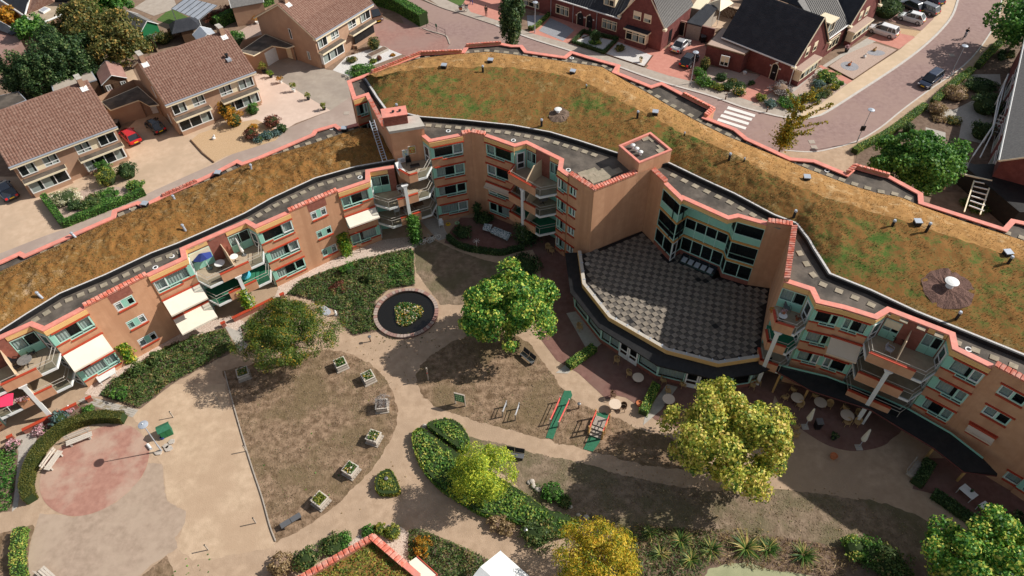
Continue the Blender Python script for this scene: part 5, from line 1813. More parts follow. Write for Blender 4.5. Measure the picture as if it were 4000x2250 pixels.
 for c in chim:
  s=L_*c
  mb=MB(); mb.fbox(f,s-.28,s+.28,-hd-.75,-hd+.65,zr-.9,zr+.75)
  ch=mb.build('chimney',MT['brick_tan'],t)
  for k in range(4):
   mb=MB(); mb.fbox(f,s-.33,s+.33,-hd-.78+k*.37,-hd-.44+k*.37,zr+.752,zr+.81+.03*(k % 2))
   mb.build('chimney_slab',MT['concrete'],ch)
  mb=MB()
  y0=-hd+1.25
  zz=lambda d: ze+.14+(zr-ze-.1)*(-.12-d)/(hd-.12)
  mb.poly([f.p(s-.4,y0,zz(y0)+.07),f.p(s+.4,y0,zz(y0)+.07),f.p(s+.4,-hd+.6,zz(-hd+.6)+.07),f.p(s-.4,-hd+.6,zz(-hd+.6)+.07)])
  mb.build('flashing',MT['white'],ch)
 if vent:
  c=f.p(L_*vent[0],-hd*vent[1],ze+.1+(zr-ze)*vent[1])
  lathe_part('flue',[(.16,0),(.16,.45),(.24,.46),(.24,.56),(.12,.6)],'dark',c.x,c.y,c.z,t)
  mb=MB(); mb.fbox(f,L_*vent[0]-.3,L_*vent[0]+.3,-hd*vent[1]-.1,-hd*vent[1]+.7,c.z-.25,c.z+.02)
  mb.build('flashing',MT['grey_metal'],t)
 return f,t
f1_,t1_=semi('tan house at the far left with brown tiled roof and one grey chimney',(36,657),(458,497),chim=(.93,),seed=3)
f2_,t2_=semi('tan house with two grey chimneys behind the red and black cars',(647,414),(999,282),chim=(.05,.92),vent=(.82,.45),seed=4)
f3_,t3_=semi('tan house with black roller shutter beside a brown van',(1233,155),(1458,18),shutter=True,chim=(.10,),zr=8.6,seed=6)
def flat_roof(name,label,cat,pts,z,m_roof='bitumen',m_wall='brick_tan',m_edge='concrete',lip=.08,wp=None):
 W=[G2(*p,z) for p in pts]
 t=thing(name,label,cat,V(*(sum(W)/len(W)),0))
 ar=sum(W[i][0]*W[(i+1) % len(W)][1]-W[(i+1) % len(W)][0]*W[i][1] for i in range(len(W)))
 if ar<0: W=W[::-1]
 cen=sum(W)/len(W)
 mb=MB(); mb.prism([cen+(p-cen)*.97 for p in W] if wp is None else [G2(*p) for p in wp],0,z-.16,cap=False)
 mb.build('wall',MT[m_wall],t)
 mb=MB(); mb.prism(W,z-.16,z,cap=True,bot=True)
 mb.build('roof_edge',MT[m_edge],t)
 mb=MB(); mb.poly([V(*(cen+(p-cen)*.955),z+.012) for p in W])
 mb.build('roof',MT[m_roof],t)
 return t,W
def facade_door(t,f,s0,s1,z0,z1,m='white',name='garage_door'):
 mb=MB(); mb.fbox(f,s0,s1,.0,.06,z0,z1)
 d=mb.build(name,MT[m],t)
 n=5
 for k in range(n):
  mb=MB(); mb.fbox(f,s0+.05,s1-.05,.06,.075,z0+(z1-z0)*(k+.05)/n,z0+(z1-z0)*(k+.95)/n)
  mb.build('door_panel',MT[m],d)
tg,Wg=flat_roof('garage','flat roofed garage between the two left tan houses','garage',Z00(760,770,1040,650,1200,790,1130,800,1045,755,830,832),2.7,m_edge='cream',wp=Z00(845,955,1105,885,1112,874,1200,850,1235,880,1220,740,1060,720,800,850))
q=Fr(G2(*Z00(1110,870)[0]),G2(*Z00(1200,850)[0]))
facade_door(tg,q,0,q.L,.05,2.1)
tg,Wg=flat_roof('garage','flat roofed garage with white door left of the house with shutter','garage',Z10(-130,390,70,255,290,345,235,362,120,345,-20,420),2.7,m_edge='cream',wp=Z10(-150,560,95,502,172,454,243,434,302,458,330,420,180,350,-60,420))
q=Fr(G2(*Z10(95,500)[0]),G2(*Z10(172,452)[0]))
facade_door(tg,q,-.1,q.L+.3,.05,2.2)
q=Fr(G2(*Z10(245,435)[0]),G2(*Z10(305,455)[0]))
facade_door(tg,q,0,q.L,.05,2.1,'cream','door')
mb=MB(); mb.prism([G2(*p) for p in Z10(172,452,245,435,300,458,290,430)],0,2.5)
flat_roof('carport','grey flat carport roof with fallen leaves behind the far left house','carport',Z00(385,640,620,560,690,535,730,600,640,625,400,690),2.6,m_roof='walk_grey',m_wall='wood_dark',m_edge='grey_metal')
flat_roof('shed','grey flat shed roof at the left edge behind the far left house','shed',Z00(-100,740,140,690,200,755,-40,850),2.6,m_roof='bitumen',m_wall='wood_dark',m_edge='grey_metal')
def gable_shed(name,label,cat,rl,rr,zr,ze,half,over=.15,m_roof='slate',m_wall='wood_dark',m_edge='white',hip=0):
 """rl, rr: ridge ends in pixels at zr"""
 f=Fr(G2(*rl,zr),G2(*rr,zr))
 t=thing(name,label,cat,f.p(f.L/2,0,0))
 for sg in (1,-1):
  p=[f.p(-over-hip,sg*half,ze),f.p(f.L+over+hip,sg*half,ze),f.p(f.L+over,0,zr),f.p(-over,0,zr)]
  slab(t,'roof',m_roof,p if sg>0 else p[::-1],.08)
 if hip:
  for s,e_ in ((-over,-1),(f.L+over,1)):
   p=[f.p(s,0,zr),f.p(s+hip*e_,half,ze),f.p(s+hip*e_,-half,ze)]
   slab(t,'roof',m_roof,p if e_<0 else p[::-1],.06)
 mb=MB()
 h2=half-over
 for s,fl in ((0,0),(f.L,1)):
  q=[f.p(s,h2,0),f.p(s,-h2,0),f.p(s,-h2,ze-.05),f.p(s,0,zr-.1 if not hip else ze),f.p(s,h2,ze-.05)]
  mb.poly(q[::-1] if fl else q)
 for sg in (1,-1):
  mb.poly([f.p(0,sg*h2,0),f.p(f.L,sg*h2,0),f.p(f.L,sg*h2,ze),f.p(0,sg*h2,ze)])
 mb.build('wall',MT[m_wall],t)
 if not hip:
  for s in (-over,f.L+over):
   mb=MB()
   for sg in (1,-1):
    mb.tube(f.p(s,sg*half,ze-.02),f.p(s,0,zr-.02),.06,n=4)
   mb.build('verge_board',MT[m_edge],t)
 return f,t
fsh,tsh=gable_shed('garden_house','small garden house with pinkish red roof and flower boxes','garden house',Z00(795,462)[0],Z00(838,565)[0],3.1,2.1,1.75,m_roof='brick_pave',m_wall='wood_dark')
fsh,tsh=gable_shed('garden_house','small garden house with pinkish red roof and flower boxes','garden house',(0,0),(1,1),3,2,1) if 0 else (fsh,tsh)
qf=Fr(fsh.p(fsh.L,-1.6,0).xy,fsh.p(fsh.L,1.6,0).xy)
qf=Fr(qf.Q,qf.P) if qf.n.dot(fsh.u)<0 else qf
simple_window(tsh,qf,.25,.95,.9,1.8)
simple_window(tsh,qf,2.25,2.95,.9,1.8)
facade_door(tsh,qf,1.2,2.0,.05,1.9,'wood_dark','door')
for s in (.25,2.25):
 mb=MB(); mb.fbox(qf,s,s+.7,.02,.22,.7,.88)
 mb.build('flower_box',MT['wood_grey'],tsh)
 P=np.array([tuple(qf.p(s+random.random()*.7,.12+random.uniform(-.12,.15),.9+random.uniform(-.1,.2))) for _ in range(60)])
 leaf_cards('flowers',P,np.tile([0,0,1.],(60,1)),MT['lf_pinkfl'],tsh,.12,.1)
gable_shed('shed','green wooden shed with grey tiled roof among the trees','shed',Z00(960,82)[0],Z00(1105,155)[0],3.4,2.3,1.5,m_roof='grey_tile',m_wall='signgreen')
gable_shed('garden_pavilion','dark hipped slate roof of a garden pavilion','pavilion',Z00(1330,150)[0],Z00(1420,130)[0],3.4,2.2,1.7,m_roof='slate',hip=1.2)
gable_shed('shed','pale blue grey gabled shed roof behind the two chimney house','shed',Z00(1510,200)[0],Z00(1560,255)[0],3.2,2.3,1.5,m_roof='grey_metal',m_wall='white')
# white glazed veranda
P4=[G(*p,z) for p,z in zip(Z00(1295,65,1410,-20,1640,40,1500,150),(2.4,3.2,3.2,2.4))]
t=thing('veranda','white lean-to veranda roof with dark glazing bars','veranda',V(P4[0].x,P4[0].y,0))
slab(t,'roof','grey_metal',[P4[3],P4[2],P4[1],P4[0]][::-1] if 0 else P4,.08)
for k in range(7):
 a=P4[0]+(P4[3]-P4[0])*(k/6); b=P4[1]+(P4[2]-P4[1])*(k/6)
 mb=MB(); mb.tube(a+V(0,0,.03),b+V(0,0,.03),.035,n=4)
 mb.build('glazing_bar',MT['slate'],t)
for k in (0,3):
 mb=MB(); mb.tube(P4[k]*1,V(P4[k].x,P4[k].y,0),.08,n=4)
 mb.build('post',MT['white'],t)
gable_shed('house','grey tiled house roof cut off by the top edge behind the red shrubs','house',Z00(1700,-120)[0],Z00(1932,-160)[0],5.5,3.2,3.6,m_roof='grey_tile',m_wall='brick_tan')
# bungalow with flat centre at top left
t=thing('bungalow','brown roofed bungalow with white gutters and skylight at top left','house',G(120,20,0))
pw=lambda*a,z=3.0: [G(*p,z) for p in Z00(*a)]
mb=MB(); mb.prism([G2(*p,3.0) for p in Z00(-60,-40,285,190,590,65,560,-60)],0,2.85)
mb.build('wall',MT['brick_tan'],t)
slab(t,'flat_roof','deck',pw(190,110,285,188,585,62,510,15,410,15,240,95),.2)
slab(t,'roof','slate',pw(-60,-60,190,110)+[G(*p,5.2) for p in Z00(230,-60)],.1)
slab(t,'roof','roof_tile',pw(205,100,240,92,410,15)+[G(*p,5.2) for p in Z00(330,-60,250,-60)],.1)
slab(t,'roof','slate',pw(410,15,510,15,560,60)+[G(*p,5.0) for p in Z00(590,-60,430,-60)],.1)
slab(t,'roof','roof_tile',pw(575,55,620,95,740,30,740,-60,600,-60),.1)
mb=MB()
for a,b in ((pw(-60,-40),pw(285,190)),(pw(285,190),pw(590,62))):
 mb.tube(a[0]+V(0,0,.03),b[0]+V(0,0,.03),.14,n=6)
mb.build('gutter',MT['white'],t)
for a,b in ((190,110,235,-60),(555,60,590,-60)) and (((190,110),(235,-60)),((560,60),(590,-60))):
 mb=MB(); mb.tube(G(*Z00(*a)[0],3.08),G(*Z00(*b)[0],5.0),.12,n=5)
 mb.build('hip_board',MT['white'],t)
mb=MB(); c=[G2(*p,3.05) for p in Z00(295,85,340,58,382,72,330,103)]
mb.prism(c,3.0,3.25); mb.build('skylight',MT['white'],t)
mb=MB(); mb.prism([sum(c)/4+(p-sum(c)/4)*.75 for p in c],3.25,3.27); mb.build('skylight_pane',MT['grey_metal'],t)
t=thing('bungalow','brick gable with white verge at the left edge of the photo','house',G(20,160,0))
mb=MB(); mb.prism([G2(*p,2.6) for p in Z00(-160,150,110,230,170,330,-10,420,-160,420)],0,2.6)
mb.build('wall',MT['brick_pave'],t)
slab(t,'roof','slate',[G(*p,z) for p,z in zip(Z00(-160,80,0,160,145,235,90,262,-160,170),(3.6,3.5,3,2.9,3.3))],.12)
mb=MB(); mb.tube(G(*Z00(-60,130)[0],3.5),G(*Z00(140,240)[0],3.0),.1,n=5)
mb.build('gutter',MT['white'],t)
simple_window(t,Fr(G2(*Z00(-30,300)[0]),G2(*Z00(55,420)[0])),.2,1.6,.8,2.2)
# ---- dark brick row across the street -------------------------------------
fb=Fr(G2(1985,8),G2(2580,200))
t=thing('brick_house','dark red brick terrace with two arched doors and slate roof','house',fb.p(fb.L/2,-3,0))
ZP4=Z(2000,0,4.14)
hh=lambda*p: hits(fb,*[c for q in ZP4(*p) for c in q])
ev=hh(1770,290,830,0)
ze=ev[0][1]
sg=hh(1775,300)[0][0]
holes=[]
def rect(x0,y0,x1,y1):
 (a,z1),(b,z0)=hh(x0,y0)[0],hh(x1,y1)[0]
 return a,b,z0,z1
wins=[rect(712,60,918,275),rect(1462,290,1688,515),rect(190,-40,440,150)]
doors=[rect(1062,190,1148,415),rect(1212,235,1295,450)]
small=[rect(1980,160,2090,330),rect(2150,210,2255,380)]
bayr=rect(1895,470,2200,740)
mb=MB()
mb.poly([fb.p(0,0,0),fb.p(sg,0,0),fb.p(sg,0,ze),fb.p(0,0,ze)])
L2=fb.L
gz=ze+.5
mb.poly([fb.p(sg,.12,0),fb.p(L2,.12,0),fb.p(L2,.12,gz),fb.p((sg+L2)/2+.8,.12,gz+4.6),fb.p((sg+L2)/2-.8,.12,gz+4.6),fb.p(sg,.12,gz)])
mb.poly([fb.p(sg,0,0),fb.p(sg,.12,0),fb.p(sg,.12,gz),fb.p(sg,0,gz)])
mb.poly([fb.p(L2,.12,0),fb.p(L2,-9,0),fb.p(L2,-9,gz),fb.p(L2,.12,gz)])
mb.build('wall',MT['brick_dark'],t)
slab(t,'roof','slate',[fb.p(-4,.3,ze),fb.p(sg,.3,ze),fb.p(sg,-5,ze+4.4),fb.p(-4,-5,ze+4.4)])
mid_s=(sg+L2)/2
slab(t,'roof','grey_tile',[fb.p(L2+.25,.25,gz-.1),fb.p(L2+.25,-9,gz-.1),fb.p(mid_s,-9,gz+5.2),fb.p(mid_s,.25,gz+5.2)])
slab(t,'roof','slate',[fb.p(sg-.25,-9,gz-.1),fb.p(sg-.25,.25,gz-.1),fb.p(mid_s,.25,gz+5.2),fb.p(mid_s,-9,gz+5.2)])
for k in range(26):
 mb=MB(); d=.2-k*.36
 mb.tube(fb.p(L2+.22,d,gz-.05),fb.p(mid_s+.05,d,gz+5.2),.05,n=4,cap=False)
 mb.build('tile_row',MT['grey_tile'],t)
for k in range(int((sg+4)/.42)):
 mb=MB(); s=-4+k*.42
 mb.tube(fb.p(s,.28,ze+.03),fb.p(s,-5,ze+4.43),.045,n=4,cap=False)
 mb.build('tile_row',MT['slate'],t)
mb=MB(); mb.fbox(fb,-4,sg-.1,.2,.42,ze-.1,ze+.05); mb.build('gutter',MT['white'],t)
for s,m_ in ((sg-.3,mid_s),(L2+.3,mid_s)):
 mb=MB(); mb.tube(fb.p(s,.22,gz-.1),fb.p(m_,.22,gz+5.1),.1,n=4); mb.build('verge_board',MT['cream'],t)
 mb=MB(); mb.fbox(fb,s-.25,s+.25,-.1,.45,gz-.35,gz-.05); mb.build('gutter_end',MT['cream'],t)
for a,b,z0,z1 in wins: simple_window(t,fb,a,b,z0,z1,d=.02,m='cream',mull=2,sub=.72)
for a,b,z0,z1 in small: simple_window(t,fb,a,b,z0,z1,d=.14,m='cream',mull=0,blind=.55)
for a,b,z0,z1 in doors:
 z0=.05
 mb=MB()
 n=10
 c_,r_=(a+b)/2,(b-a)/2
 pts=[fb.p(a,.03,z0),fb.p(b,.03,z0)]+[fb.p(c_+r_*math.cos(math.pi*k/n),.03,z1-r_+r_*math.sin(math.pi*k/n)) for k in range(n+1)]
 mb.poly(pts); dd=mb.build('door',MT['black'],t)
 mb=MB()
 arc=[fb.p(a-.04,.06,z0)]+[fb.p(c_-(r_+.05)*math.cos(math.pi*k/n),.06,z1-r_+(r_+.05)*math.sin(math.pi*k/n)) for k in range(n+1)]+[fb.p(b+.04,.06,z0)]
 mb.path(arc[:7],.06,4); mb.build('door_frame',MT['cream'],dd)
 mb=MB(); mb.fbox(fb,c_-.14,c_+.14,.035,.06,1.15,1.22); mb.build('letter_slot',MT['metal'],dd)
 for (x,z) in ((a-.18,z1-r_),(b+.18,z1-r_),(c_,z1+.12)):
  mb=MB(); mb.fbox(fb,x-.13,x+.13,.01,.05,z-.1,z+.1); mb.build('arch_stone',MT['white'],t)
def bay_window(t,f,a,b,z0,z1,dep=.9,m_roof='bitumen',mull=2,d0=.12):
 mb=MB(); mb.fbox(f,a,b,d0,d0+dep-.06,.0,z0+.02); mb.build('bay_plinth',MT['brick_dark'],t)
 mb=MB(); mb.fbox(f,a,b,d0,d0+dep-.1,z0,z1); mb.build('bay_box',MT['cream'],t)
 q=Fr(f.p(a,d0+dep-.1,0).xy,f.p(b,d0+dep-.1,0).xy)
 simple_window(t,q,.05,q.L-.05,z0+.1,z1-.05,d=.03,m='cream',mull=mull,sub=.75)
 mb=MB(); mb.fbox(f,a-.3,b+.3,d0,d0+dep+.2,z1,z1+.25); mb.build('bay_cornice',MT['cream'],t)
 mb=MB(); mb.fbox(f,a-.27,b+.27,d0,d0+dep+.17,z1+.25,z1+.28); mb.build('bay_roof',MT[m_roof],t)
bay_window(t,fb,bayr[0],bayr[1],.75,2.35,1.0,'slate')
for x in (990,1380,630):
 s=hh(x,200)[0][0]
 mb=MB(); mb.tube(fb.p(s,.06,0),fb.p(s,.06,ze),.045,n=5); mb.build('downpipe',MT['grey_metal'],t)
s0,z0=hh(1440,95)[0]; s1,_=hh(1625,120)[0]
mb=MB(); mb.fbox(fb,s0,s1,-2.4,-.7,ze,ze+2.6); dm=mb.build('dormer',MT['cream'],t)
simple_window(t,fb,s0+.1,s1-.1,ze+.9,ze+2.4,d=-.68,m='cream',mull=1,blind=.4,name='dormer_window')
qr=Fr(fb.p(L2,.12,0).xy,fb.p(L2,-9,0).xy)
mb=MB(); mb.fbox(qr,2.3,3.2,.0,.06,.05,2.3); mb.build('door',MT['black'],t)
# yard wall, sheds behind it
tw=thing('brick_wall','dark brick yard wall with a tall dark gate behind the parked cars','wall',G(*Z20(1380,270)[0]))
q=Fr(G2(*Z20(1240,262)[0]),G2(*Z20(1510,330)[0]))
mb=MB(); mb.fbox(q,0,q.L,-.2,0,0,2.3); mb.build('wall',MT['brick_dark'],tw)
mb=MB(); mb.fbox(q,-.05,q.L+.05,-.25,.05,2.3,2.38); mb.build('wall_cap',MT['brick_pave'],tw)
mb=MB(); mb.fbox(q,.1,1.1,.0,.05,.05,2.2); g_=mb.build('gate',MT['black'],tw)
mb=MB(); frame_bars(mb,q,.02,1.18,.02,2.28,w=.08,d0=.01,d1=.07); mb.build('gate_frame',MT['cream'],g_)
ts_,W_=flat_roof('shed','long shed with ribbed dark roof behind the yard wall','shed',[(2684,88),(2760,15),(2810,24),(2740,102)],2.5,m_roof='slate',m_wall='wood_grey',m_edge='slate')
q=Fr(W_[0],W_[1])
for k in range(14):
 tA,tB=k/13,k/13
 a=np.array(G2(2684,88,2.5))+(np.array(G2(2740,102,2.5))-np.array(G2(2684,88,2.5)))*tA
 b=np.array(G2(2760,15,2.5))+(np.array(G2(2810,24,2.5))-np.array(G2(2760,15,2.5)))*tB
 mb=MB(); mb.tube(V(*a,2.53),V(*b,2.53),.045,n=4); mb.build('roof_rib',MT['slate'],ts_)
# parasol like gazebo
c=G(2818,28,0)
t=thing('gazebo','cream pyramid gazebo in the yard behind the ribbed shed','gazebo',c)
mb=MB(); A_=[G(*p,2.4) for p in ((2770,12),(2812,45),(2866,12),(2830,-18))]; ap=G(2815,-2,3.5)
mb.add(A_+[ap],[(0,1,4),(1,2,4),(2,3,4),(3,0,4)]); mb.build('canopy',MT['cream'],t)
mb=MB()
for p in A_: mb.tube(p,V(p.x,p.y,0),.05,n=5)
mb.build('post',MT['white'],t)
flat_roof('shed','cream flat roof cut by the top edge beside the gazebo','shed',[(2700,30),(2735,-20),(2780,-10),(2745,40)],2.5,m_roof='cream',m_wall='wood_grey',m_edge='cream')
flat_roof('extension','gravel topped flat roof extension of the dark brick corner house','house extension',Z(2600,0,2.047)(325,355,450,220,610,270,740,190,700,390,630,440),2.9,m_roof='pink_gravel',m_wall='brick_dark',m_edge='wood_dark')
ext=[o for o in bpy.data.objects if o.name.startswith('extension')][0]
q=Fr(G2(*Z(2600,0,2.047)(300,530)[0]),G2(*Z(2600,0,2.047)(610,600)[0]))
sa,za=hit(q,*Z(2600,0,2.047)(430,520)[0]); sb,zb=hit(q,*Z(2600,0,2.047)(510,450)[0])
simple_window(ext,q,sa,sa+1.25,.85,2.4,d=.12,mull=1,blind=.62)
P4=[G(*p,z) for p,z in zip(Z(2600,0,2.047)(500,228,600,170,715,190,610,265),(3.0,3.25,3.25,3.0))]
t=thing('glass_roof','white glazed lean-to roof with dark bars on the gravel flat roof','glass roof',V(P4[0].x,P4[0].y,2.92))
slab(t,'roof','white',P4,.1)
for k in range(5):
 mb=MB(); a=P4[0]+(P4[1]-P4[0])*k/4; b=P4[3]+(P4[2]-P4[3])*k/4
 mb.tube(a+V(0,0,.03),b+V(0,0,.03),.04,n=4); mb.build('glazing_bar',MT['slate'],t)
flat_roof('shed','gravel flat roof at the top edge behind the corner house','shed',Z(2600,0,2.047)(635,60,720,-20,860,-20,790,125),2.6,m_roof='pink_gravel',m_wall='wood_dark',m_edge='wood_dark')
tr_,W_=flat_roof('shed','low shed with ribbed pink roof behind the corner house','shed',Z(2600,0,2.047)(560,130,630,82,770,140,710,188),2.3,m_roof='oval_red',m_wall='wood_dark',m_edge='wood_dark')
for k in range(12):
 tt=k/11
 pts=[G2(*p,2.3) for p in Z(2600,0,2.047)(560,130,630,82,770,140,710,188)]
 a,b=pts[0]+(pts[3]-pts[0])*tt,pts[1]+(pts[2]-pts[1])*tt
 mb=MB(); mb.tube(V(*a,2.33),V(*b,2.33),.05,n=4); mb.build('roof_rib',MT['drive_pink'],tr_)
# corner house with two gables
fg2=Fr(G2(3078,337),G2(3405,93))
ZA,ZB=Z(2600,0,2.047),Z(3000,0,2.047)
t=thing('brick_house','dark red brick corner house with two steep gables and slate roof','house',fg2.p(5,-4,0))
hg=lambda*p: hits(fg2,*[c for q in ZB(*p) for c in q])
ap1=hg(442,132)[0]; el=hg(240,500)[0]; er=hg(470,335)[0]
ap2s=hg(800,-60)[0]; el2=hg(650,215)[0]; er2=hg(860,85)[0]
ez=max(2.6,el[1])
s1=er[0]
apz=ap1[1]
aps=ap1[0]
dpt=11.5
mb=MB()
mb.poly([fg2.p(0,0,0),fg2.p(s1,0,0),fg2.p(s1,0,er[1]),fg2.p(aps,0,apz-.2),fg2.p(0,0,ez)])
s2,s3=el2[0],er2[0]
mb.poly([fg2.p(s1,-.4,0),fg2.p(s2,-.4,0),fg2.p(s2,-.4,3.3),fg2.p(s1,-.4,3.3)])
a2=(s2+s3)/2
mb.poly([fg2.p(s2,0,0),fg2.p(s3,0,0),fg2.p(s3,0,ez+.3),fg2.p(a2,0,apz-.1),fg2.p(s2,0,ez+.3)])
mb.poly([fg2.p(0,-dpt,0),fg2.p(0,0,0),fg2.p(0,0,ez),fg2.p(0,-dpt,ez)])
mb.poly([fg2.p(s3,0,0),fg2.p(s3,-dpt,0),fg2.p(s3,-dpt,ez),fg2.p(s3,0,ez)])
mb.build('wall',MT['brick_dark'],t)
slab(t,'roof','slate',[fg2.p(-.35,-dpt,ez),fg2.p(-.35,.25,ez),fg2.p(aps,.25,apz),fg2.p(aps,-dpt,apz)])
slab(t,'roof','slate',[fg2.p(aps,-dpt,apz),fg2.p(aps,.25,apz),fg2.p(s1+.3,.25,er[1]),fg2.p(s1+.3,-dpt,er[1])])
slab(t,'roof','grey_tile',[fg2.p(s1,-.2,3.3),fg2.p(s2,-.2,3.3),fg2.p(s2,-5,apz-.2),fg2.p(s1-2,-5,apz-.2)])
slab(t,'roof','slate',[fg2.p(s2-.3,-dpt,ez+.2),fg2.p(s2-.3,.25,ez+.2),fg2.p(a2,.25,apz+.1),fg2.p(a2,-dpt,apz+.1)])
slab(t,'roof','slate',[fg2.p(a2,-dpt,apz+.1),fg2.p(a2,.25,apz+.1),fg2.p(s3+.3,.25,ez+.2),fg2.p(s3+.3,-dpt,ez+.2)])
for k in range(24):
 mb=MB(); tt=(k+.5)/24
 a,b=fg2.p(-.33,0,ez+.03),fg2.p(aps,0,apz+.03)
 c=a+(b-a)*tt
 mb.tube(c+Vector((fg2.n[0],fg2.n[1],0))*.2,c-Vector((fg2.n[0],fg2.n[1],0))*dpt,.035,n=4,cap=False)
 mb.build('tile_row',MT['slate'],t)
for k in range(16):
 mb=MB(); s=s1+(s2-s1)*(k+.5)/16
 mb.tube(fg2.p(s,-.2,3.34),fg2.p(s-.6,-5,apz-.16),.05,n=4,cap=False)
 mb.build('tile_row',MT['grey_tile'],t)
for (sa,za,sb,zb) in ((-.35,ez,aps,apz),(s1+.3,er[1],aps,apz),(s2-.3,ez+.2,a2,apz+.1),(s3+.3,ez+.2,a2,apz+.1)):
 mb=MB(); mb.tube(fg2.p(sa,.25,za-.02),fg2.p(sb,.25,zb-.02),.09,n=4); mb.build('verge_board',MT['cream'],t)
mb=MB(); mb.tube(fg2.p(-.38,.4,ez),fg2.p(-.38,-dpt,ez),.12,n=5)
mb.tube(fg2.p(s1,-.15,3.28),fg2.p(s2,-.15,3.28),.11,n=5); mb.build('gutter',MT['white'],t)
for s in (-.35,s1+.3,s2-.3,s3+.3):
 mb=MB(); mb.fbox(fg2,s-.3,s+.3,-.1,.5,ez-.25 if s != s1+.3 else er[1]-.3,ez+.0 if s != s1+.3 else er[1]-.02); mb.build('gutter_end',MT['cream'],t)
for a,b,z0,z1 in ((2.5,3.45,3.35,4.75),(4.6,5.6,3.3,4.7),(18.1,19.1,2.9,4.2),(19.9,21.0,2.9,4.2)):
 simple_window(t,fg2,a,b,z0,z1,d=.02,m='cream',mull=0,blind=.5)
bay_window(t,fg2,.7,5.5,.75,2.3,1.0,'pink_gravel',mull=3,d0=.02)
bay_window(t,fg2,15.6,21.0,.75,2.2,1.0,'pink_gravel',mull=3,d0=.02)
simple_window(t,fg2,11.0,14.0,.8,2.5,d=-.36,m='cream',mull=2,sub=.75)
mb=MB(); dz0=4.0
mb.fbox(fg2,s1+.3,s1+2.4,-3.0,-.6,3.4,5.6); dm=mb.build('dormer',MT['slate'],t)
mb=MB(); mb.fbox(fg2,s1+.1,s1+2.6,-3.2,-.3,5.6,5.8); mb.build('dormer_roof',MT['cream'],dm)
simple_window(t,fg2,s1+.4,s1+2.3,4.0,5.5,d=-.58,m='cream',mull=1,name='dormer_window')
ql=Fr(fg2.p(0,-dpt,0).xy,fg2.p(0,0,0).xy)
sd_,_=hit(ql,*ZA(850,640)[0])
mb=MB(); n=10
a,b,z1=sd_-.45,sd_+.45,2.45
pts=[ql.p(a,.03,.05),ql.p(b,.03,.05)]+[ql.p(sd_+.45*math.cos(math.pi*k/n),.03,z1-.45+.45*math.sin(math.pi*k/n)) for k in range(n+1)]
mb.poly(pts); dd=mb.build('door',MT['black'],t)
mb=MB(); mb.path([ql.p(a-.05,.06,.05)]+[ql.p(sd_-.5*math.cos(math.pi*k/n),.06,z1-.45+.5*math.sin(math.pi*k/n)) for k in range(n+1)]+[ql.p(b+.05,.06,.05)],.06,4)
mb.build('door_frame',MT['cream'],dd)
mb=MB(); mb.fbox(ql,sd_-.16,sd_+.16,.035,.06,1.1,1.18); mb.build('letter_slot',MT['white'],dd)
for (x,z) in ((a-.25,1.95),(b+.25,1.95),(sd_,z1+.18)):
 mb=MB(); mb.fbox(ql,x-.16,x+.16,.01,.05,z-.09,z+.09); mb.build('arch_stone',MT['white'],t)
for k in range(4):
 s_,z_=hit(ql,*ZA(823+25*k,430+23*k)[0])
 mb=MB(); mb.fbox(ql,s_-.12,s_+.12,.01,.05,z_-.07,z_+.07); mb.build('wall_ornament',MT['white'],t)
mb=MB(); mb.tube(fg2.p(.05,.08,0),fg2.p(.05,.08,ez),.05,n=5); mb.build('downpipe',MT['white'],t)
# house and outbuildings at the right edge
fr_=Fr(G2(3903,626,5.0),G2(3950,400,5.0))
fr_=Fr(G2(3903,626,5.0),G2(4000,171,5.0))
t=thing('tiled_house','grey brown tiled roof of a house cut by the right edge','house',fr_.p(5,3,0))
NI=-1 if fr_.n[0]>0 else 1
ui,nn=fr_.u,np.array([fr_.u[1],-fr_.u[0]])
R3=lambda s,d,z: V(*(fr_.P+ui*s+nn*d),z)
mb=MB(); mb.poly([R3(.3,.3,0),R3(fr_.L+3,.3,0),R3(fr_.L+3,.3,4.9),R3(.3,.3,4.9)])
mb.poly([R3(.3,.3,0),R3(.3,10,0),R3(.3,10,4.9),R3(.3,5,8),R3(.3,.3,4.9)]); mb.build('wall',MT['brick_dark'],t)
a_,b_,c_,d_=R3(0,0,5.0),R3(fr_.L+3,0,5.0),R3(0,5.5,8.3),R3(fr_.L+3,5.5,8.3)
tiled_slope(t,b_,a_,d_,c_,50,14,m='grey_tile',parts=0) if 0 else tiled_slope(t,a_,b_,c_,d_,50,14,m='drive_grey' if 0 else 'grey_tile',parts=0)
mb=MB(); mb.tube(a_+V(0,0,-.05),b_+V(0,0,-.05),.13,n=6); mb.build('gutter',MT['white'],t)
mb=MB(); mb.tube(a_+V(0,0,-.1),c_+V(0,0,-.1),.13,n=5); mb.build('verge_board',MT['cream'],t)
for k in range(4):
 q=Fr(R3(fr_.L*(.22*k+.22),.28,0).xy,R3(fr_.L*(.22*k+.08),.28,0).xy)
 simple_window(t,q,0,q.L,2.9,4.6,d=.02,mull=1)
 simple_window(t,q,0,q.L,.3,2.3,d=.02,mull=1)
tp=thing('conservatory','white steel frame with stairs along the shaded side of the tiled house','conservatory',G(3860,480,0))
fr0=[G(*p,2.6) for p in Z30(1545,1180,1700,950,1740,740,1815,560)]
mb=MB(); mb.path(fr0,.09,5); mb.build('beam',MT['white'],tp)
fr1=[G(*p,2.6) for p in Z30(1600,1190,1690,1010,1790,620)]
mb=MB(); mb.path(fr1,.07,5); mb.build('beam',MT['white'],tp)
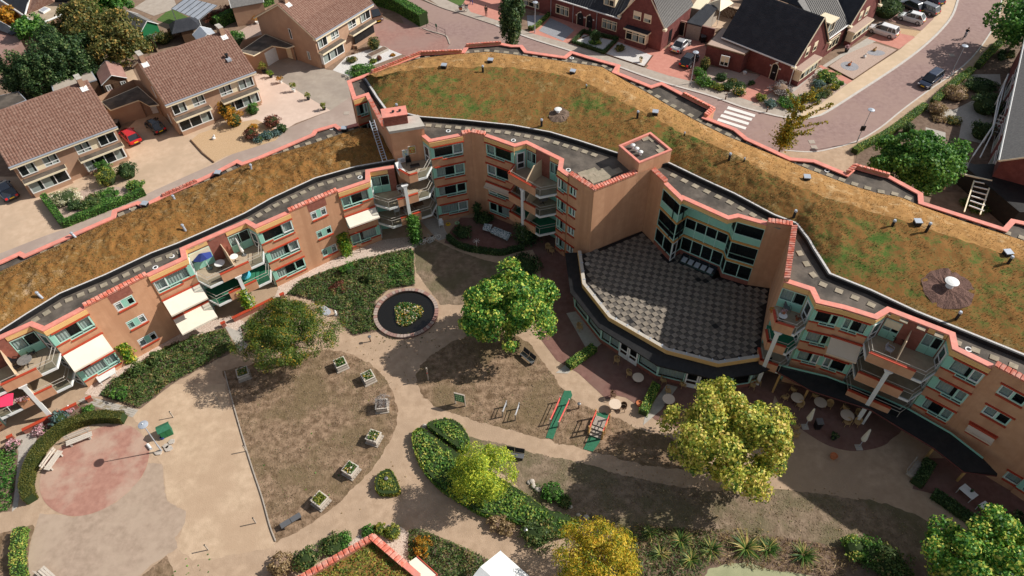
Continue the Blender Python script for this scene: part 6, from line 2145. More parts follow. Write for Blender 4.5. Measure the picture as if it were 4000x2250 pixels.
for k in range(5):
 mb=MB(); a,b=G(*Z30(1745-k*14,870+k*28)[0],2.4-.3*k),G(*Z30(1800-k*14,890+k*28)[0],2.4-.3*k)
 mb.tube(a,b,.09,n=4); mb.build('stair_tread',MT['white'],tp)
for p in Z30(1545,1180,1700,950,1740,740,1815,560):
 g=G(*p,2.6); mb=MB(); mb.tube(g,V(g.x,g.y,0),.06,n=5); mb.build('post',MT['white'],tp)
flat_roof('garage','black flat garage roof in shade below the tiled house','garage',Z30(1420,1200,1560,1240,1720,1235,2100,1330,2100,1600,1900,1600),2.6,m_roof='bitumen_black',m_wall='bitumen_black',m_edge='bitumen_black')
tc=thing('pergola','white slatted pergola beside the big green tree','pergola',G(3800,700,0))
A_=[G(*p,2.6) for p in Z30(1400,1300,1690,1365,1600,1480,1480,1449)]
mb=MB(); mb.path([A_[0],A_[1]],.12,5); mb.build('beam',MT['cream'],tc)
for k in range(6):
 t_=k/5
 a=G(*Z30(1560-22*t_*2,1370+36*k)[0],2.5); b=G(*Z30(1670-20*t_*2,1392+40*k)[0],2.5)
 mb=MB(); mb.tube(a,b,.08,n=4); mb.build('slat',MT['white'],tc)
for (a,b) in (((1555,1365),(1480,1600)),((1680,1390),(1600,1620))):
 mb=MB(); mb.tube(G(*Z30(*a)[0],2.45),G(*Z30(*b)[0],2.45),.09,n=4); mb.build('beam',MT['cream'],tc)
mb=MB(); g=A_[0]; mb.tube(g,V(g.x,g.y,0),.08,n=5); mb.tube(A_[1],V(A_[1].x,A_[1].y,0),.08,n=5); mb.build('post',MT['cream'],tc)
# brick garden pavilion at the bottom edge with sedum roof
tpv=thing('garden_pavilion','low pavilion with red tiled parapet and sedum roof at the bottom edge','pavilion',G(1450,2230,0))
zp=3.0
apx=G2(*Z12(885,1132)[0],zp); lf=G2(*Z12(330,1449)[0],zp); rt=G2(*Z12(1135,1345)[0],zp)
lf2=apx+(lf-apx)*1.5
rt2=rt+(rt-apx)*.4
for a,b in ((lf2,apx),(apx,rt)):
 q=Fr(a,b)
 q=q if q.n[1]<0 else q
 mb=MB()
 P0,P1=V(*a,0),V(*b,0)
 nn_=Vector((-q.u[1],q.u[0],0))
 tile_row(tpv,b,a,zp,wd=.55,step=.42)
 qq=Fr(b,a)
 mb.fbox(qq,0,qq.L,-.34,0,0,zp-.02)
 mb.build('wall',MT['brick'],tpv)
q=Fr(rt2,rt)
mb=MB(); mb.fbox(q,0,q.L,-.4,.05,zp-.12,zp-.02); mb.build('coping',MT['coping'],tpv)
mb=MB(); mb.fbox(q,0,q.L,-.3,.0,0,zp-.12); mb.build('wall',MT['brick'],tpv)
inn=[apx+(lf2-apx)*.02+np.array([0,-.5]),lf2+np.array([.3,-.5]),lf2+np.array([4,-6]),rt2+np.array([-1,-4]),rt2+np.array([-.4,-.2])]
nx=60
gx,gy=np.meshgrid(np.linspace(0,1,nx),np.linspace(0,1,nx))
A0,A1,A2,A3=apx+np.array([0,-.45]),lf2+np.array([.35,-.35]),rt2+np.array([-.4,-.15]),lf2+(rt2-apx)
PP=A0+gx[...,None]*(A1-A0)+gy[...,None]*(A2-A0)
zz=np.array([[zp-.35+.12*noise.fractal(Vector((p[0]*1.4,p[1]*1.4,5)),.8,2,4) for p in r] for r in PP])
vs=np.concatenate([PP,zz[...,None]],2).reshape(-1,3)
qd=np.array([(j*nx+i,(j+1)*nx+i,(j+1)*nx+i+1,j*nx+i+1) for j in range(nx-1) for i in range(nx-1)])
o=np_mesh('green_roof',vs,qd,MT['sedum_green'],tpv,smooth=True)
if o.data.polygons[0].normal.z<0: o.data.flip_normals()
tag(o,kind='stuff')
k=RNG.integers(0,len(vs),3000)
P=vs[k]+RNG.normal(0,.1,(3000,3))*np.array([1,1,.2])+np.array([0,0,.05])
tag(leaf_cards('roof_grass',P,np.tile([0,0,1.],(3000,1)),MT['lf_bedolive'],tpv,.2,.1),kind='stuff')
# its awning and the white party tent
A_=[G(*p,z) for p,z in zip(Z12(1152,1345,1215,1302,1370,1440,1268,1520),(2.7,2.7,2.2,2.2))]
t=thing('awning','cream awning beside the pink coping at the bottom edge','awning',V(A_[0].x,A_[0].y,0))
slab(t,'awning_cloth','awning',A_[::-1],.05)
mb=MB(); mb.tube(A_[1]+V(0,0,.03),A_[2]+V(0,0,.03),.05,n=5); mb.tube(A_[2]+V(0,0,.02),A_[3]+V(0,0,.02),.05,n=5); mb.build('awning_bar',MT['red_ledge'],t)
mb=MB()
for p in A_: mb.tube(p,V(p.x,p.y,0),.04,n=5)
mb.build('post',MT['metal'],t)
t=thing('party_tent','white pitched tent roof at the bottom edge of the path','tent',G(1990,2240,0))
ap=[G(*Z12(1845,1258)[0],2.6),G(*Z12(2062,1449)[0],2.6)]
e1=G(*Z12(1660,1449)[0],2.6)
a,b=ap[0],ap[0]+(ap[1]-ap[0])*1.6
c=ap[0]+(e1-ap[0])*1.6; d=c+(b-a)
rd=[(a+c)/2+V(0,0,.8),(b+d)/2+V(0,0,.8)]
slab(t,'canopy','white',[a,b,rd[1],rd[0]][::-1],.03)
slab(t,'canopy','white',[c,d,rd[1],rd[0]],.03)
mb=MB(); mb.poly([a,rd[0],c]); mb.build('canopy_gable',MT['white'],t)
mb=MB()
for p in (a,b,c,d): mb.tube(p,V(p.x,p.y,0),.05,n=5)
mb.build('post',MT['metal'],t)
# ------------------------------------------------------------------ vegetation
random.seed(11)
def tree(name,label,px,py,zc,R,lm,n=9000,l=.30,wd=.22,trunk=.2,clumps=46,cr=.26,shell=.6,group=None,low=-.6,flat=1.0,droop=0.,jit=.7,base=None,bark='bark',cat='tree'):
 c=G(px,py,zc)
 b=V(c.x,c.y,0) if base is None else base
 t=thing(name,label,cat,b,group=group)
 mb=MB()
 top=zc-R[2]*.15
 p0=b
 bend=V(random.uniform(-.2,.2),random.uniform(-.2,.2),0)
 p1=b+V(0,0,zc*.45)+bend
 mb.tube(p0,p1,trunk*1.2,trunk*.85,9)
 mb.tube(p1,V(c.x,c.y,top+R[2]*.5),trunk*.8,trunk*.25,7)
 for k in range(9):
  a=k*2.4+random.uniform(-.3,.3)
  e=V(c.x+math.cos(a)*R[0]*.72,c.y+math.sin(a)*R[1]*.72,zc+R[2]*random.uniform(-.25,.5))
  s=p1+(V(c.x,c.y,top)-p1)*random.uniform(0,.8)
  m=(s+e)/2+V(0,0,R[2]*.08)
  mb.tube(s,m,trunk*.42,trunk*.25,5)
  mb.tube(m,e,trunk*.25,trunk*.08,5)
 mb.build('trunk',MT[bark],t)
 P,N=crown_points(n,R,clumps,cr,shell,flat,low)
 P=P+np.array([c.x,c.y,zc])
 k=P[:,2]>.15
 leaf_cards('crown',P[k],N[k],MT[lm],t,l,wd,jit,droop)
 return t
tree('maple_tree','green maple with yellowing tips beside the round pond',1985,1205,4.6,(4.4,4.3,3.7),'lf_maple',30000,.27,.21,.2,52,.23)
tree('maple_tree','biggest maple tree with yellow green crown in front of the hall terrace',2838,1712,5.0,(4.9,4.7,4.0),'lf_maple_y',34000,.27,.21,.24,58,.22)
tree('honey_locust','feathery olive green tree between the planters and the pond',1120,1315,4.0,(4.6,4.1,2.8),'lf_feather',30000,.24,.07,.17,54,.23,flat=.6,droop=.6,jit=.5)
tree('honey_locust','lime green feathery tree growing from the heart shaped hedge bed',1885,1850,3.2,(2.7,2.5,2.3),'lf_lime',15000,.24,.07,.13,46,.28,flat=.7,droop=.5,jit=.5)
tree('honey_locust','golden yellow feathery tree at the bottom edge',2325,2190,3.4,(3.3,3.1,2.5),'lf_yellow',19000,.26,.07,.15,56,.26,flat=.7,droop=.5,jit=.5)
tree('maple_tree','dark green tree in the bottom right corner',3860,2200,4.4,(4.2,3.9,3.4),'lf_maple',24000,.25,.2,.2,52,.23)
tree('plane_tree','big dark green tree behind the right end of the building',3578,655,4.4,(5.2,4.6,3.9),'lf_green',24000,.34,.26,.24,46,.24)
tree('street_tree','green tree in the top right corner by the street',3990,95,4.5,(4.4,4.4,3.6),'lf_green',7000,.45,.34,.2,40,.28)
tree('columnar_tree','tall dark columnar tree behind the high roof at the street corner',1998,65,5.2,(1.9,1.9,5.4),'lf_dark',9000,.36,.22,.2,70,.26,low=-1,jit=.5)
# trees behind the left houses
for (lab,px,py,zc,R,lm,n) in (
  ('big olive green tree in the middle of the back garden clump',330,105,4.5,(4.8,4.4,3.8),'lf_olive',9000),
  ('brownish olive tree on the right side of the back garden clump',452,150,4.3,(4.6,4.2,3.6),'lf_olive',8000),
  ('small dark round tree beside the flat roofed bungalow',128,122,3.2,(2.4,2.4,2.2),'lf_green',3500),
  ('bright green tree at the top edge left of the green shed',358,32,3.6,(2.5,2.5,2.3),'lf_green',3500),
  ('bright green tree at the top edge nearest the green shed',440,14,3.6,(2.7,2.5,2.3),'lf_green',3500),
  ('golden yellow shrub tree between the two roofs at top left',26,66,2.2,(1.9,1.7,1.6),'lf_orange',2200)):
 tree('garden_tree',lab,px,py,zc,R,lm,n,.42,.28,.18,44,.28,group='trees in the back gardens at top left')
for k,(lab,px,py,s) in enumerate((('dark upright conifer at the far left of the conifer row',55,300,1.0),('dark upright conifer second from the left in the row',118,300,1.1),('dark upright conifer in the middle of the row',185,278,1.15),('dark upright conifer right of the row middle',250,255,1.15),('dark upright conifer near the carport end of the row',312,240,1.1),('dark conifer behind the row middle',215,190,1.1),('dark conifer behind the row near the garden house',345,205,.9))):
 tree('conifer',lab,px,py,3.4*s,(1.9*s,1.7*s,3.5*s),'lf_dark',5200,.34,.2,.15,50,.3,low=-.95,group='dark conifer row in the back garden',jit=.5)
leafmat('lf_yel2',[(0,(.10,.14,.02)),(.4,(.28,.27,.03)),(1,(.58,.42,.04))])
# sparse yellow street tree
b=G(3040,600,0)
t=thing('ginkgo_tree','slender yellow green young tree leaning over the pavement','tree',b)
mb=MB(); pts=[]
top=b+V(2.2,1.0,9.2)
mb.tube(b,b+V(.35,.2,4),.14,.09,7); mb.tube(b+V(.35,.2,4),top,.09,.02,6)
rr=random.Random(4)
for k in range(22):
 h=2.2+k*.27
 s=b+V(.35,.2,4)*(h/4) if h<4 else b+V(.35,.2,4)+(top-b-V(.35,.2,4))*((h-4)/5.2)
 a=k*2.4
 ln=rr.uniform(1.2,3.0)*(1.15-h/14)
 dx=math.cos(a)+(.9 if rr.random()<.45 else 0)
 e=s+V(dx*ln,math.sin(a)*ln,ln*.75)
 mb.tube(s,e,.045,.012,4)
 for j in range(int(80*ln)):
  q=s+(e-s)*rr.uniform(.12,1.05)
  pts.append((q.x+rr.gauss(0,.11),q.y+rr.gauss(0,.11),q.z+rr.gauss(0,.11)))
for j in range(2400):
 hh_=abs(rr.gauss(0,1.2))
 pts.append((b.x+.2+rr.gauss(0,.55),b.y+rr.gauss(0,.55),1.4+hh_*1.3))
mb.build('trunk',MT['bark'],t)
P=np.array(pts)
leaf_cards('crown',P,RNG.normal(0,1,P.shape),MT['lf_yel2'],t,.26,.18)
def shrub(label,px,py,r,h,lm,n=700,l=.16,wd=.11,name='shrub',cat='shrub',group=None,z0=0.,core=True):
 c=G(px,py,z0+h*.45)
 t=thing(name,label,cat,V(c.x,c.y,z0),group=group)
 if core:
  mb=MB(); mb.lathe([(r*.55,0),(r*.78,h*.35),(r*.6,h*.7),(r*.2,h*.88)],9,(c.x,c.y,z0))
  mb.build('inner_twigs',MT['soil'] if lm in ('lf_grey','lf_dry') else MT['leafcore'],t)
 P,N=crown_points(n,(r,r,h*.55),22,.36,.6,1.,-.3)
 P=P+np.array([c.x,c.y,z0+h*.45])
 k=P[:,2]>z0+.02
 leaf_cards('foliage',P[k],N[k],MT[lm],t,l,wd)
 return t
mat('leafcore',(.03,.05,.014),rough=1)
def inpoly(P,poly):
 x,y=P[:,0],P[:,1]
 r=np.zeros(len(P),bool)
 n=len(poly)
 for i in range(n):
  a,b_=poly[i],poly[(i+1) % n]
  c=((a[1]>y) != (b_[1]>y)) & (x<(b_[0]-a[0])*(y-a[1])/(b_[1]-a[1]+1e-12)+a[0])
  r ^=c
 return r
def cover(name,poly_px,lm,dens=60,h=.35,l=.22,wd=.12,label=None,cat=None,smooth=0,jit=.6,edge=.3,patch=1.0,thr=-2):
 W=np.array([G2(*p) for p in poly_px])
 if smooth: W=np.array(cardinal(list(W),smooth))
 lo,hi=W.min(0),W.max(0)
 ar=(hi-lo).prod()
 n=int(ar*dens)
 P=RNG.uniform(lo,hi,(n,2))
 P=P[inpoly(P,W)]
 hz=np.array([noise.fractal(Vector((p[0]*.9,p[1]*.9,7.7)),.8,2,4) for p in P])
 ok=hz>thr
 P,hz=P[ok],hz[ok]
 z=np.clip(h*(.6+.7*hz)*RNG.uniform(.35,1.05,len(P)),.03,None)
 Q=np.column_stack([P,z])
 N=np.tile([0,0,1.],(len(Q),1))
 o=leaf_cards(name,Q,N,MT[lm],None,l,wd,jit)
 tag(o,kind='stuff')
 return o
cover('ground_cover',Z11(235,775,340,670,600,580,830,500,1150,435,1192,455,1198,705,1000,735,905,820,885,920,930,1040,735,1080,645,995,620,900,480,840,330,785),'lf_bed',130,.45,.30,.10)
cover('ground_cover',Z11(1000,520,1150,438,1190,460,1196,700,1010,720),'lf_green',90,.45,.28,.10)
cover('ground_cover',[(390,1545),(447,1484),(520,1438),(642,1360),(760,1315),(878,1283),(922,1364),(800,1428),(673,1498),(546,1594)],'lf_bed',130,.45,.30,.10)
cover('ground_cover',[(-120,1762),(68,1752),(64,1860),(43,1990),(-120,2030)],'lf_green',100,.4,.26,.10)
cover('ground_cover',[(945,1275),(1075,1175),(1095,1190),(1085,1300),(1000,1335),(950,1335)],'lf_bed',90,.4,.26,.10)
cover('ground_cover',Z12(1155,1115,1200,1100,1280,1113,1450,1183,1755,1330,1650,1560,1300,1560,1150,1320),'lf_bed',170,.5,.26,.08)
cover('weeds',Z02(1330,1300,1560,1280,1650,1330,1600,1449,1300,1449),'lf_green',2.5,.06,.16,.12)
cover('weeds',Z12(0,600,400,300,900,50,1000,400,500,900,100,1000),'lf_hedge',.6,.05,.2,.14,thr=.0)
for pl in ([(880,1450),(990,1422),(1180,1380),(1331,1373),(1440,1420),(1512,1490),(1552,1600),(1520,1728),(1390,1898),(1280,2000),(1078,2112),(945,1700)],[(1631,1500),(1645,1430),(1750,1345),(1950,1292),(2110,1402),(2230,1558),(2440,1647),(2690,1732),(2740,1836),(2290,1755),(2000,1680),(1766,1612)],[(2000,1746),(2259,1808),(2569,1892),(3052,1915),(3466,1972),(3690,2095),(3600,2200),(2800,2080),(2300,2060)]):
 cover('dry_grass',pl,'lf_lawn',34,.045,.13,.05,jit=.5,thr=-.25)
cover('fallen_leaves',Z12(900,0,1100,0,1050,500,600,900,300,1150,800,1050,1150,700),'lf_dry',.45,.03,.16,.12)
cover('fallen_leaves',Z11(0,1000,900,1050,1500,1100,1932,900,1932,1449,0,1449),'lf_dry',1.2,.03,.16,.12)
cover('fallen_leaves',Z22(300,600,1600,700,1932,900,1932,1100,700,1000),'lf_dry',3,.03,.15,.11)
cover('fallen_leaves',Z32(0,750,700,800,1200,1100,600,1300,0,1200),'lf_dry',2,.03,.15,.11)
cover('shore_plants',[(2420,2150),(2490,2060),(2650,2070),(2800,2085),(2760,2240),(2600,2330),(2420,2330)],'lf_bed',70,.6,.34,.07,jit=1.)
cover('shore_plants',[(2420,2150),(2490,2050),(2650,2062),(2800,2080),(3000,2095),(3200,2125),(3400,2190),(3300,2260),(3000,2230),(2740,2200),(2600,2250)],'lf_dry',60,.4,.34,.06,jit=1.)
cover('shore_plants',Z22(480,960,1000,1060,1300,1100,1932,1090,1932,1180,1200,1200,700,1100),'lf_olive',26,.3,.28,.06,jit=1.)
cover('flower_bed_plants',Z02(260,480,290,380,600,150,940,240,850,230,620,300,430,430),'lf_flower',10,.25,.18,.12)
cover('gravel_bed_plants',Z12(700,1260,880,1100,1000,1080,1100,1130,1140,1300,1000,1200),'lf_green',4,.15,.2,.12,thr=.05)
cover('edge_plants',Z11(880,1070,1350,1060,1500,950,1450,1100,1100,1180,930,1150),'lf_olive',9,.1,.2,.1,thr=.05)
cover('edge_plants',Z22(130,740,350,800,420,960,300,900,150,800),'lf_bed',30,.35,.22,.1)
def mound(name,label,poly_px,h,lm,dens=110,l=.2,wd=.12,cat='hedge',smooth=5,rnd=.7):
 """a clipped low planting with its own thickness"""
 W=np.array(cardinal([G2(*p) for p in poly_px],smooth)) if smooth else np.array([G2(*p) for p in poly_px])
 c=W.mean(0)
 t=thing(name,label,cat,V(c[0],c[1],0))
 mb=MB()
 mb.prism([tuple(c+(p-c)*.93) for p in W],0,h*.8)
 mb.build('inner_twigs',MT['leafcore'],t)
 lo,hi=W.min(0),W.max(0)
 P=RNG.uniform(lo,hi,(int((hi-lo).prod()*dens),2))
 P=P[inpoly(P,W)]
 dmin=np.full(len(P),9.)
 n=len(W)
 for i in range(n):
  a,b=W[i],W[(i+1) % n]
  e=b-a
  u=np.clip(((P-a) @ e)/(e @ e+1e-9),0,1)
  dmin=np.minimum(dmin,np.linalg.norm(P-(a+u[:,None]*e),axis=1))
 z=h*(1-np.exp(-dmin/(rnd*.35))*.55)
 hz=np.array([noise.noise(Vector((p[0]*1.2,p[1]*1.2,2.2))) for p in P])
 z=z*(1+.18*hz)-RNG.uniform(0,.12,len(P))
 Q=np.column_stack([P,z]); N=np.tile([0,0,1.],(len(P),1))
 m=int(sum(np.linalg.norm(W[(i+1) % n]-W[i]) for i in range(n))*h*dens*.9)
 k=RNG.integers(0,n,m); u=RNG.random((m,1))
 E=W[k]*(1-u)+W[(k+1) % n]*u
 dr=W[(k+1) % n]-W[k]
 nn=np.column_stack([dr[:,1],-dr[:,0],np.zeros(m)])
 nn/= np.linalg.norm(nn,axis=1,keepdims=True)+1e-9
 inw=((c-E)*nn[:,:2]).sum(1)>0
 nn[inw]*=-1
 E3=np.column_stack([E,RNG.uniform(.05,h*.85,m)])-nn*RNG.uniform(0,.12,(m,1))
 leaf_cards('foliage',np.concatenate([Q,E3]),np.concatenate([N,nn]),MT[lm],t,l,wd,.55)
 return t
def hedge(label,line_px,w_,h,lm='lf_hedge',dens=130,smooth=0,name='hedge',l=.16,wd=.1,group=None):
 L_=[G2(*p) for p in line_px]
 if smooth: L_=cardinal(L_,smooth,closed=False)
 A,B=offset_poly(L_,w_/2),offset_poly(L_,-w_/2)
 ring=A+B[::-1]
 c=sum(L_)/len(L_)
 t=thing(name,label,'hedge',V(c[0],c[1],0),group=group)
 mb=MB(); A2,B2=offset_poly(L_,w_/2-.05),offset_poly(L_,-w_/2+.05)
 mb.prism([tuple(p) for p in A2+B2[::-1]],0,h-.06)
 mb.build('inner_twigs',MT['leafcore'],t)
 R_=np.array(L_)
 ln=np.array([np.linalg.norm(b-a) for a,b in zip(L_[:-1],L_[1:])])
 tot=ln.sum()
 n=int(tot*(w_+2*h)*dens)
 k=RNG.choice(len(ln),n,p=ln/tot); u=RNG.random((n,1))
 base=R_[k]*(1-u)+R_[k+1]*u
 d=(R_[k+1]-R_[k])/ln[k][:,None]
 nn=np.column_stack([d[:,1],-d[:,0]])
 s=RNG.random(n)*(w_+2*h)
 off=np.where(s<w_,s-w_/2,np.where(s<w_+h,w_/2,-w_/2))
 z=np.where(s<w_,h,np.where(s<w_+h,s-w_,s-w_-h))
 P=np.column_stack([base+nn*off[:,None],z])+RNG.normal(0,.03,(n,3))
 wob=np.array([noise.noise(Vector((p[0]*.8,p[1]*.8,p[2]))) for p in P])
 P[:,2]=np.clip(P[:,2]+wob*.06,.03,None)
 N=np.where((s<w_)[:,None],np.tile([0,0,1.],(n,1)),np.column_stack([nn*np.sign(off)[:,None],np.zeros(n)]))
 leaf_cards('foliage',P,N,MT[lm],t,l,wd,.45)
 return t
mound('hedge_bed','long curved leafy hedge forming the left half of the heart shaped bed',Z12(1185,400,1225,358,1285,368,1420,470,1560,560,1700,640,1932,780,2080,880,2230,980,2400,1040,2420,1100,2300,1170,2130,1120,1932,1060,1800,1030,1690,1000,1550,920,1400,820,1300,720,1230,610,1190,490),.75,'lf_hedge',90,.24,.13)
mound('hedge_bed','small domed hedge forming the right half of the heart shaped bed',Z12(1298,345,1350,302,1440,288,1520,310,1580,370,1612,440,1605,500,1560,530,1440,450),.9,'lf_hedge',110,.2,.12)
mound('shrub_island','round olive shrub island in the middle of the sand path',Z12(910,730,950,680,1010,662,1050,700,1080,770,1095,830,1040,855,940,850,905,800),.7,'lf_bedolive',140,.2,.12,cat='shrub bed')
hedge('curved clipped hedge wrapping the round red paving',Z02(950,275,800,268,650,290,500,355,380,445,290,560,240,690,222,800,255,890),.85,.95,'lf_clip',420,smooth=4,l=.10,wd=.07)
hedge('curved clipped hedge at the bottom left corner with white blooms',Z02(180,1110,165,1200,155,1320,170,1449,200,1560),.9,.8,'lf_hedge',120,smooth=3)
hedge('green hedge bordering the front garden at the left',Z01(345,55,495,260,1000,60,1100,15),.7,.9,'lf_green',130)
hedge('tall clipped hedge beside the brown van',Z10(905,20,1080,75,1270,190),1.7,2.0,'lf_green',90,l=.2,wd=.13)
hedge('long clipped hedge behind the two chimney house',Z00(1640,215,1932,75,2060,20),1.1,1.8,'lf_green',70,l=.2,wd=.14)
hedge('dark hedge between the conifer row and the garden house',Z00(850,470,1000,400,1180,350),1.3,1.7,'lf_dark',70,l=.22,wd=.14)
hedge('low box hedge on the terrace with a sunlit end',Z21(425,1330,620,1190),.8,.7,'lf_hedge',170)
hedge('low box hedge on the terrace next to the round tables',Z22(985,235,1085,20),.75,.7,'lf_hedge',170)
hedge('dark curved box hedge round the sunken patio',Z11(1450,345,1490,390,1560,425,1640,445,1760,462,1860,470,1932,450,2020,430),.55,.6,'lf_dark',150,smooth=3)
hedge('dark box hedge beside the wooden bench in the shade',Z32(1210,600,1160,690,1110,770),.9,.7,'lf_dark',150)
hedge('dark box hedge along the patio with white tables',Z32(1230,840,1330,900,1440,985,1560,1060),.8,.7,'lf_dark',150)
hedge('long narrow hedge along the pavement above the green tree',Z30(1180,810,1000,950,850,1050,700,1120,645,1160),.9,.7,'lf_hedge',90)
hedge('narrow hedge along the pavement near the second lamp post',Z30(1530,545,1400,640,1300,730,1240,790),.9,.8,'lf_hedge',90)
hedge('narrow hedge along the pavement under the top right tree',Z30(1750,330,1640,440,1570,520),.9,.9,'lf_hedge',90)
hedge('square box hedge framing the white gravel garden',Z(2000,0,4.14)(1060,620,985,695,1480,870,1700,650,1150,530,1060,620),.45,.55,'lf_dark',90)
hedge('box hedge between the dark front gardens by the columnar tree',Z(2000,0,4.14)(600,250,420,430,330,490,270,470),.5,.6,'lf_hedge',90)
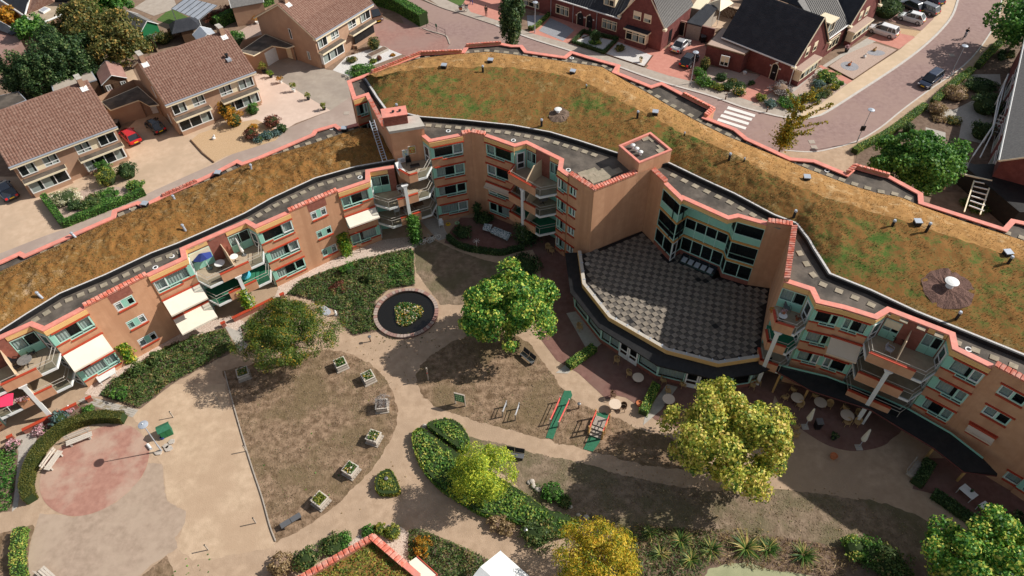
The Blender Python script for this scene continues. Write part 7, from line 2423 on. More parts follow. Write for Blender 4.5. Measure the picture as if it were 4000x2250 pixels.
# shrubs: label, zoom, x, y, r, h, leaf
SH=[
 ('large round dark green shrub in front of the far left house',Z00,955,1290,1.25,1.9,'lf_dark'),
 ('yellow green domed shrub in front of the far left house',Z00,805,1340,1.25,2.0,'lf_bedolive'),
 ('green domed shrub behind the yellow green one',Z00,790,1275,1.0,1.9,'lf_green'),
 ('square clipped shrub at the corner of the driveway',Z00,1020,1400,1.1,1.0,'lf_hedge'),
 ('white flowering hydrangea behind the green hedge',Z01,500,40,1.5,1.2,'lf_white'),
 ('white flowering hydrangea closest to the house corner',Z01,430,50,1.1,1.1,'lf_white'),
 ('dark green clump right of the white hydrangea',Z01,700,80,1.5,1.0,'lf_bed'),
 ('round dark green shrub below the white hydrangea',Z01,560,100,.9,.9,'lf_dark'),
 ('flat green juniper in the left front garden',Z01,790,40,1.6,.7,'lf_green'),
 ('tall yellow and orange shrub beside the two chimney house',Z00,1710,830,1.35,2.3,'lf_orange'),
 ('orange shrub in front of the yellow one',Z00,1765,900,1.2,1.9,'lf_orange'),
 ('round green shrub at the right corner of the two chimney house',Z00,1905,825,.9,1.4,'lf_green'),
 ('red brown maple shrub at the right end of the front garden',Z10,120,915,1.2,1.3,'lf_red'),
 ('rust red shrub next to the pebbled pond',Z00,1900,1010,1.0,1.1,'lf_red'),
 ('golden low shrub beside the rust red one',Z00,1905,965,.7,.7,'lf_orange'),
 ('round dark green shrub at the end of the lavender row',Z10,195,970,.75,1.0,'lf_dark'),
 ('blue grey lavender mound at the lane',Z10,90,1020,.9,.6,'lf_blue'),
 ('blue grey lavender mound nearer the round shrub',Z10,155,1000,.7,.6,'lf_blue'),
 ('blue grey lavender mound left of the others',Z10,25,1045,.9,.6,'lf_blue'),
 ('green spreading juniper at the tiled parapet by the white gravel',Z10,790,535,1.9,.9,'lf_green'),
 ('olive round shrub in the white gravel garden',Z10,725,450,.8,.8,'lf_olive'),
 ('red brown small shrub in the white gravel garden',Z10,930,440,.4,.7,'lf_red'),
 ('small green tuft in the white gravel garden',Z10,885,460,.6,.5,'lf_bedolive'),
 ('tiny orange flowering clump in the white gravel garden',Z10,1033,415,.35,.3,'lf_orange'),
 ('thin trained pear bush against the wall in the raised bed',Z10,890,330,1.0,1.8,'lf_olive'),
 ('big light green clipped shrub in the corner house garden',Z20,1450,610,1.25,1.1,'lf_green'),
 ('green clipped shrub by the lamp post',Z20,1415,550,.95,1.1,'lf_green'),
 ('yellow green mound right of the big light green shrub',Z20,1520,640,.8,.7,'lf_bedolive'),
 ('yellow mound in the corner house garden',Z20,1568,660,.8,.7,'lf_bedolive'),
 ('dark mound in the row near the brick extension',Z20,1585,585,.9,.8,'lf_dark'),
 ('dark mound in the row below the window',Z20,1625,655,.9,.8,'lf_dark'),
 ('olive mound right of the dark ones',Z20,1660,615,.7,.6,'lf_olive'),
 ('dark round mound close to the grey path',Z20,1720,645,.8,.7,'lf_dark'),
 ('pale flowering hydrangea near the red garden path',Z20,1712,690,.95,1.0,'lf_flower'),
 ('small dark mound by the red garden path',Z20,1810,625,.5,.5,'lf_dark'),
 ('upright thin shrub beside the brick extension',Z20,1455,490,.8,1.8,'lf_olive'),
 ('yellow green shrub right of the red garden path',Z20,1880,735,.8,.8,'lf_bedolive'),
 ('grey twiggy bush at the corner of the brick house',Z30,95,670,1.4,1.5,'lf_grey'),
 ('dark clipped double shrub below the bay window',Z30,450,580,1.6,1.2,'lf_hedge'),
 ('silvery green mound below the bay window',Z30,380,630,1.0,.8,'lf_blue'),
 ('round green ball shrub in the corner garden',Z30,508,657,.6,.7,'lf_bedolive'),
 ('dark glossy shrub in the corner garden',Z30,350,720,1.3,1.0,'lf_dark'),
 ('grey green mound in the corner garden',Z30,425,695,1.1,.7,'lf_olive'),
 ('low green mound under the young yellow tree',Z30,160,770,1.5,.8,'lf_green'),
 ('pale blue green mound near the pavement',Z30,265,745,.9,.6,'lf_blue'),
 ('small green tuft at the garden edge',Z30,548,628,.5,.4,'lf_green'),
 ('blue green mound at the left of the corner garden',Z30,20,780,.9,.7,'lf_blue'),
 ('bare brown bush in the front garden across the road',Z30,1420,710,1.6,1.4,'lf_dry'),
 ('bare brown bush near the slab path',Z30,1270,820,1.3,1.3,'lf_dry'),
 ('big dark ball shrub in the shaded garden',Z30,1650,790,2.0,2.2,'lf_dark'),
 ('dark ball shrub beside the white stair',Z30,1620,985,1.5,2.0,'lf_dark'),
 ('dark low shrubs along the shaded lawn',Z30,1600,650,2.0,.9,'lf_dark'),
 ('olive low shrub by the slab path',Z30,1400,910,1.0,.6,'lf_olive'),
 ('tan dry low shrub by the slab path',Z30,1290,895,1.0,.5,'lf_dry'),
 ('small conifer beside the green tree',Z30,1060,975,.8,1.5,'lf_dark'),
 ('dark mound nearest the building rear at the right',Z31,1590,130,.9,.6,'lf_bed'),
 ('dark mound left of the white pole',Z31,1650,110,.8,.6,'lf_bed'),
 ('dark mound in the shaded bed near the coping',Z31,1510,85,.9,.6,'lf_bed'),
 ('blue conifer shrub at the corner of the left flower bed',Z02,450,262,.75,1.3,'lf_blue'),
 ('pink hydrangea in the left flower bed',Z02,300,350,.6,.6,'lf_pinkfl'),
 ('pink hydrangea next to the slab path',Z02,525,200,.45,.5,'lf_pinkfl'),
 ('yellow green shrub in the left flower bed',Z02,410,350,.4,.4,'lf_lime'),
 ('green shrub in the left flower bed',Z02,660,200,.55,.5,'lf_green'),
 ('pink flowering clump at the left edge',Z02,100,465,.6,.6,'lf_pinkfl'),
 ('round green shrub in the ground cover by the facade',Z01,1160,1255,.7,.9,'lf_bed'),
 ('round green shrub in the left ground cover near the gravel',Z01,1045,1340,.8,1.0,'lf_bed'),
 ('round green shrub nearest the slab path',Z02,905,75,.8,1.0,'lf_green'),
 ('round green shrub in the pond bed',Z11,690,580,.8,1.1,'lf_green'),
 ('round blue green shrub on the right of the pond bed',Z11,870,640,.9,1.0,'lf_bed'),
 ('purple brown low shrub in the pond bed',Z11,620,720,.9,.4,'lf_red'),
 ('dry grey bush at the lower end of the hedge bed',Z12,1820,1040,.8,.8,'lf_dry'),
 ('dry grey bush at the path below the hedge bed',Z12,1895,1085,.7,.7,'lf_dry'),
 ('blue green rounded shrub by the garden lamp',Z22,190,1120,1.5,.9,'lf_bed'),
 ('leafy shrub among the boulders',Z22,310,820,.9,.9,'lf_green'),
 ('green shrub on the slope of boulders',Z22,395,880,.6,.6,'lf_bed'),
 ('yellow green shrub at the edge of the shadow',Z32,660,1240,1.1,1.1,'lf_hedge'),
 ('dark green shrub beside the yellow green one',Z32,760,1270,1.2,1.0,'lf_green'),
 ('dark shrub mass at the bottom right',Z32,900,1340,1.8,1.1,'lf_bed'),
 ('dry flowering shrub at the bottom right',Z32,860,1360,.9,.8,'lf_dry'),
 ('brown dried hydrangea at the bottom path',Z12,180,1360,.95,1.0,'lf_dry'),
 ('green rose bush beside the dried hydrangea',Z12,380,1320,1.1,1.1,'lf_bed'),
 ('low green bush by the tiled parapet',Z12,580,1220,1.0,.6,'lf_bed'),
 ('low green bush near the parapet tip',Z12,660,1180,.7,.5,'lf_green'),
 ('small shrub left of the parapet tip',Z12,845,1110,.5,.5,'lf_green'),
 ('small shrub behind the parapet tip',Z12,935,1100,.5,.6,'lf_bedolive'),
 ('yellow green shrub right of the parapet tip',Z12,1030,1120,.7,.7,'lf_bedolive'),
 ('yellow leaved shrub in the dark ground cover',Z12,1258,1230,.85,.8,'lf_orange'),
 ('dark climbing bush at the shaded patio corner',Z11,1560,300,1.0,1.2,'lf_dark'),
 ('dark bush under the ground floor windows',Z11,1720,200,1.1,.8,'lf_dark'),
 ('dark shrub mass behind the centre maple',Z21,90,560,1.8,1.0,'lf_dark'),
 ('dark shrub by the right edge patio',Z32,1900,1110,1.5,1.5,'lf_dark'),
 ('dark red leaved shrub left of the long back hedge',Z00,1620,130,1.8,1.8,'lf_red'),
 ('dark red leaved shrub in the middle of the red row',Z00,1730,95,1.8,1.8,'lf_red'),
 ('dark red leaved shrub at the right of the red row',Z00,1850,55,1.8,1.8,'lf_red'),
 ('grey green shrub near the green shed',Z00,1130,300,1.3,1.3,'lf_grey'),
 ('dark green shrub right of the grey green one',Z00,1230,285,1.5,1.7,'lf_olive'),
 ('green shrub behind the right chimney',Z00,1770,290,1.6,1.6,'lf_green'),
 ('dark shrub against the garage wall',Z00,1790,330,1.0,1.4,'lf_dark'),
 ('round shrub in the middle of the hedge framed garden',Z20,632,275,.9,1.7,'lf_dark'),
 ('box cushion under the round garden tree',Z20,628,315,.95,.6,'lf_hedge'),
 ('ornamental grass clump in the grey gravel',Z20,815,365,.85,.7,'lf_olive'),
 ('dark bushes beside the parked white car',Z30,900,60,2.4,2.6,'lf_dark'),
 ('tall dark bush at the top edge by the gable',Z30,870,10,2.2,3.2,'lf_dark'),
]
for (lab,q,x,y,r,h,lm) in SH:
 shrub(lab,*q(x,y)[0],r,h,lm,n=int(500+420*r*r),l=.15+.04*r,wd=.10+.03*r)
for k in range(7):
 lab=['dark mound beside the top right hedge, nearest the tree','dark mound beside the top right hedge, next to the nearest','olive mound in the top right mound row','dark mound at the wall side of the top right bed','olive mound at the wall side of the top right bed','low dark mound at the lower end of the top right bed','olive mound in the middle of the top right bed'][k]
 x,y=[(1770,390),(1810,385),(1840,395),(1765,420),(1805,425),(1760,440),(1835,420)][k]
 shrub(lab,*Z30(x,y)[0],.55,.55,'lf_dark' if 'dark' in lab else 'lf_olive',300)
# climbers
for (lab,b,tp,r,lm,n) in (
  ('yellow green ivy climbing the brick wall left of the small windows',(512,1398),(470,1330),.6,'lf_ivy',1600),
  ('yellow ivy climbing beside the lower awning',(1352,985),(1330,905),.65,'lf_ivy',1700),
  ('ivy covered balcony post in front of the aqua tablecloth',(975,1200),(944,1115),.6,'lf_ivy',1600),
  ('ivy covered balcony post behind the bicycles',(1622,938),(1602,840),.7,'lf_green',1800),
  ('dark ivy mass on the balcony post above the patio tables',(2052,935),(2050,860),1.2,'lf_dark',2400),
  ('small dark creeper in the corner of the brick walls',(1862,850),(1858,790),.45,'lf_dark',700)):
 g=G(*b)
 hgt_=0
 rr_=RW @ np.array([tp[0]-CX,-(tp[1]-CY),-FPX])
 hgt_=H+rr_[2]/math.hypot(rr_[0],rr_[1])*math.hypot(g.x,g.y)
 t=thing('climbing_plant',lab,'climber',g)
 n=int(n*1.6)
 g=g+V(.12,-.28,0)
 u=RNG.random(n)
 P=np.column_stack([g.x+RNG.normal(0,r*.42,n),g.y+RNG.normal(0,r*.42,n),u*hgt_])
 leaf_cards('foliage',P,RNG.normal(0,1,(n,3))+np.array([.3,-.8,.3]),MT[lm],t,.22,.16)
 mb=MB(); mb.tube(g,g+V(0,0,hgt_*.9),.06,n=5); mb.build('stem',MT['bark'],t)
# blade plants on the shore
for k,(lab,q,x,y,s) in enumerate((('spiky leaved clump at the far left of the shore',Z22,1040,1130,.9),('spiky leaved clump second from the left on the shore',Z22,1270,1190,1.15),('spiky leaved clump in the middle of the shore',Z22,1500,1260,1.3),('largest spiky leaved clump on the shore',Z22,1760,1250,1.6),('spiky leaved clump at the edge of the algae water',Z22,1920,1260,1.2),('spiky leaved clump standing alone on the right',Z32,260,1300,1.35),('small spiky clump above the algae water',Z32,20,1230,.9),('spiky clump in front of the shore line',Z22,1350,1330,1.1),('low spiky clump next to the yellow tree',Z22,1120,1290,1.0))):
 g=G(*q(x,y)[0])
 t=thing('yucca_plant',lab,'plant',g,group='spiky plants along the shore')
 vs,fs=[],[]
 for j in range(90):
  a=random.uniform(0,6.283); ln=s*random.uniform(.6,1.15); el=random.uniform(.25,1.35)
  pts=[]
  for m in range(4):
   u=m/3
   rr_=ln*u*math.cos(el*(1-.5*u)); zz=ln*u*math.sin(el)-.42*ln*u*u
   w_=.045*s*(1-u*.92)
   pts.append((g.x+math.cos(a)*rr_,g.y+math.sin(a)*rr_,max(.02,zz+.05),-math.sin(a)*w_,math.cos(a)*w_))
  b0=len(vs)
  for p in pts: vs+=[(p[0]+p[3],p[1]+p[4],p[2]),(p[0]-p[3],p[1]-p[4],p[2])]
  fs+=[(b0+2*m,b0+2*m+1,b0+2*m+3,b0+2*m+2) for m in range(3)]
 np_mesh('foliage',np.array(vs),np.array(fs),MT['lf_blade'],t)
# pond plants
g=V(pc.x+.15,pc.y-.1,.08)
t=thing('pond_plants','flowering plants floating in the middle of the round pond','pond plants',g)
n=2200
a=RNG.uniform(0,6.283,n); r=np.sqrt(RNG.random(n))*1.5*(1+.15*np.sin(3*a+1))
P=np.column_stack([g.x+r*np.cos(a)*.95,g.y+r*np.sin(a),.1+RNG.uniform(0,.32,n)*(1.4-r/1.6)])
leaf_cards('foliage',P,np.tile([0,0,1.],(n,1)),MT['lf_flower'],t,.2,.16)
mb=MB(); mb.lathe([(.22,0),(.3,.1),(.14,.3),(.05,.55)],7,g); mb.build('stone',MT['concrete'],t)
# ------------------------------------------------------------------ objects
random.seed(21)
def local(name,label,cat,loc,rz,group=None):
 return thing(name,label,cat,loc,rz,group)
def car(label,rear,front,L=4.2,W=1.75,Ht=1.5,kind='hatch',paint='carblack',plate=True,group=None):
 a,b=G(*rear,.35),G(*front,.35)
 rz=math.atan2(b.y-a.y,b.x-a.x)
 c=(a+b)/2
 t=local('van' if kind=='van' else 'car',label,'van' if kind=='van' else 'car',(c.x,c.y,0),rz,group)
 h=L/2
 sh=Ht*(.60 if kind != 'van' else .55)
    # lower body: stations rear -> front: x, z bottom, shoulder z, half width
 st=[(-h,.42,sh*.78,.74),(-h+.12,.24,sh*.98,.90),(-h+.55,.2,sh*1.0,.97),(-.3,.18,sh*.99,1),(h*.38,.18,sh*.96,.99),(h*.72,.2,sh*.84,.95),(h-.15,.24,sh*.70,.84),(h,.36,sh*.52,.70)]
 vs,fs=[],[]
 n=8
 for x,zb,zs,hw in st:
  w_=W/2*hw
  for y,z in ((-w_*.9,zb),(-w_,zb+(zs-zb)*.4),(-w_*.985,zs*.86+zb*.14),(-w_*.88,zs),(w_*.88,zs),(w_*.985,zs*.86+zb*.14),(w_,zb+(zs-zb)*.4),(w_*.9,zb)):
   vs.append((x,y,z))
 for k in range(len(st)-1):
  for i in range(n): fs.append((k*n+i,k*n+(i+1) % n,(k+1)*n+(i+1) % n,(k+1)*n+i))
 fs+=[tuple(reversed(range(n))),tuple(range((len(st)-1)*n,len(st)*n))]
 fs=[f[::-1] for f in fs]
 mb=MB(); mb.add(vs,fs)
 body=mb.build('body',MT[paint],t,smooth=False)
    # greenhouse
 if kind=='sedan': xr0,xr1,xf1,xf0=-h+.75,-h+1.45,h*.18,h*.48
 elif kind=='van': xr0,xr1,xf1,xf0=-h+.08,-h+.25,h*.42,h*.74
 elif kind=='mpv': xr0,xr1,xf1,xf0=-h+.10,-h+.42,h*.22,h*.62
 else: xr0,xr1,xf1,xf0=-h+.16,-h+.70,h*.15,h*.50
 zs=sh*.97
 wb,wt=W/2*.87,W/2*.70
 ring0=[(xr0,-wb*.92),(xr0,wb*.92),(xf0,wb*.9),(xf0,-wb*.9)]
 ring1=[(xr1,-wt),(xr1,wt),(xf1,wt),(xf1,-wt)]
 mb=MB(); mb.add([(x,y,zs) for x,y in ring0]+[(x,y,Ht-.05) for x,y in ring1],[(0,1,5,4)[::-1],(1,2,6,5)[::-1],(2,3,7,6)[::-1],(3,0,4,7)[::-1]])
 mb.build('windows',MT['carglass'],t)
 mb=MB()
 mb.add([(x,y,Ht-.06) for x,y in ring1]+[((x-(xr1+xf1)/2)*.9+(xr1+xf1)/2,y*.85,Ht) for x,y in ring1],[(4,7,6,5),(0,4,5,1),(1,5,6,2),(2,6,7,3),(3,7,4,0)])
 mb.build('roof',MT[paint],t)
 mb=MB()
 for (i,j) in ((0,0),(1,1),(2,2),(3,3)):
  mb.tube((*ring0[i],zs),(*ring1[j],Ht-.05),.045,n=4)
 for sg in (-1,1):
  xm=(xr1+xf1)/2-.1
  mb.tube((xm,sg*wb*.995,zs),(xm,sg*wt*1.01,Ht-.05),.04,n=4)
  if kind in ('mpv','van'): mb.tube((xr1+.35,sg*wb*.98,zs),(xr1+.5,sg*wt*1.01,Ht-.05),.05,n=4)
 tag(mb.build('pillars',MT[paint],t),kind='stuff')
 R_=.32
 for x in (-h*.62,h*.64):
  for sg in (-1,1):
   mb=MB(); y=sg*(W/2-.11)
   mb.tube((x,y-.11,R_),(x,y+.11,R_),R_,n=14)
   wh=mb.build('wheel',MT['rubber'],t)
   mb=MB(); mb.tube((x,y+sg*.10,R_),(x,y+sg*.125,R_),R_*.62,n=10)
   mb.build('rim',MT['silver'],wh)
 for sg in (-1,1):
  mb=MB(); mb.box(-h-.012,-h+.16,sg*W*.33-.14,sg*W*.33+.14,sh*.62,sh*.9); mb.build('tail_light',MT['tail'],t)
  mb=MB(); mb.box(h-.22,h-.06,sg*W*.33-.17,sg*W*.33+.13,sh*.46,sh*.66); mb.build('headlight',MT['head'],t)
  mb=MB(); mb.box(xf0-.35,xf0-.2,sg*(W/2+.02)-.1,sg*(W/2+.02)+.1,zs,zs+.16); mb.build('wing_mirror',MT[paint],t)
 if plate:
  mb=MB(); mb.box(-h-.03,-h+.05,-.26,.26,.52,.64); mb.build('number_plate',MT['plate'],t)
  mb=MB(); mb.box(h-.1,h+.025,-.26,.26,.40,.52); mb.build('number_plate',MT['plate'],t)
 mb=MB(); mb.box(h-.14,h+.012,-.42,.42,.52,.62); mb.build('grille',MT['black'],t)
 mb=MB(); mb.box(-h-.02,-h+.2,-W*.42,W*.42,.3,.44); mb.build('bumper',MT['dark'],t)
 return t
Q=lambda z,x,y: z(x,y)[0]
car('red hatchback parked on the tan driveway',Q(Z00,1035,1085),Q(Z00,935,985),4.1,1.8,1.45,'hatch','carred')
car('black hatchback in the shade beside the red one',Q(Z00,1222,1000),Q(Z00,1125,915),3.7,1.7,1.5,'hatch','carblack')
car('dark blue car at the left edge of the photo',Q(Z01,95,50),Q(Z01,5,-60),4.3,1.8,1.45,'hatch','carblue')
car('brown delivery van beside the tan house',Q(Z10,850,70),Q(Z10,930,165),4.8,1.9,1.9,'van','carbrown')
car('silver saloon with sunlit roof on the red brick driveway',Q(Z20,1222,395),Q(Z20,1325,300),4.4,1.75,1.42,'sedan','silver')
car('black hatchback parked by the lamp post',Q(Z20,1288,510),Q(Z20,1385,415),4.0,1.75,1.5,'hatch','carblack')
car('black people carrier driving down the curved street',Q(Z30,1285,565),Q(Z30,1165,655),4.6,1.8,1.6,'mpv','carblue')
car('beige people carrier on the red driveway of the gabled house',Q(Z30,945,265),Q(Z30,790,215),4.4,1.8,1.6,'mpv','carwhite')
car('white small hatchback next to the grey estate',Q(Z30,1160,165),Q(Z30,1000,120),4.0,1.7,1.5,'hatch','carwhite')
car('grey estate car with sunlit roof behind the white hatchback',Q(Z30,1245,95),Q(Z30,1120,45),4.5,1.75,1.45,'mpv','cargrey')
car('dark car left of the grey estate',Q(Z30,1130,75),Q(Z30,1025,25),4.3,1.75,1.45,'hatch','carblack')
car('dark blue car cut by the top edge',Q(Z30,1275,15),Q(Z30,1200,-30),4.3,1.75,1.45,'hatch','carblue')
def lamp_post(label,base,head,h=4.6,plate=False):
 g=G(*base)
 rr_=RW @ np.array([head[0]-CX,-(head[1]-CY),-FPX])
 hh_=H+rr_[2]/math.hypot(rr_[0],rr_[1])*math.hypot(g.x,g.y)
 e=G(*head,hh_)
 t=thing('street_lamp',label,'street lamp',g,group='street lamps with disc heads')
 mb=MB(); mb.tube(g,V(g.x,g.y,1.0),.075,n=8); mb.tube(V(g.x,g.y,1.0),V(e.x,e.y,hh_),.055,.04,n=8); mb.build('pole',MT['grey_metal'],t)
 mb=MB(); mb.lathe([(.1,-.2),(.16,-.12),(.16,-.03)],10,(e.x,e.y,hh_)); mb.build('neck',MT['metal'],t)
 mb=MB(); mb.lathe([(.36,-.05),(.42,.0),(.40,.05),(.2,.11),(.04,.13)],20,(e.x,e.y,hh_)); mb.build('lamp_head',MT['galv'],t)
 mb=MB(); mb.lathe([(.05,.10),(.05,.19),(.02,.2)],8,(e.x,e.y,hh_)); mb.build('cap',MT['white'],t)
 if plate:
  mb=MB(); c=g+(e-g)*.45; mb.box(c.x-.3,c.x+.3,c.y-.04,c.y+.04,c.z-.35,c.z+.35); mb.build('sign_plate',MT['dark'],t)
 return t
lamp_post('street lamp with a disc head beside the red round paving',Q(Z02,1220,505),Q(Z02,1080,308))
lamp_post('street lamp at the bend with a dark plate on its pole',Q(Z30,668,1078),Q(Z30,780,830),plate=True)
lamp_post('street lamp next to the driving black people carrier',Q(Z30,1365,592),Q(Z30,1487,347))
lamp_post('street lamp in front of the black parked hatchback',Q(Z20,1347,632),Q(Z20,1387,395))
lamp_post('street lamp beside the dark columnar tree',Q(Z20,172,248),Q(Z20,175,18))
def bollard(label,p,h=.9,m='wood_dark'):
 g=G(*p)
 t=thing('bollard',label,'bollard',g,group='bollards at the kerb')
 mb=MB(); mb.lathe([(.09,0),(.09,h-.1),(.11,h-.08),(.10,h),(.03,h+.03)],8,g); mb.build('shaft',MT[m],t)
 mb=MB(); mb.lathe([(.093,h-.25),(.093,h-.17)],8,g); mb.build('band',MT['white'],t)
bollard('dark bollard left of the zebra crossing',Q(Z20,1610,752)); bollard('dark bollard right of the zebra crossing',Q(Z20,1920,850)); bollard('dark bollard at the bend near the young yellow tree',Q(Z30,456,822))
def garden_lamp(label,p,h=.85):
 g=G(*p)
 t=thing('garden_lamp',label,'garden lamp',g,group='low mushroom lamps in the garden')
 mb=MB(); mb.tube(g,g+V(0,0,h*.8),.06,n=8); mb.build('post',MT['wood_dark'],t)
 mb=MB(); mb.lathe([(.07,h*.78),(.16,h*.84),(.17,h*.95),(.08,h)],10,g); mb.build('lamp_head',MT['cargrey'],t)
garden_lamp('low garden lamp near the red exercise bars',Q(Z22,503,185)); garden_lamp('low garden lamp between the pond and the sand path',Q(Z11,865,1128)); garden_lamp('low garden lamp in the shrub island',Q(Z12,992,745)); garden_lamp('low garden lamp beside the blue green shrub',Q(Z22,102,1130))
# planters
def planter(label,px,py,ang,fl='lf_flower',dried=False):
 g=G(px,py,.4)
 t=local('planter_box',label,'planter',(g.x,g.y,0),math.radians(ang),'square wooden planters round the lawn')
 s=.50
 mb=MB()
 for k in range(5): mb.box(-.62,.62,-.62+k*.26,-.40+k*.26,.0,.10)
 tag(mb.build('pallet',MT['wood_grey'],t),kind='stuff')
 for k in range(3):
  z0,z1=.11+k*.2,.11+k*.2+.185
  for (x0,x1,y0,y1) in ((-s,s,-s,-s+.05),(-s,s,s-.05,s),(-s,-s+.05,-s+.05,s-.05),(s-.05,s,-s+.05,s-.05)):
   mb=MB(); mb.box(x0,x1,y0,y1,z0,z1); mb.build('plank',MT['wood_white' if k % 2 else 'wood_grey'],t)
 for (x0,x1,y0,y1) in ((-s-.05,s+.05,-s-.05,-s+.06),(-s-.05,s+.05,s-.06,s+.05),(-s-.05,-s+.06,-s+.06,s-.06),(s-.06,s+.05,-s+.06,s-.06)):
  mb=MB(); mb.box(x0,x1,y0,y1,.71,.75); mb.build('rim',MT['wood_white'],t)
 mb=MB(); mb.box(-s+.05,s-.05,-s+.05,s-.05,.2,.62); mb.build('soil',MT['dirt_dark'],t)
 n=240 if not dried else 700
 if dried: P,N=crown_points(n,(.75,.7,.55),20,.4); P=P+np.array([.1,.1,.95])
 else:
  P=np.column_stack([RNG.uniform(-.42,.42,(n,2)),.64+RNG.uniform(0,.28,n)]); N=np.tile([0,0,1.],(n,1))
 o=leaf_cards('plants',P,N,MT[fl],t,.16 if not dried else .22,.12 if not dried else .03)
planter('planter with white flowers closest to the pond',*Q(Z11,640,1300),28)
planter('planter with yellow leaves second from the pond',*Q(Z11,848,1400),30)
planter('planter with dark green plants beside the yard edging',*Q(Z01,1835,1372),24)
planter('planter overgrown with dry grey twigs',*Q(Z12,950,165),5,'lf_grey',True)
planter('planter with white flowers below the dry grey one',*Q(Z12,890,405),-22)
planter('planter with red and white flowers beside the lower path',*Q(Z12,715,650),-32)
planter('planter with reddish leaves closest to the dark mesh bench',*Q(Z12,485,880),-36,'lf_bedolive')
def slat_bench(label,p,q,m='wood_white',back=True):
 a,b=G(*p,.4),G(*q,.4)
 L_=(b-a).length; c=(a+b)/2
 t=local('bench',label,'bench',(c.x,c.y,0),math.atan2(b.y-a.y,b.x-a.x))
 for k in range(3):
  mb=MB(); mb.box(-L_/2,L_/2,-.28+k*.19,-.12+k*.19,.42,.47); mb.build('seat_plank',MT[m],t)
 if back:
  for k in range(2):
   mb=MB(); mb.box(-L_/2,L_/2,.34+k*.06,.38+k*.06,.58+k*.2,.74+k*.2); mb.build('back_plank',MT[m],t)
 for x in (-L_*.36,L_*.36):
  mb=MB(); mb.box(x-.07,x+.07,-.25,.3,0,.42); mb.build('leg',MT['concrete'],t)
  if back: mb=MB(); mb.hexa([(x-.04,.3,.3),(x+.04,.3,.3),(x+.04,.36,.3),(x-.04,.36,.3),(x-.04,.38,.98),(x+.04,.38,.98),(x+.04,.45,.98),(x-.04,.45,.98)]); mb.build('back_post',MT['wood_grey'],t)
slat_bench('weathered plank bench at the top of the red round paving',Q(Z02,500,452),Q(Z02,695,375))
slat_bench('whitish plank bench on the left side of the red round paving',Q(Z02,350,650),Q(Z02,455,505))
slat_bench('plank bench cut by the bottom edge at the brick paving',Q(Z02,395,1470),Q(Z02,310,1395))
slat_bench('grey wooden bench in the deep shade by the box hedge',Q(Z32,1070,690),Q(Z32,1150,590),'wood_grey')
def mesh_bench(label,p,q,back=False):
 a,b=G(*p,.45),G(*q,.45)
 L_=(b-a).length; c=(a+b)/2
 t=local('bench',label,'bench',(c.x,c.y,0),math.atan2(b.y-a.y,b.x-a.x))
 for s0,s1 in ((-L_/2,-.02),(.02,L_/2)):
  mb=MB(); mb.box(s0,s1,-.24,.24,.42,.46); mb.build('seat',MT['cargrey'],t)
  if back: mb=MB(); mb.hexa([(s0,.25,.5),(s1,.25,.5),(s1,.28,.5),(s0,.28,.5),(s0,.40,.95),(s1,.40,.95),(s1,.43,.95),(s0,.43,.95)]); mb.build('backrest',MT['dark'],t)
 for x in (-L_*.42,L_*.42):
  mb=MB(); mb.box(x-.05,x+.05,-.22,.22,0,.42); mb.build('leg',MT['dark'],t)
mesh_bench('dark grey mesh bench without back at the lawn corner',Q(Z12,185,1075),Q(Z12,335,985))
mesh_bench('dark mesh bench with back under the centre maple',Q(Z21,70,1210),Q(Z21,160,1285),True)
mesh_bench('dark mesh bench with back above the lime green tree',Q(Z22,-60,520),Q(Z22,90,545),True)
# chairs and tables
CH0=None
def rattan(label,px,py,ang,group='rattan armchairs on the terrace',m='rattan'):
 global CH0
 g=G(px,py,.3)
 key=m
 if CH0 is None: CH0={}
 if key in CH0: return copy_tree(CH0[key],(g.x,g.y,0),math.radians(ang),label)
 t=local('armchair',label,'chair',(g.x,g.y,0),math.radians(ang),group)
 mb=MB(); mb.lathe([(.24,.40),(.27,.43),(.26,.46)],12); mb.build('seat',MT[m],t)
 for (x,y) in ((-.2,-.2),(.2,-.2),(-.2,.2),(.2,.2)):
  mb=MB(); mb.tube((x*1.15,y*1.15,0),(x,y,.42),.025,n=5); mb.build('leg',MT[m],t)
 arc=[(.30*math.cos(a),.30*math.sin(a)) for a in [math.radians(-30+24*k) for k in range(11)]]
 mb=MB()
 zt=[.66,.68,.74,.82,.86,.87,.86,.82,.74,.68,.66]
 mb.path([(x,y,z) for (x,y),z in zip(arc,zt)],.028,5)
 mb.build('arm_rail',MT[m],t)
 mb=MB()
 for k in range(2,9):
  mb.tube((arc[k][0]*.88,arc[k][1]*.88,.44),(arc[k][0],arc[k][1],zt[k]),.016,n=4)
 sl_=[(arc[k][0]*.93,arc[k][1]*.93,.46) for k in range(2,9)]
 mb.strip([Vector(p) for p in sl_],[Vector((p[0]*1.06,p[1]*1.06,zt[k+2]-.02)) for k,p in enumerate(sl_)])
 tag(mb.build('backrest',MT[m],t),kind='stuff')
 for k in (0,10):
  mb=MB(); mb.tube((arc[k][0],arc[k][1],.43),(arc[k][0],arc[k][1],.66),.022,n=4); mb.build('arm_post',MT[m],t)
 CH0[key]=t
 return t
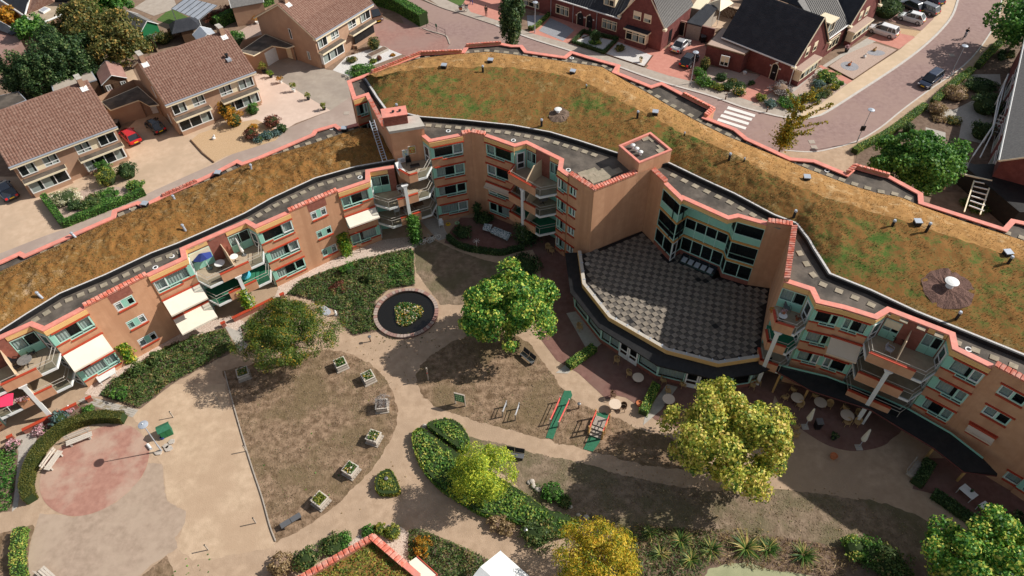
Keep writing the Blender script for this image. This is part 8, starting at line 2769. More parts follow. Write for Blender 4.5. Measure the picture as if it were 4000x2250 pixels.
CHL=[('Z21',272,425,30,'rattan armchair by the ground floor windows, left of a pair'),('Z21',300,450,60,'rattan armchair by the ground floor windows, right of a pair'),('Z21',510,1025,40,'rattan armchair standing alone near the first white doors'),('Z21',792,1275,60,'rattan armchair standing alone in front of the middle doors'),('Z21',885,1375,80,'rattan armchair left of the round table near the middle doors'),('Z21',1142,1425,100,'rattan armchair below the third pair of doors'),('Z22',1178,55,90,'rattan armchair above the round table by the box hedge'),('Z(2200, 1000, 2.415)',1130,1215,100,'rattan armchair close to the third pair of doors'),('Z(2200, 1000, 2.415)',1840,1190,80,'rattan armchair in the stack under the skirt roof'),('Z(2200, 1000, 2.415)',1788,1225,60,'rattan armchair next to the stack under the skirt roof'),('Z32',125,105,200,'rattan armchair left of the first round table under the canopy'),('Z32',190,45,120,'rattan armchair behind the first round table under the canopy'),('Z32',240,165,300,'rattan armchair in front of the first round table under the canopy'),('Z32',352,92,140,'rattan armchair between the two upper round tables'),('Z32',460,160,330,'rattan armchair right of the second round table'),('Z32',583,185,110,'rattan armchair behind the third round table'),('Z32',595,295,270,'rattan armchair in front of the third round table'),('Z32',672,295,310,'rattan armchair at the lower right of the third round table'),('Z32',678,230,20,'rattan armchair right of the third round table'),('Z32',187,275,160,'rattan armchair beside the tree, uppermost of the group'),('Z32',210,330,190,'rattan armchair beside the tree, next to the parasol foot'),('Z32',205,390,200,'rattan armchair beside the tree, third of the group'),('Z32',140,410,220,'rattan armchair beside the tree, lowest of the group')]
for zn,x,y,a,lab in CHL: rattan(lab,*eval(zn)(x,y)[0],a)
rattan('dark wicker chair behind the sunlit round table',*Q(Z22,765,90),70,'dark wicker chairs','wood_dark')
rattan('dark wicker chair right of the sunlit round table',*Q(Z22,840,180),330,'dark wicker chairs','wood_dark')
T0=None
def round_table(label,px,py,r=.52,m='tabletop',hz=.74,z0=0.):
 g=G(px,py,z0+hz)
 t=local('round_table',label,'table',(g.x,g.y,z0),0.,'round cafe tables')
 mb=MB(); mb.lathe([(r,hz-.035),(r+.01,hz-.015),(r,hz)],22); mb.build('tabletop',MT[m],t)
 mb=MB(); mb.lathe([(.035,.03),(.035,hz-.035)],8); mb.build('column',MT['dark'],t)
 for k in range(4):
  a=k*math.pi/2+.4
  mb=MB(); mb.tube((0,0,.1),(math.cos(a)*r*.7,math.sin(a)*r*.7,.02),.022,n=4); mb.build('foot',MT['dark'],t)
 return t
round_table('round table in front of the middle doors',*Q(Z21,952,1398)); round_table('round table in full sun with two dark chairs',*Q(Z22,778,150),.55); round_table('round table half hidden by the biggest maple',*Q(Z22,1183,112),.55)
round_table('round table nearest the tree under the canopy',*Q(Z32,222,102),.55); round_table('round table beside the first closed parasol',*Q(Z32,397,137),.55); round_table('round table with four chairs by the white canopy post',*Q(Z32,600,233),.58)
def rect_table(label,corners,h=.74,m='white',cloth=False,pot=True):
 C=[G(*p,h) for p in corners]
 t=thing('table',label,'table',V(C[0].x,C[0].y,0))
 mb=MB(); mb.prism([(c.x,c.y) for c in C],h-.05,h,bot=True); mb.build('tabletop',MT[m],t)
 if cloth:
  mb=MB(); cen=sum(C,Vector())/4
  mb.prism([tuple((cen+(c-cen)*1.03).xy) for c in C],h-.28,h+.01); mb.build('tablecloth',MT['clothpat'],t)
 for c in C:
  cen=sum(C,Vector())/4; p=cen+(c-cen)*.9
  mb=MB(); mb.tube(V(p.x,p.y,0),V(p.x,p.y,h-.05),.03,n=5); mb.build('leg',MT['white' if not cloth else 'wood_dark'],t)
 return C
mat('clothpat',(.62,.66,.66),(.10,.20,.22),sc=7,rough=.9,lo=.48,hi=.56)
rect_table('white table on the shaded patio nearest the wooden post',Z32(1440,785,1488,750,1590,838,1543,873))
rect_table('white table on the shaded patio nearest the corner tree',Z32(1587,912,1640,880,1737,968,1688,1005))
for lab,x,y in (('small dark pot on the white table by the wooden post',1532,812),('small dark pot on the white table by the corner tree',1677,940)):
 g=G(*Q(Z32,x,y),.74); t=thing('plant_pot',lab,'pot',g)
 mb=MB(); mb.lathe([(.07,0),(.11,.16),(.10,.17)],9,g); mb.build('pot',MT['dark'],t)
 P=np.array([tuple(g+V(random.uniform(-.1,.1),random.uniform(-.1,.1),.16+random.uniform(0,.15))) for _ in range(40)]); leaf_cards('plant',P,np.tile([0,0,1.],(40,1)),MT['lf_dark'],t,.1,.07)
rect_table('long table with patterned cloth on the sunken patio',Z11(1770,295,1800,262,1925,310,1895,352),cloth=True)
rect_table('small square table with patterned cloth on the sunken patio',Z11(1712,272,1725,238,1782,246,1770,287),cloth=True)
rect_table('white folding board lying on trestles in front of the left facade',[(370,1470),(448,1435),(449+2,1455),(388,1494)],h=.6)
def parasol(label,base,top):
 g=G(*base)
 rr_=RW @ np.array([top[0]-CX,-(top[1]-CY),-FPX])
 hh_=min(3.0,H+rr_[2]/math.hypot(rr_[0],rr_[1])*math.hypot(g.x,g.y))
 t=thing('closed_parasol',label,'parasol',g,group='closed cream parasols')
 mb=MB(); mb.tube(g,g+V(0,0,hh_),.035,n=7); mb.build('pole',MT['grey_metal'],t)
 mb=MB(); mb.lathe([(.20,hh_*.42),(.24,hh_*.5),(.17,hh_*.7),(.09,hh_*.93),(.03,hh_*1.0)],9,g); mb.build('canopy',MT['umbrella'],t)
 for k in range(5):
  a=k*1.256
  mb=MB(); mb.tube(g+V(math.cos(a)*.2,math.sin(a)*.2,hh_*.44),g+V(math.cos(a)*.06,math.sin(a)*.06,hh_*.95),.05,.02,4); mb.build('fold',MT['umbrella'],t)
 mb=MB(); mb.box(-.28,.28,-.28,.28,0,.07,Matrix.Translation(g)); mb.build('base',MT['concrete'],t)
parasol('closed cream parasol nearest the biggest maple',Q(Z32,278,325),Q(Z32,358,145)); parasol('closed cream parasol at the lower edge of the round patio',Q(Z32,683,480),Q(Z32,790,302))
def pot(label,px,py,r=.25,h=.35,m='terracotta',lm=None,ph=.5,pr=.35,n=160):
 g=G(px,py,.1)
 g.z=0
 t=thing('plant_pot',label,'pot',g)
 mb=MB(); mb.lathe([(r*.7,0),(r,h*.9),(r*1.08,h*.92),(r*1.08,h),(r*.9,h),(r*.85,h*.8)],12,g); mb.build('pot',MT[m],t)
 if lm:
  P,N=crown_points(n,(pr,pr,ph*.5),14,.4); P=P+np.array([g.x,g.y,h+ph*.5])
  leaf_cards('plant',P,N,MT[lm],t,.14,.1)
pot('empty terracotta pot beside the terrace box hedge',*Q(Z22,958,155),.27,.4)
pot('empty terracotta pot alone on the shaded sand',*Q(Z32,492,552),.3,.4)
pot('potted dark plant on the round shaded patio',*Q(Z32,492,412),.22,.3,'dark','lf_dark',.5,.4)
pot('large pot with an olive bush beside the garage door',*Q(Z10,62,545),.32,.4,'dark','lf_bedolive',1.2,.7,500)
pot('dark pot with a yellow flowering plant in front of the garage',*Q(Z10,115,580),.28,.4,'dark','lf_ivy',.8,.5,300)
pot('white pot with yellow flowers on the driveway border',*Q(Z10,187,622),.25,.45,'white','lf_orange',.6,.45,300)
pot('white pot with a clipped ball on the driveway border',*Q(Z10,285,688),.27,.45,'white','lf_bedolive',.9,.5,400)
pot('dark pot with a clipped ball, second last on the driveway border',*Q(Z10,396,748),.25,.35,'dark','lf_bedolive',.8,.42,350)
pot('dark pot with a clipped ball at the lane end of the driveway border',*Q(Z10,515,824),.25,.35,'dark','lf_bedolive',.8,.42,350)
pot('pale pot with a small plant on the sunlit white gravel',*Q(Z20,972,466),.25,.6,'cream','lf_olive',.3,.25,100)
pot('dark urn at the garden path by the arched doors',*Q(Z20,587,248),.22,.6,'dark','lf_dark',.3,.25,100)
pot('green tub with pink flowers beside the bay window',*Q(Z30,590,388),.3,.55,'dark','lf_pinkfl',.5,.35,200)
pot('white pot by the wall of the brick extension',*Q(Z20,1755,555),.28,.4,'white')
pot('potted yellow shrub on the gravel yard by the chimney house',*Q(Z10,10,175),.3,.4,'white','lf_orange',.9,.6,300)
# black bin, wheelie bin, crates
for lab,p,s,m in (('black bin on the round shaded patio',Q(Z32,367,330),.28,'black'),('dark wheelie bin at the garage wall near the red car',Q(Z00,895,965),.34,'black'),('dark wheelie bin beside the silver saloon',Q(Z20,1437,318),.36,'black')):
 g=G(*p); t=thing('waste_bin',lab,'bin',g)
 mb=MB(); mb.hexa([Vector(q)+g for q in ((-s*.8,-s*.8,0),(s*.8,-s*.8,0),(s*.8,s*.8,0),(-s*.8,s*.8,0),(-s,-s,1),(s,-s,1),(s,s,1),(-s,s,1))]); mb.build('body',MT[m],t)
 mb=MB(); mb.hexa([Vector(q)+g for q in ((-s*1.1,-s*1.1,1),(s*1.1,-s*1.1,1),(s*1.1,s*1.1,1),(-s*1.1,s*1.1,1),(-s,-s,1.06),(s,-s,1.06),(s,s,1.14),(-s,s,1.14))]); mb.build('lid',MT['cargrey'],t)
# green cabinet with pitched lid by the yard
g=G(*Q(Z02,1262,375)); t=local('utility_cabinet','green utility cabinet with a sloping lid on the sandy yard','cabinet',(g.x,g.y,0),math.radians(30))
mb=MB(); mb.box(-.5,.5,-.38,.38,0,.95); mb.build('body',MT['playgreen'],t)
for sg in (-1,1):
 mb=MB(); mb.hexa([(-.56,sg*.44,.95),(.56,sg*.44,.95),(.56,0,1.2),(-.56,0,1.2),(-.56,sg*.44,.99),(.56,sg*.44,.99),(.56,0,1.24),(-.56,0,1.24)]); mb.build('lid',MT['playgreen'],t)
mb=MB(); mb.box(-.46,-.02,-.40,-.38,.08,.9); mb.build('door',MT['signgreen'],t)
mb=MB(); mb.box(.02,.46,-.40,-.38,.08,.9); mb.build('door',MT['signgreen'],t)
g=G(*Q(Z02,1228,412)); t=thing('bucket','small blue bucket in front of the green cabinet','bucket',g)
mb=MB(); mb.lathe([(.14,0),(.18,.28),(.15,.28),(.13,.06)],10,g); mb.build('pail',MT['cloth_blue'],t)
mb=MB(); mb.path([g+V(.17*math.cos(a),0,.28+.14*math.sin(a)) for a in np.linspace(0,math.pi,7)],.01,4); mb.build('handle',MT['metal'],t)
a,b=G(*Q(Z02,1112,455),.12),G(*Q(Z02,1138,488),.12)
t=thing('pipe_section','short white pipe lying at the edge of the red paving','pipe',V(a.x,a.y,0)); mb=MB(); mb.tube(a,b,.12,n=10); mb.build('tube',MT['white'],t); mb=MB(); mb.tube(b,b+(b-a)*.06,.135,n=10); mb.build('collar',MT['grey_metal'],t)
rs=random.Random(8)
for k,lab in enumerate(('flat pale stone slab at the foot of the yard lamp','pale broken stone near the green cabinet','small pale stone among the sand rubble','broken slab right of the yard lamp')):
 x,y=((1200,520),(1255,470),(1300,440),(1275,490))[k]
 g=G(*Q(Z02,x,y)); mb=MB(); pts=[(g.x+rs.uniform(.25,.42)*math.cos(a),g.y+rs.uniform(.2,.36)*math.sin(a)) for a in np.linspace(0,5.4,6)]
 mb.prism(pts,0,.12); tag(mb.build('stone',MT['stone']),lab,'stone','broken stones by the yard lamp')
for k in range(10):
 x,y=((130,745),(195,800),(160,770),(370,850),(415,900),(395,860),(560,1010),(500,990),(150,740),(440,930))[k]
 lab=['grey boulder at the top of the rock slope','pinkish boulder below the topmost one','dark boulder between the two top ones','pale boulder right of the leafy shrub','brown boulder low on the slope','small pale boulder beside the green slope shrub','brown boulder at the shore edge of the lawn','flat boulder left of the shore edge one','small boulder touching the topmost one','boulder near the bottom of the rock slope'][k]
 g=G(*Q(Z22,x,y)); r=rs.uniform(.18,.34); mb=MB()
 mb.lathe([(r*.8,0),(r*rs.uniform(.95,1.1),r*.35),(r*.7,r*.75),(r*.2,r*.9)],7,g,rs.uniform(.8,1.3),rs.uniform(.7,1.1)); tag(mb.build('boulder',MT['stone']),lab,'boulder','boulders on the slope by the lower lawn')
for k,(x,y) in enumerate(((1272,322),(1262,342),(1290,315))):
 g=G(*Q(Z12,x,y)); r=.26-.05*k; mb=MB(); mb.lathe([(r*.8,0),(r,r*.4),(r*.6,r*.8),(r*.2,r*.95)],7,g); tag(mb.build('boulder',MT['stone']),['largest boulder at the tip of the heart shaped bed','lower boulder at the tip of the heart shaped bed','smallest boulder at the tip of the heart shaped bed'][k],'boulder')
# playground / exercise track
t=thing('exercise_mat','long green mat under the red exercise bars','mat',G(*Q(Z22,350,230)))
mb=MB(); mb.prism([G2(*p,.05) for p in Z22(255,405,310,415,340,330,455,85,445,50,395,50,350,170,290,310)],.02,.05); mb.build('mat',MT['playgreen'],t)
t=thing('exercise_mat','green mat before and behind the little red railed bridge','mat',G(*Q(Z22,650,330)))
mb=MB(); mb.prism([G2(*p,.05) for p in Z22(540,490,610,510,660,440,735,240,700,215,640,218,590,380)],.02,.05); mb.build('mat',MT['playgreen'],t)
def rail_bar(label,p,q,h,m,grp):
 a,b=G(*p),G(*q)
 t=thing('exercise_bar',label,'exercise bar',a,group=grp)
 for c in (a,b):
  mb=MB(); mb.box(c.x-.06,c.x+.06,c.y-.06,c.y+.06,0,h+.05); mb.build('post',MT['wood_grey'],t)
 for z in (h,h-.28):
  mb=MB(); mb.tube(V(a.x,a.y,z),V(b.x,b.y,z),.035,n=6); mb.build('rail',MT[m],t)
rail_bar('left red handrail beside the long green mat',Q(Z22,287,305),Q(Z22,362,135),.85,'rail_red','red handrails on the exercise track')
rail_bar('right red handrail beside the long green mat',Q(Z22,350,325),Q(Z22,430,155),.85,'rail_red','red handrails on the exercise track')
rail_bar('left grey exercise rail near the green sign',Q(Z12,1862,248),Q(Z12,1893,170),.9,'metal','grey rails on the exercise track')
rail_bar('right grey exercise rail near the green sign',Q(Z22,25,275),Q(Z22,55,185),.9,'metal','grey rails on the exercise track')
a,b=(G(*Q(Z22,625,410))+G(*Q(Z22,625,400)))/2,G(*Q(Z22,682,262))
t=local('exercise_bridge','little wooden step bridge with red handrails on the green mat','exercise bridge',((a.x+b.x)/2,(a.y+b.y)/2,0),math.atan2(b.y-a.y,b.x-a.x))
L_=(b-a).length
for k in range(3):
 mb=MB(); mb.box(-L_/2+k*.28,-L_/2+.3+k*.28,-.55,.55,.12+k*.14,.17+k*.14); mb.build('step',MT['wood_grey'],t)
for k in range(7):
 x0=-L_/2+.9+k*(L_-1.1)/7
 mb=MB(); mb.box(x0,x0+(L_-1.1)/7-.02,-.55,.55,.50,.55); mb.build('plank',MT['wood_grey'],t)
for sg in (-1,1):
 mb=MB(); mb.box(-L_/2,L_/2,sg*.58-.04,sg*.58+.04,.1,.45); mb.build('side_board',MT['wood'],t)
 for x in (-L_/2+.1,-.4,L_/2-.15):
  mb=MB(); mb.box(x-.06,x+.06,sg*.64-.06,sg*.64+.06,0,1.35); mb.build('post',MT['wood'],t)
 for z in (1.3,1.0):
  mb=MB(); mb.tube((-L_/2+.1,sg*.6,z),(L_/2-.15,sg*.6,z),.035,n=6); mb.build('handrail',MT['rail_red'],t)
# green information sign
a,b=G(*Q(Z12,1505,148)),G(*Q(Z12,1582,168))
f=Fr(a.xy,b.xy)
t=thing('information_board','green exercise instruction board standing on the lawn','sign board',(a+b)/2)
mb=MB(); mb.fbox(f,-.02,.06,-.05,.05,0,1.75); mb.fbox(f,f.L-.06,f.L+.02,-.05,.05,0,1.75); tag(mb.build('post',MT['wood_grey'],t),kind='stuff')
mb=MB(); mb.fbox(f,.06,f.L-.06,-.02,.03,.55,1.72); pn=mb.build('panel',MT['signgreen'],t)
for i in range(4):
 for j in range(3):
  w_=(f.L-.3)/4
  mb=MB(); s=.12+i*w_; z=.68+j*.33
  mb.fbox(f,s+.03,s+w_*.7,.03,.036,z,z+.24); mb.build('pictogram',MT['signlight'],pn)
mb=MB(); mb.fbox(f,.0,f.L,-.06,.07,1.74,1.8); mb.build('top_rail',MT['wood_grey'],t)
# posts on the yard
for lab,bs,tp in (('thin hitching post at the top of the sandy yard',(1640,122),(1624,68)),('thin post beside the green cabinet side of the yard',(1308,252),(1297,198)),('thin post in the lower sandy yard',(1572,1252),(1553,1168)),('thin post at the right edge of the sandy yard',(1932,1050),(1920,1000)),('thin edging post beside the lawn',(1858,508),(1845,455))):
 g=G(*Q(Z02,*bs)); t=thing('short_post',lab,'post',g)
 mb=MB(); mb.box(g.x-.04,g.x+.04,g.y-.04,g.y+.04,0,.95); mb.build('shaft',MT['wood_grey'],t)
 mb=MB(); mb.box(g.x-.05,g.x+.05,g.y-.05,g.y+.05,.95,.98); mb.build('cap',MT['dark'],t)
g=G(*Q(Z11,1302,1418)); t=thing('wooden_post','tall pale wooden post with a red band at the path fork','post',g)
mb=MB(); mb.box(g.x-.06,g.x+.06,g.y-.06,g.y+.06,0,1.9); mb.build('shaft',MT['wood_grey'],t)
mb=MB(); mb.box(g.x-.065,g.x+.065,g.y-.065,g.y+.065,1.1,1.22); mb.build('band',MT['rail_red'],t)
# bicycles
def bicycle(label,r,f_,m='white',grp=None):
 a,b=G(*r),G(*f_)
 t=local('bicycle',label,'bicycle',((a.x+b.x)/2,(a.y+b.y)/2,0),math.atan2(b.y-a.y,b.x-a.x),grp)
 for x in (-.52,.52):
  mb=MB(); P=[(x+.33*math.cos(u),0,.34+.33*math.sin(u)) for u in np.linspace(0,2*math.pi,17)]
  mb.path(P,.028,4); wh=mb.build('wheel',MT[m] if m=='white' else MT['rubber'],t)
  mb=MB()
  for k in range(4):
   u=k*math.pi/4; mb.tube((x-.31*math.cos(u),0,.34-.31*math.sin(u)),(x+.31*math.cos(u),0,.34+.31*math.sin(u)),.006,n=3)
  tag(mb.build('spokes',MT['metal'],wh),kind='stuff')
 mb=MB()
 for p,q in (((-.52,0,.34),(-.12,0,.32)),((-.12,0,.32),(.36,0,.62)),((-.12,0,.32),(-.22,0,.82)),((-.52,0,.34),(-.2,0,.72)),((-.2,0,.72),(.36,0,.75)),((.52,0,.34),(.36,0,.98))): mb.tube(p,q,.024,n=5)
 mb.build('frame',MT[m],t)
 mb=MB(); mb.box(-.34,-.1,-.08,.08,.84,.9); mb.build('saddle',MT['dark'],t)
 mb=MB(); mb.path([(.2,-.28,1.02),(.36,-.1,1.0),(.36,.1,1.0),(.2,.28,1.02)],.02,5); mb.build('handlebar',MT['metal'],t)
 return t
bicycle('white bicycle with blue details nearer the gravel strip',Q(Z11,1268,392),Q(Z11,1320,378),'white','white bicycles by the ivy post')
bicycle('white bicycle with brown saddle on the concrete path',Q(Z11,1322,380),Q(Z11,1372,358),'white','white bicycles by the ivy post')
bicycle('orange bicycle with white bags parked at the plaza kerb',Q(Z10,1540,75),Q(Z10,1585,88),'terracotta')
for lab,p,m in (('orange cargo bag on the bicycle at the plaza',Q(Z10,1545,62),'terracotta'),('white cargo bag on the bicycle at the plaza',Q(Z10,1588,50),'white')):
 g=G(*p,.7); t=thing('cargo_bag',lab,'bag',g); mb=MB(); mb.hexa([g+Vector(q) for q in ((-.22,-.16,-.25),(.22,-.16,-.25),(.22,.16,-.25),(-.22,.16,-.25),(-.27,-.2,.18),(.27,-.2,.18),(.27,.2,.18),(-.27,.2,.18))]); mb.build('bag',MT[m],t); mb=MB(); mb.box(g.x-.28,g.x+.28,g.y-.21,g.y+.21,g.z+.18,g.z+.22); mb.build('flap',MT['dark'],t)
# people
def person(label,loc,rz,joints,top='black',legs='black',hair='dark',z0=0.):
 """joints: dict of skeleton points in local metres"""
 t=local('person',label,'person',(loc.x,loc.y,z0),rz)
 J=joints
 order=['pelvis','chest','neck','head0','head1','shL','elL','haL','shR','elR','haR','hipL','knL','anL','toL','hipR','knR','anR','toR']
 rad=dict(pelvis=.15,chest=.165,neck=.06,head0=.085,head1=.095,shL=.075,elL=.05,haL=.035,shR=.075,elR=.05,haR=.035,hipL=.10,knL=.065,anL=.045,toL=.04,hipR=.10,knR=.065,anR=.045,toR=.04)
 E=[('pelvis','chest'),('chest','neck'),('neck','head0'),('head0','head1'),('chest','shL'),('shL','elL'),('elL','haL'),('chest','shR'),('shR','elR'),('elR','haR'),('pelvis','hipL'),('hipL','knL'),('knL','anL'),('anL','toL'),('pelvis','hipR'),('hipR','knR'),('knR','anR'),('anR','toR')]
 me=bpy.data.meshes.new('body')
 me.from_pydata([J[k] for k in order],[(order.index(a),order.index(b)) for a,b in E],[])
 o=bpy.data.objects.new('body',me); COL.objects.link(o)
 m=o.modifiers.new('skin','SKIN')
 sv=me.skin_vertices[0].data
 for i,k in enumerate(order):
  sv[i].radius=(rad[k],rad[k]); sv[i].use_root=(i==0)
 s_=o.modifiers.new('sub','SUBSURF'); s_.levels=2; s_.render_levels=2
 dg=bpy.context.evaluated_depsgraph_get()
 m2=bpy.data.meshes.new_from_object(o.evaluated_get(dg))
 bpy.data.objects.remove(o)
 for mm in (MT['skin'],MT[top],MT[legs]): m2.materials.append(mm)
 nk,pv=J['neck'][2],J['pelvis'][2]
 hd=Vector(J['neck'])
 for p in m2.polygons:
  c=p.center
  dh=min((c-Vector(J[k])).length for k in ('head0','head1','haL','haR','neck'))
  db=min((c-Vector(J[k])).length for k in ('chest','shL','shR','elL','elR'))
  dl=min((c-Vector(J[k])).length for k in ('hipL','hipR','knL','knR','anL','anR','toL','toR'))
  p.material_index=0 if dh<min(db,dl) else (1 if db<dl else 2)
  p.use_smooth=True
 bo=link_mesh(m2,'body',t)
 h1=Vector(J['head1'])
 mb=MB(); mb.lathe([(.10,-.04),(.108,.03),(.085,.09),(.03,.125)],10,h1+Vector((-.02,0,.01))); mb.build('hair',MT[hair],t)
 for sg in (-1,1):
  mb=MB(); mb.lathe([(.012,-.008),(.014,0),(.008,.008)],6,h1+Vector((.088,sg*.035,-.02))); mb.build('eye',MT['black'],t)
 mb=MB(); mb.hexa([h1+Vector(q) for q in ((.08,-.016,-.07),(.115,-.014,-.07),(.115,.014,-.07),(.08,.016,-.07),(.085,-.006,-.02),(.095,-.005,-.02),(.095,.005,-.02),(.085,.006,-.02))]); mb.build('nose',MT['skin'],t)
 for sg,k in ((1,'haL'),(-1,'haR')):
  hnd=Vector(J[k]); d=(hnd-Vector(J['elL' if k=='haL' else 'elR'])).normalized()
  for q in range(4):
   s=Vector((.022*(q-1.5),0,0)); mb=MB(); mb.tube(hnd+s,hnd+s+d*(.075+.01*(1 if q in (1,2) else 0)),.009,.007,5); mb.build('finger',MT['skin'],t)
  mb=MB(); mb.tube(hnd+Vector((.03,0,0)),hnd+Vector((.055,0,0))+d*.045,.010,.008,5); mb.build('thumb',MT['skin'],t)
 return t
stand=dict(pelvis=(0,0,.95),chest=(0,0,1.32),neck=(0,0,1.5),head0=(.01,0,1.6),head1=(.02,0,1.68),shL=(0,.19,1.42),elL=(-.03,.25,1.14),haL=(.06,.25,.90),shR=(0,-.19,1.42),elR=(-.03,-.25,1.14),haR=(.06,-.25,.90),hipL=(0,.10,.92),knL=(.04,.11,.5),anL=(.0,.11,.08),toL=(.16,.12,.045),hipR=(0,-.10,.92),knR=(.0,-.11,.5),anR=(-.06,-.11,.08),toR=(.1,-.12,.045))
walk=dict(stand); walk.update(knL=(.16,.11,.52),anL=(.22,.11,.08),toL=(.38,.11,.05),knR=(-.08,-.11,.5),anR=(-.3,-.11,.12),toR=(-.16,-.11,.045),haL=(-.16,.26,.94),haR=(.24,-.24,.98),elR=(.03,-.25,1.14),elL=(-.1,.25,1.15))
ride=dict(pelvis=(-.2,0,.98),chest=(.0,0,1.32),neck=(.1,0,1.48),head0=(.13,0,1.57),head1=(.15,0,1.65),shL=(.05,.19,1.40),elL=(.2,.27,1.2),haL=(.3,.27,1.05),shR=(.05,-.19,1.40),elR=(.2,-.27,1.2),haR=(.3,-.27,1.05),hipL=(-.17,.10,.95),knL=(.16,.12,.72),anL=(.0,.12,.36),toL=(.14,.12,.32),hipR=(-.17,-.10,.95),knR=(.1,-.12,.6),anR=(-.1,-.12,.20),toR=(.04,-.12,.17))
person('person in dark clothes standing on the plaza beside the columnar tree',G(*Q(Z10,1738,120)),math.radians(-100),stand,'black','black')
person('person in blue trousers walking at the top edge of the plaza',G(*Q(Z10,1626,32)),math.radians(-60),walk,'brick_dark','cloth_blue')
bk=bicycle('dark bicycle ridden along the curved street',Q(Z30,1462,305),Q(Z30,1492,280),'dark')
person('cyclist in dark top and pale trousers riding up the street',bk.location.copy(),bk.rotation_euler.z,ride,'black','grey_metal','wood_dark')
# fence with sign at the hedge end
a,b=G(*Q(Z10,1290,205)),G(*Q(Z10,1430,275))
f=Fr(a.xy,b.xy); t=thing('low_fence','thin metal fence with a small green sign beside the tall hedge','fence',a)
for s in (0,f.L*.55,f.L):
 mb=MB(); mb.tube(f.p(s,0,0),f.p(s,0,1.15),.035,n=5); mb.build('post',MT['dark'],t)
for z in (1.1,.6):
 mb=MB(); mb.tube(f.p(0,0,z),f.p(f.L,0,z),.02,n=4); mb.build('rail',MT['dark'],t)
mb=MB(); mb.fbox(f,f.L*.55-.2,f.L*.55+.2,.04,.07,.9,1.4); mb.build('sign_plate',MT['playgreen'],t)
# garden fences behind the houses
for lab,p,q in (('brown board fence behind the two chimney house',Q(Z00,1290,300),Q(Z00,1395,262)),('brown board fence around the small back yard',Q(Z00,1145,350),Q(Z00,1190,395)),('dark board fence beside the garden house',Q(Z00,700,580),Q(Z00,830,700)),('dark board fence at the top edge by the gazebo',(2900,0),(2990,18)),('dark board fence behind the dark pond yard',(2795,55),(2880,80))):
 a,b=G(*p),G(*q); f=Fr(a.xy,b.xy); t=thing('board_fence',lab,'fence',a)
 n=max(4,int(f.L/.22))
 for k in range(n):
  mb=MB(); mb.fbox(f,f.L*k/n+.01,f.L*(k+1)/n-.012,-.02,.02,0,1.75+random.uniform(-.02,.02)); mb.build('board',MT['wood_dark'],t)
 mb=MB(); mb.fbox(f,0,f.L,.02,.06,1.5,1.6); mb.build('rail',MT['wood_dark'],t)
# patio extras in the left corner
g=G(*Q(Z11,1400,262)); t=local('garden_chair','white plastic armchair on the concrete path','chair',(g.x,g.y,0),math.radians(-80))
def plastic_parts(t,m='white',mseat=None):
 mb=MB(); mb.box(-.24,.24,-.24,.24,.42,.46); mb.build('seat',MT[m],t)
 mb=MB(); mb.hexa([(-.28,-.24,.46),(-.24,-.24,.46),(-.24,.24,.46),(-.28,.24,.46),(-.40,-.2,.92),(-.37,-.2,.92),(-.37,.2,.92),(-.40,.2,.92)]); mb.build('backrest',MT[m],t)
 for sg in (-1,1):
  mb=MB(); mb.path([(-.3,sg*.27,.66),(.2,sg*.28,.66),(.24,sg*.26,.44)],.025,4); mb.build('armrest',MT[m],t)
  for x in (-.24,.24): mb=MB(); mb.tube((x*1.1,sg*.26,0),(x,sg*.23,.43),.022,n=4); mb.build('leg',MT[m],t)
plastic_parts(t)
for lab,x,y,m in (('yellow coiled hose on the patio next to the white chair',1450,245,'plate'),('lime coiled hose under the ground floor window',1518,235,'signlight')):
 g=G(*Q(Z11,x,y)); t=thing('garden_hose',lab,'hose',g)
 for k in range(3):
  mb=MB(); mb.path([g+V((.26-.05*k)*math.cos(u),(.26-.05*k)*math.sin(u),.04+.05*k) for u in np.linspace(0,6.28,13)],.03,5); mb.build('coil',MT[m],t)
g=G(*Q(Z11,1668,438)); t=thing('drying_rack','white crossed clothes rack on the sunken patio','clothes rack',g)
mb=MB(); mb.tube(g,g+V(0,0,1.4),.03,n=5); mb.build('pole',MT['white'],t)
for k in range(4):
 a_=k*.785; mb=MB(); mb.tube(g+V(-.4*math.cos(a_),-.4*math.sin(a_),1.4),g+V(.4*math.cos(a_),.4*math.sin(a_),1.4),.015,n=4); mb.build('arm',MT['white'],t)
g=G(*Q(Z11,790,455)); t=thing('bird_table','dark bird table on the gravel strip under the awning','bird table',g)
mb=MB(); mb.tube(g,g+V(0,0,1.1),.04,n=5); mb.build('post',MT['wood_dark'],t); mb=MB(); mb.box(g.x-.25,g.x+.25,g.y-.2,g.y+.2,1.1,1.15); mb.build('tray',MT['wood_dark'],t)
g=G(*Q(Z11,605,928)); t=thing('garden_statue','small white statue at the edge of the little pond','statue',g)
mb=MB(); mb.lathe([(.14,0),(.12,.1),(.10,.35),(.13,.45),(.06,.55),(.09,.65),(.02,.74)],9,g); mb.build('figure',MT['white'],t); mb=MB(); mb.box(g.x-.17,g.x+.17,g.y-.17,g.y+.17,0,.06); mb.build('base',MT['concrete'],t)
mb=MB(); mb.poly([V(*G2(*p,.06),.06) for p in cardinal(Z11(480,870,520,860,565,900,545,930,505,920),4)]); o=mb.build('small_pond',MT['grey_metal']); tag(o,kind='structure')
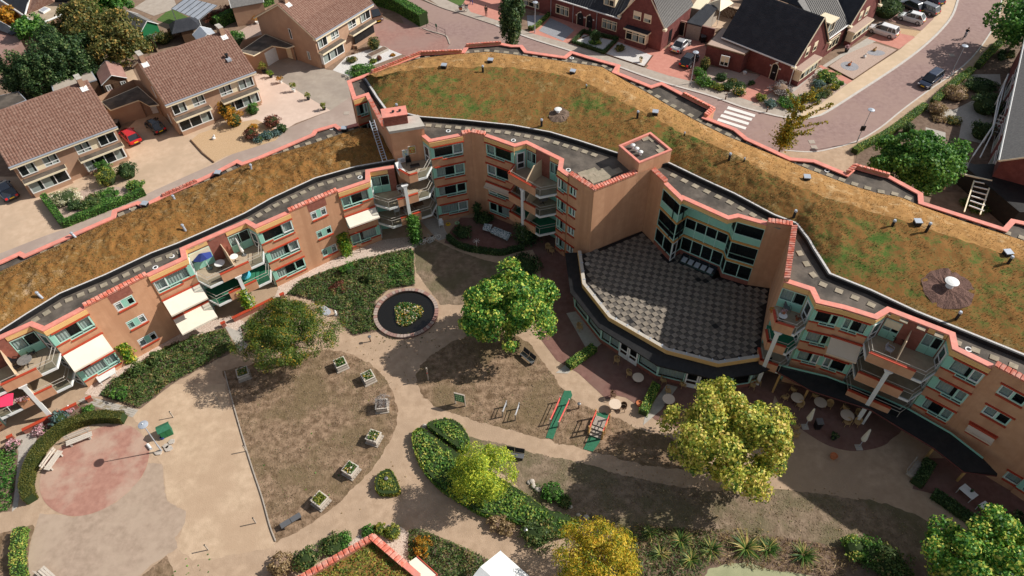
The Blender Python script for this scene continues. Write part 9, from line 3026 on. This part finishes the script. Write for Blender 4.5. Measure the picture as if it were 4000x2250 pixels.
for lab,q,x,y,m in (('white goose figure on the left flower bed',Z02,520,195,'white'),('white planter figure in the pink gravel garden',Z30,725,435,'white'),('brown animal figure on the round grey gravel circle',Z30,612,495,'terracotta'),('tan animal figure on the oval grey gravel patch',Z30,800,385,'wood'),('white ball ornament in the side garden by the yellow shrubs',Z00,1615,1050,'white')):
 g=G(*q(x,y)[0]); t=thing('garden_ornament',lab,'ornament',g)
 mb=MB(); mb.lathe([(.16,0),(.26,.12),(.22,.3),(.1,.42)],9,g); mb.build('body',MT[m],t); mb=MB(); mb.lathe([(.05,.38),(.11,.5),(.09,.6),(.03,.66)],8,g+V(.16,.05,0)); mb.build('head',MT[m],t)
for q,x,y,rx,ry,nm in ((Z30,615,500,1.25,1.25,'gravel_circle'),(Z30,815,400,1.3,.8,'gravel_circle')):
 g=G(*q(x,y)[0]); mb=MB(); mb.poly([V(g.x+rx*math.cos(u),g.y+ry*math.sin(u),.035) for u in np.linspace(0,6.28,30)[:-1]]); tag(mb.build(nm,MT['grey_gravel']),kind='structure')
# heart hedge, raised bed and adirondack chair in the white garden
a,b=G(*Q(Z10,840,425)),G(*Q(Z10,968,362)); f=Fr(a.xy,b.xy); t=thing('raised_bed','grey raised planting bed in the white gravel garden','raised bed',a)
mb=MB(); mb.fbox(f,0,f.L,0,1.1,0,.35); mb.build('bed_wall',MT['concrete'],t); mb=MB(); mb.fbox(f,.08,f.L-.08,.08,1.02,.35,.36); mb.build('soil',MT['dirt_dark'],t)
g=G(*Q(Z10,757,400)); t=local('wooden_chair','brown wooden garden chair by the white gravel','chair',(g.x,g.y,0),math.radians(-90)); plastic_parts(t,'wood_dark')
# balcony furniture
zb=2*FH
def on_balcony(q,x,y,z): return G(*q(x,y)[0],z)
ZV1,ZV3,ZV4,ZV5=Z(0,1000,3.22),Z(500,850,3.22),Z(1400,500,3.22),Z(2900,1050,3.22)
round_table('round grey table on the top balcony at the far left',*Q(ZV1,305,1305),.6,'grey_tile',.74,zb)
for lab,x,y,a in (('black armchair right of the grey balcony table',410,1240,120),('black armchair left of the grey balcony table',190,1330,0),('black armchair in front of the grey balcony table',235,1400,40)):
 g=on_balcony(ZV1,x,y,zb+.3); t=local('balcony_chair',lab,'chair',(g.x,g.y,zb),math.radians(a),'chairs on the balconies'); plastic_parts(t,'black')
round_table('white round table under the blue balcony umbrella',*Q(ZV3,1150,570),.5,'white',.72,zb)
round_table('small glass table on the balcony with the white umbrella',*Q(ZV3,1330,488),.4,'white',.7,zb)
g=on_balcony(ZV3,1270,420,zb+.3); t=local('balcony_chair','grey slatted chair behind the small glass balcony table','chair',(g.x,g.y,zb),math.radians(-70),'chairs on the balconies'); plastic_parts(t,'cargrey')
g=on_balcony(ZV3,1030,640,zb); t=thing('tilted_umbrella','blue half folded umbrella on the top balcony','umbrella',g)
mb=MB(); mb.lathe([(.3,0),(.28,.08),(.05,.1)],12,g); mb.build('base',MT['cargrey'],t)
tp=g+V(-.15,.1,1.9); mb=MB(); mb.tube(g,tp,.025,n=6); mb.build('pole',MT['white'],t)
mb=MB(); n=8
rim=[tp+V(1.0*math.cos(k*.785)-.1,.75*math.sin(k*.785),-.35+.16*math.sin(k*2.1)) for k in range(8)]
mb.add(rim+[tp+V(0,0,.1)],[(k,(k+1) % 8,8) for k in range(8)]); mb.build('canopy',MT['cloth_blue'],t)
g=on_balcony(ZV3,1462,470,zb); t=thing('closed_umbrella','white folded umbrella on the top balcony','umbrella',g)
mb=MB(); mb.tube(g,g+V(-.25,.15,2.2),.03,n=6); mb.build('pole',MT['white'],t); mb=MB(); mb.tube(g+V(-.05,.03,.5),g+V(-.25,.15,2.2),.17,.04,8); mb.build('canopy',MT['white'],t); mb=MB(); mb.lathe([(.26,0),(.24,.07),(.05,.09)],10,g); mb.build('base',MT['cargrey'],t)
g=on_balcony(ZV3,1110,510,zb); t=thing('covered_furniture','grey cloth cover over stored furniture on the top balcony','cover',g)
mb=MB(); mb.lathe([(.5,0),(.46,.5),(.3,.9),(.1,1.05)],9,g+V(0,.3,0)); mb.build('cover',MT['grey_metal'],t); mb=MB(); mb.lathe([(.52,0),(.50,.06)],9,g+V(0,.3,0)); mb.build('hem',MT['white'],t)
g=on_balcony(ZV3,1460,705,FH+.6); t=thing('clothed_table','round table with aqua cloth on the green balcony floor','table',V(g.x,g.y,FH))
mb=MB(); mb.lathe([(.62,.32),(.57,.66),(.5,.74),(.1,.75)],14,(g.x,g.y,FH)); mb.build('tablecloth',MT['cloth_aqua'],t); mb=MB(); mb.tube(V(g.x,g.y,FH),V(g.x,g.y,FH+.7),.05,n=6); mb.build('column',MT['dark'],t)
g=on_balcony(Z(0,1300,3.22),40,870,FH+1.9); t=thing('pink_parasol','bright pink sun shade on the lower balcony at the left edge','parasol',V(g.x,g.y,FH))
mb=MB(); mb.hexa([g+Vector(q) for q in ((-1.5,-.8,-.1),(.9,-.3,-.1),(.7,.7,.25),(-1.5,.4,.25),(-1.5,-.8,-.06),(.9,-.3,-.06),(.7,.7,.29),(-1.5,.4,.29))]); mb.build('canopy',MT['cloth_pink'],t); mb=MB(); mb.tube(V(g.x-.2,g.y,FH),g,.03,n=5); mb.build('pole',MT['white'],t)
z3=3*FH
g=on_balcony(ZV4,545,405,z3+.3); t=local('air_conditioner','white air conditioner unit on the top corner balcony','air conditioner',(g.x,g.y,z3),math.radians(15))
mb=MB(); mb.box(-.42,.42,-.16,.16,.08,.72); mb.build('housing',MT['white'],t); mb=MB(); mb.tube((.1,-.165,.4),(.1,-.185,.4),.24,n=16); mb.build('fan_grille',MT['grey_metal'],t)
for x in (-.3,.3): mb=MB(); mb.box(x-.04,x+.04,-.14,.14,0,.08); mb.build('foot',MT['dark'],t)
a,b=on_balcony(ZV4,500,470,z3+.3),on_balcony(ZV4,570,570,z3+.3); c=(a+b)/2
t=local('sun_lounger','white sun lounger on the top corner balcony','lounger',(c.x,c.y,z3),math.atan2(b.y-a.y,b.x-a.x))
mb=MB(); mb.box(-.4,.9,-.28,.28,.28,.33); mb.build('bed',MT['white'],t); mb=MB(); mb.hexa([(-.9,-.28,.62),(-.4,-.28,.28),(-.4,.28,.28),(-.9,.28,.62),(-.9,-.28,.67),(-.4,-.28,.33),(-.4,.28,.33),(-.9,.28,.67)]); mb.build('backrest',MT['white'],t)
for x,y in ((-.6,-.24),(-.6,.24),(.8,-.24),(.8,.24)): mb=MB(); mb.tube((x,y,0),(x,y,.3),.025,n=4); mb.build('leg',MT['white'],t)
g=on_balcony(ZV4,632,430,z3+.3); t=local('balcony_chair','black chair beside the air conditioner','chair',(g.x,g.y,z3),math.radians(-80),'chairs on the balconies'); plastic_parts(t,'black')
g=on_balcony(ZV4,710,470,z3+.45); t=local('balcony_table','black low table beside the white lounger','table',(g.x,g.y,z3),math.radians(20)); mb=MB(); mb.box(-.5,.5,-.28,.28,.42,.46); mb.build('tabletop',MT['black'],t)
for x,y in ((-.45,-.24),(-.45,.24),(.45,-.24),(.45,.24)): mb=MB(); mb.tube((x,y,0),(x,y,.42),.02,n=4); mb.build('leg',MT['black'],t)
# paintings on the stair head wall
fw=Fr(CH[0],CH[1])
mat('paint_fruit',(.5,.04,.03),(.62,.55,.16),sc=9,rough=.7,lo=.44,hi=.56,c3=(.08,.2,.05),sc3=7)
mat('paint_blue',(.55,.62,.55),(.12,.25,.42),sc=6,rough=.7,lo=.46,hi=.58,c3=(.6,.55,.2),sc3=5)
for lab,x0,y0,x1,y1,m in (('colourful red canvas on the brick wall of the stair head',622,235,722,310,'paint_fruit'),('pale blue canvas on the brick wall of the stair head',548,280,628,350,'paint_blue')):
 (s0,z1),(s1,z0)=hit(fw,*ZV4(x0,y0)[0]),hit(fw,*ZV4(x1,y1)[0])
 t=thing('wall_painting',lab,'painting',fw.p((s0+s1)/2,.03,z0)); mb=MB(); mb.fbox(fw,s0,s1,.01,.05,z0,z1); mb.build('canvas',MT[m],t); mb=MB(); frame_bars(mb,fw,s0-.02,s1+.02,z0-.02,z1+.02,w=.03,d0=.01,d1=.06); mb.build('frame',MT['white'],t)
for lab,x,y,z in (('white plastic chair on the corner balcony beside the post',520,770,2*FH),('white plastic chair on the lower corner balcony',480,1050,FH)):
 g=on_balcony(ZV4,x,y,z+.3); t=local('balcony_chair',lab,'chair',(g.x,g.y,z),math.radians(200),'chairs on the balconies'); plastic_parts(t,'white')
g=on_balcony(ZV4,745,950,FH+.7); t=local('balcony_table','dark rectangular table on the lower corner balcony','table',(g.x,g.y,FH),math.radians(20)); mb=MB(); mb.box(-.6,.6,-.45,.45,.68,.73); mb.build('tabletop',MT['wood_dark'],t)
for x,y in ((-.5,-.38),(-.5,.38),(.5,-.38),(.5,.38)): mb=MB(); mb.tube((x,y,0),(x,y,.68),.025,n=4); mb.build('leg',MT['metal'],t)
g=on_balcony(Z(1850,500,3.22),875,880,2*FH+.7); round_table('round table on the shaded balcony below the divider',*Q(Z(1850,500,3.22),875,880),.55,'grey_tile',.72,2*FH)
round_table('small white mosaic table with pink flowers on the right balcony',*Q(ZV5,512,585),.36,'white',.62,z3)
g=on_balcony(ZV5,562,500,z3+.4); t=local('balcony_chair','dark reclining chair on the right balcony','chair',(g.x,g.y,z3),math.radians(-90),'chairs on the balconies'); plastic_parts(t,'cargrey')
for lab,x,y,z,lm in (('yellow flowers in a pot on the right balcony corner',368,525,z3+.55,'lf_orange'),('pink flowers on the white mosaic table',522,552,z3+.72,'lf_pinkfl'),('purple flowers at the glass of the right balcony',690,630,z3+.5,'lf_red')):
 g=on_balcony(ZV5,x,y,z); t=thing('flower_pot',lab,'flowers',g); mb=MB(); mb.lathe([(.1,-.2),(.15,.05),(.13,.05)],8,g); mb.build('pot',MT['terracotta'],t)
 P,N=crown_points(90,(.26,.26,.2),10,.4); leaf_cards('flowers',P+np.array([g.x,g.y,g.z+.15]),N,MT[lm],t,.11,.09)
g=on_balcony(Z(3400,1100,3.22),300,700,z3+.3)
for lab,x,y in (('dark armchair in the shade behind the divider',300,705),('second dark armchair in the shade nearest the divider',400,740)):
 g=on_balcony(Z(3400,1100,3.22),x,y,z3+.3); t=local('balcony_chair',lab,'chair',(g.x,g.y,z3),math.radians(-60),'chairs on the balconies'); plastic_parts(t,'black')
g=on_balcony(Z(3400,1100,3.22),240,860,z3+.4); t=local('deck_chair','pale blue deck chair at the glass of the right balcony','chair',(g.x,g.y,z3),math.radians(-50)); plastic_parts(t,'grey_metal')
for lab,px,py in (('white cat flap board leaning on the first balcony of the left corner',0,0),)[:0]: pass
# flower boxes on the left balconies
for lab,x,y,z in (('pink geraniums on the lower left balcony rail',300,830,FH+.95),('pink geraniums on the ground floor wall at the left edge',150,930,.9),('pink geraniums further left on the balcony rail',250,850,FH+.95)):
 g=on_balcony(Z(0,1300,3.22),x,y,z); t=thing('flower_box',lab,'flower box',g); mb=MB(); mb.box(g.x-.4,g.x+.4,g.y-.1,g.y+.1,g.z-.18,g.z); mb.build('box',MT['terracotta'],t)
 P=np.column_stack([g.x+RNG.uniform(-.45,.45,120),g.y+RNG.uniform(-.2,.2,120),g.z+RNG.uniform(0,.25,120)]); leaf_cards('flowers',P,np.tile([0,0,1.],(120,1)),MT['lf_pinkfl'],t,.11,.09)
# manhole covers on the street
for lab,q,x,y in (('manhole',Z30,330,1072),('manhole',Z30,348,1112),('manhole',Z30,1388,418),('manhole',Z10,685,855)):
 g=G(*q(x,y)[0]); mb=MB(); mb.box(g.x-.38,g.x+.38,g.y-.38,g.y+.38,.0,.042); tag(mb.build('manhole_cover',MT['walk_grey']),kind='structure')
print('objects',len(bpy.data.objects),'tris',sum(len(m.loop_triangles) if m.loop_triangles else len(m.polygons)*2 for m in bpy.data.meshes))
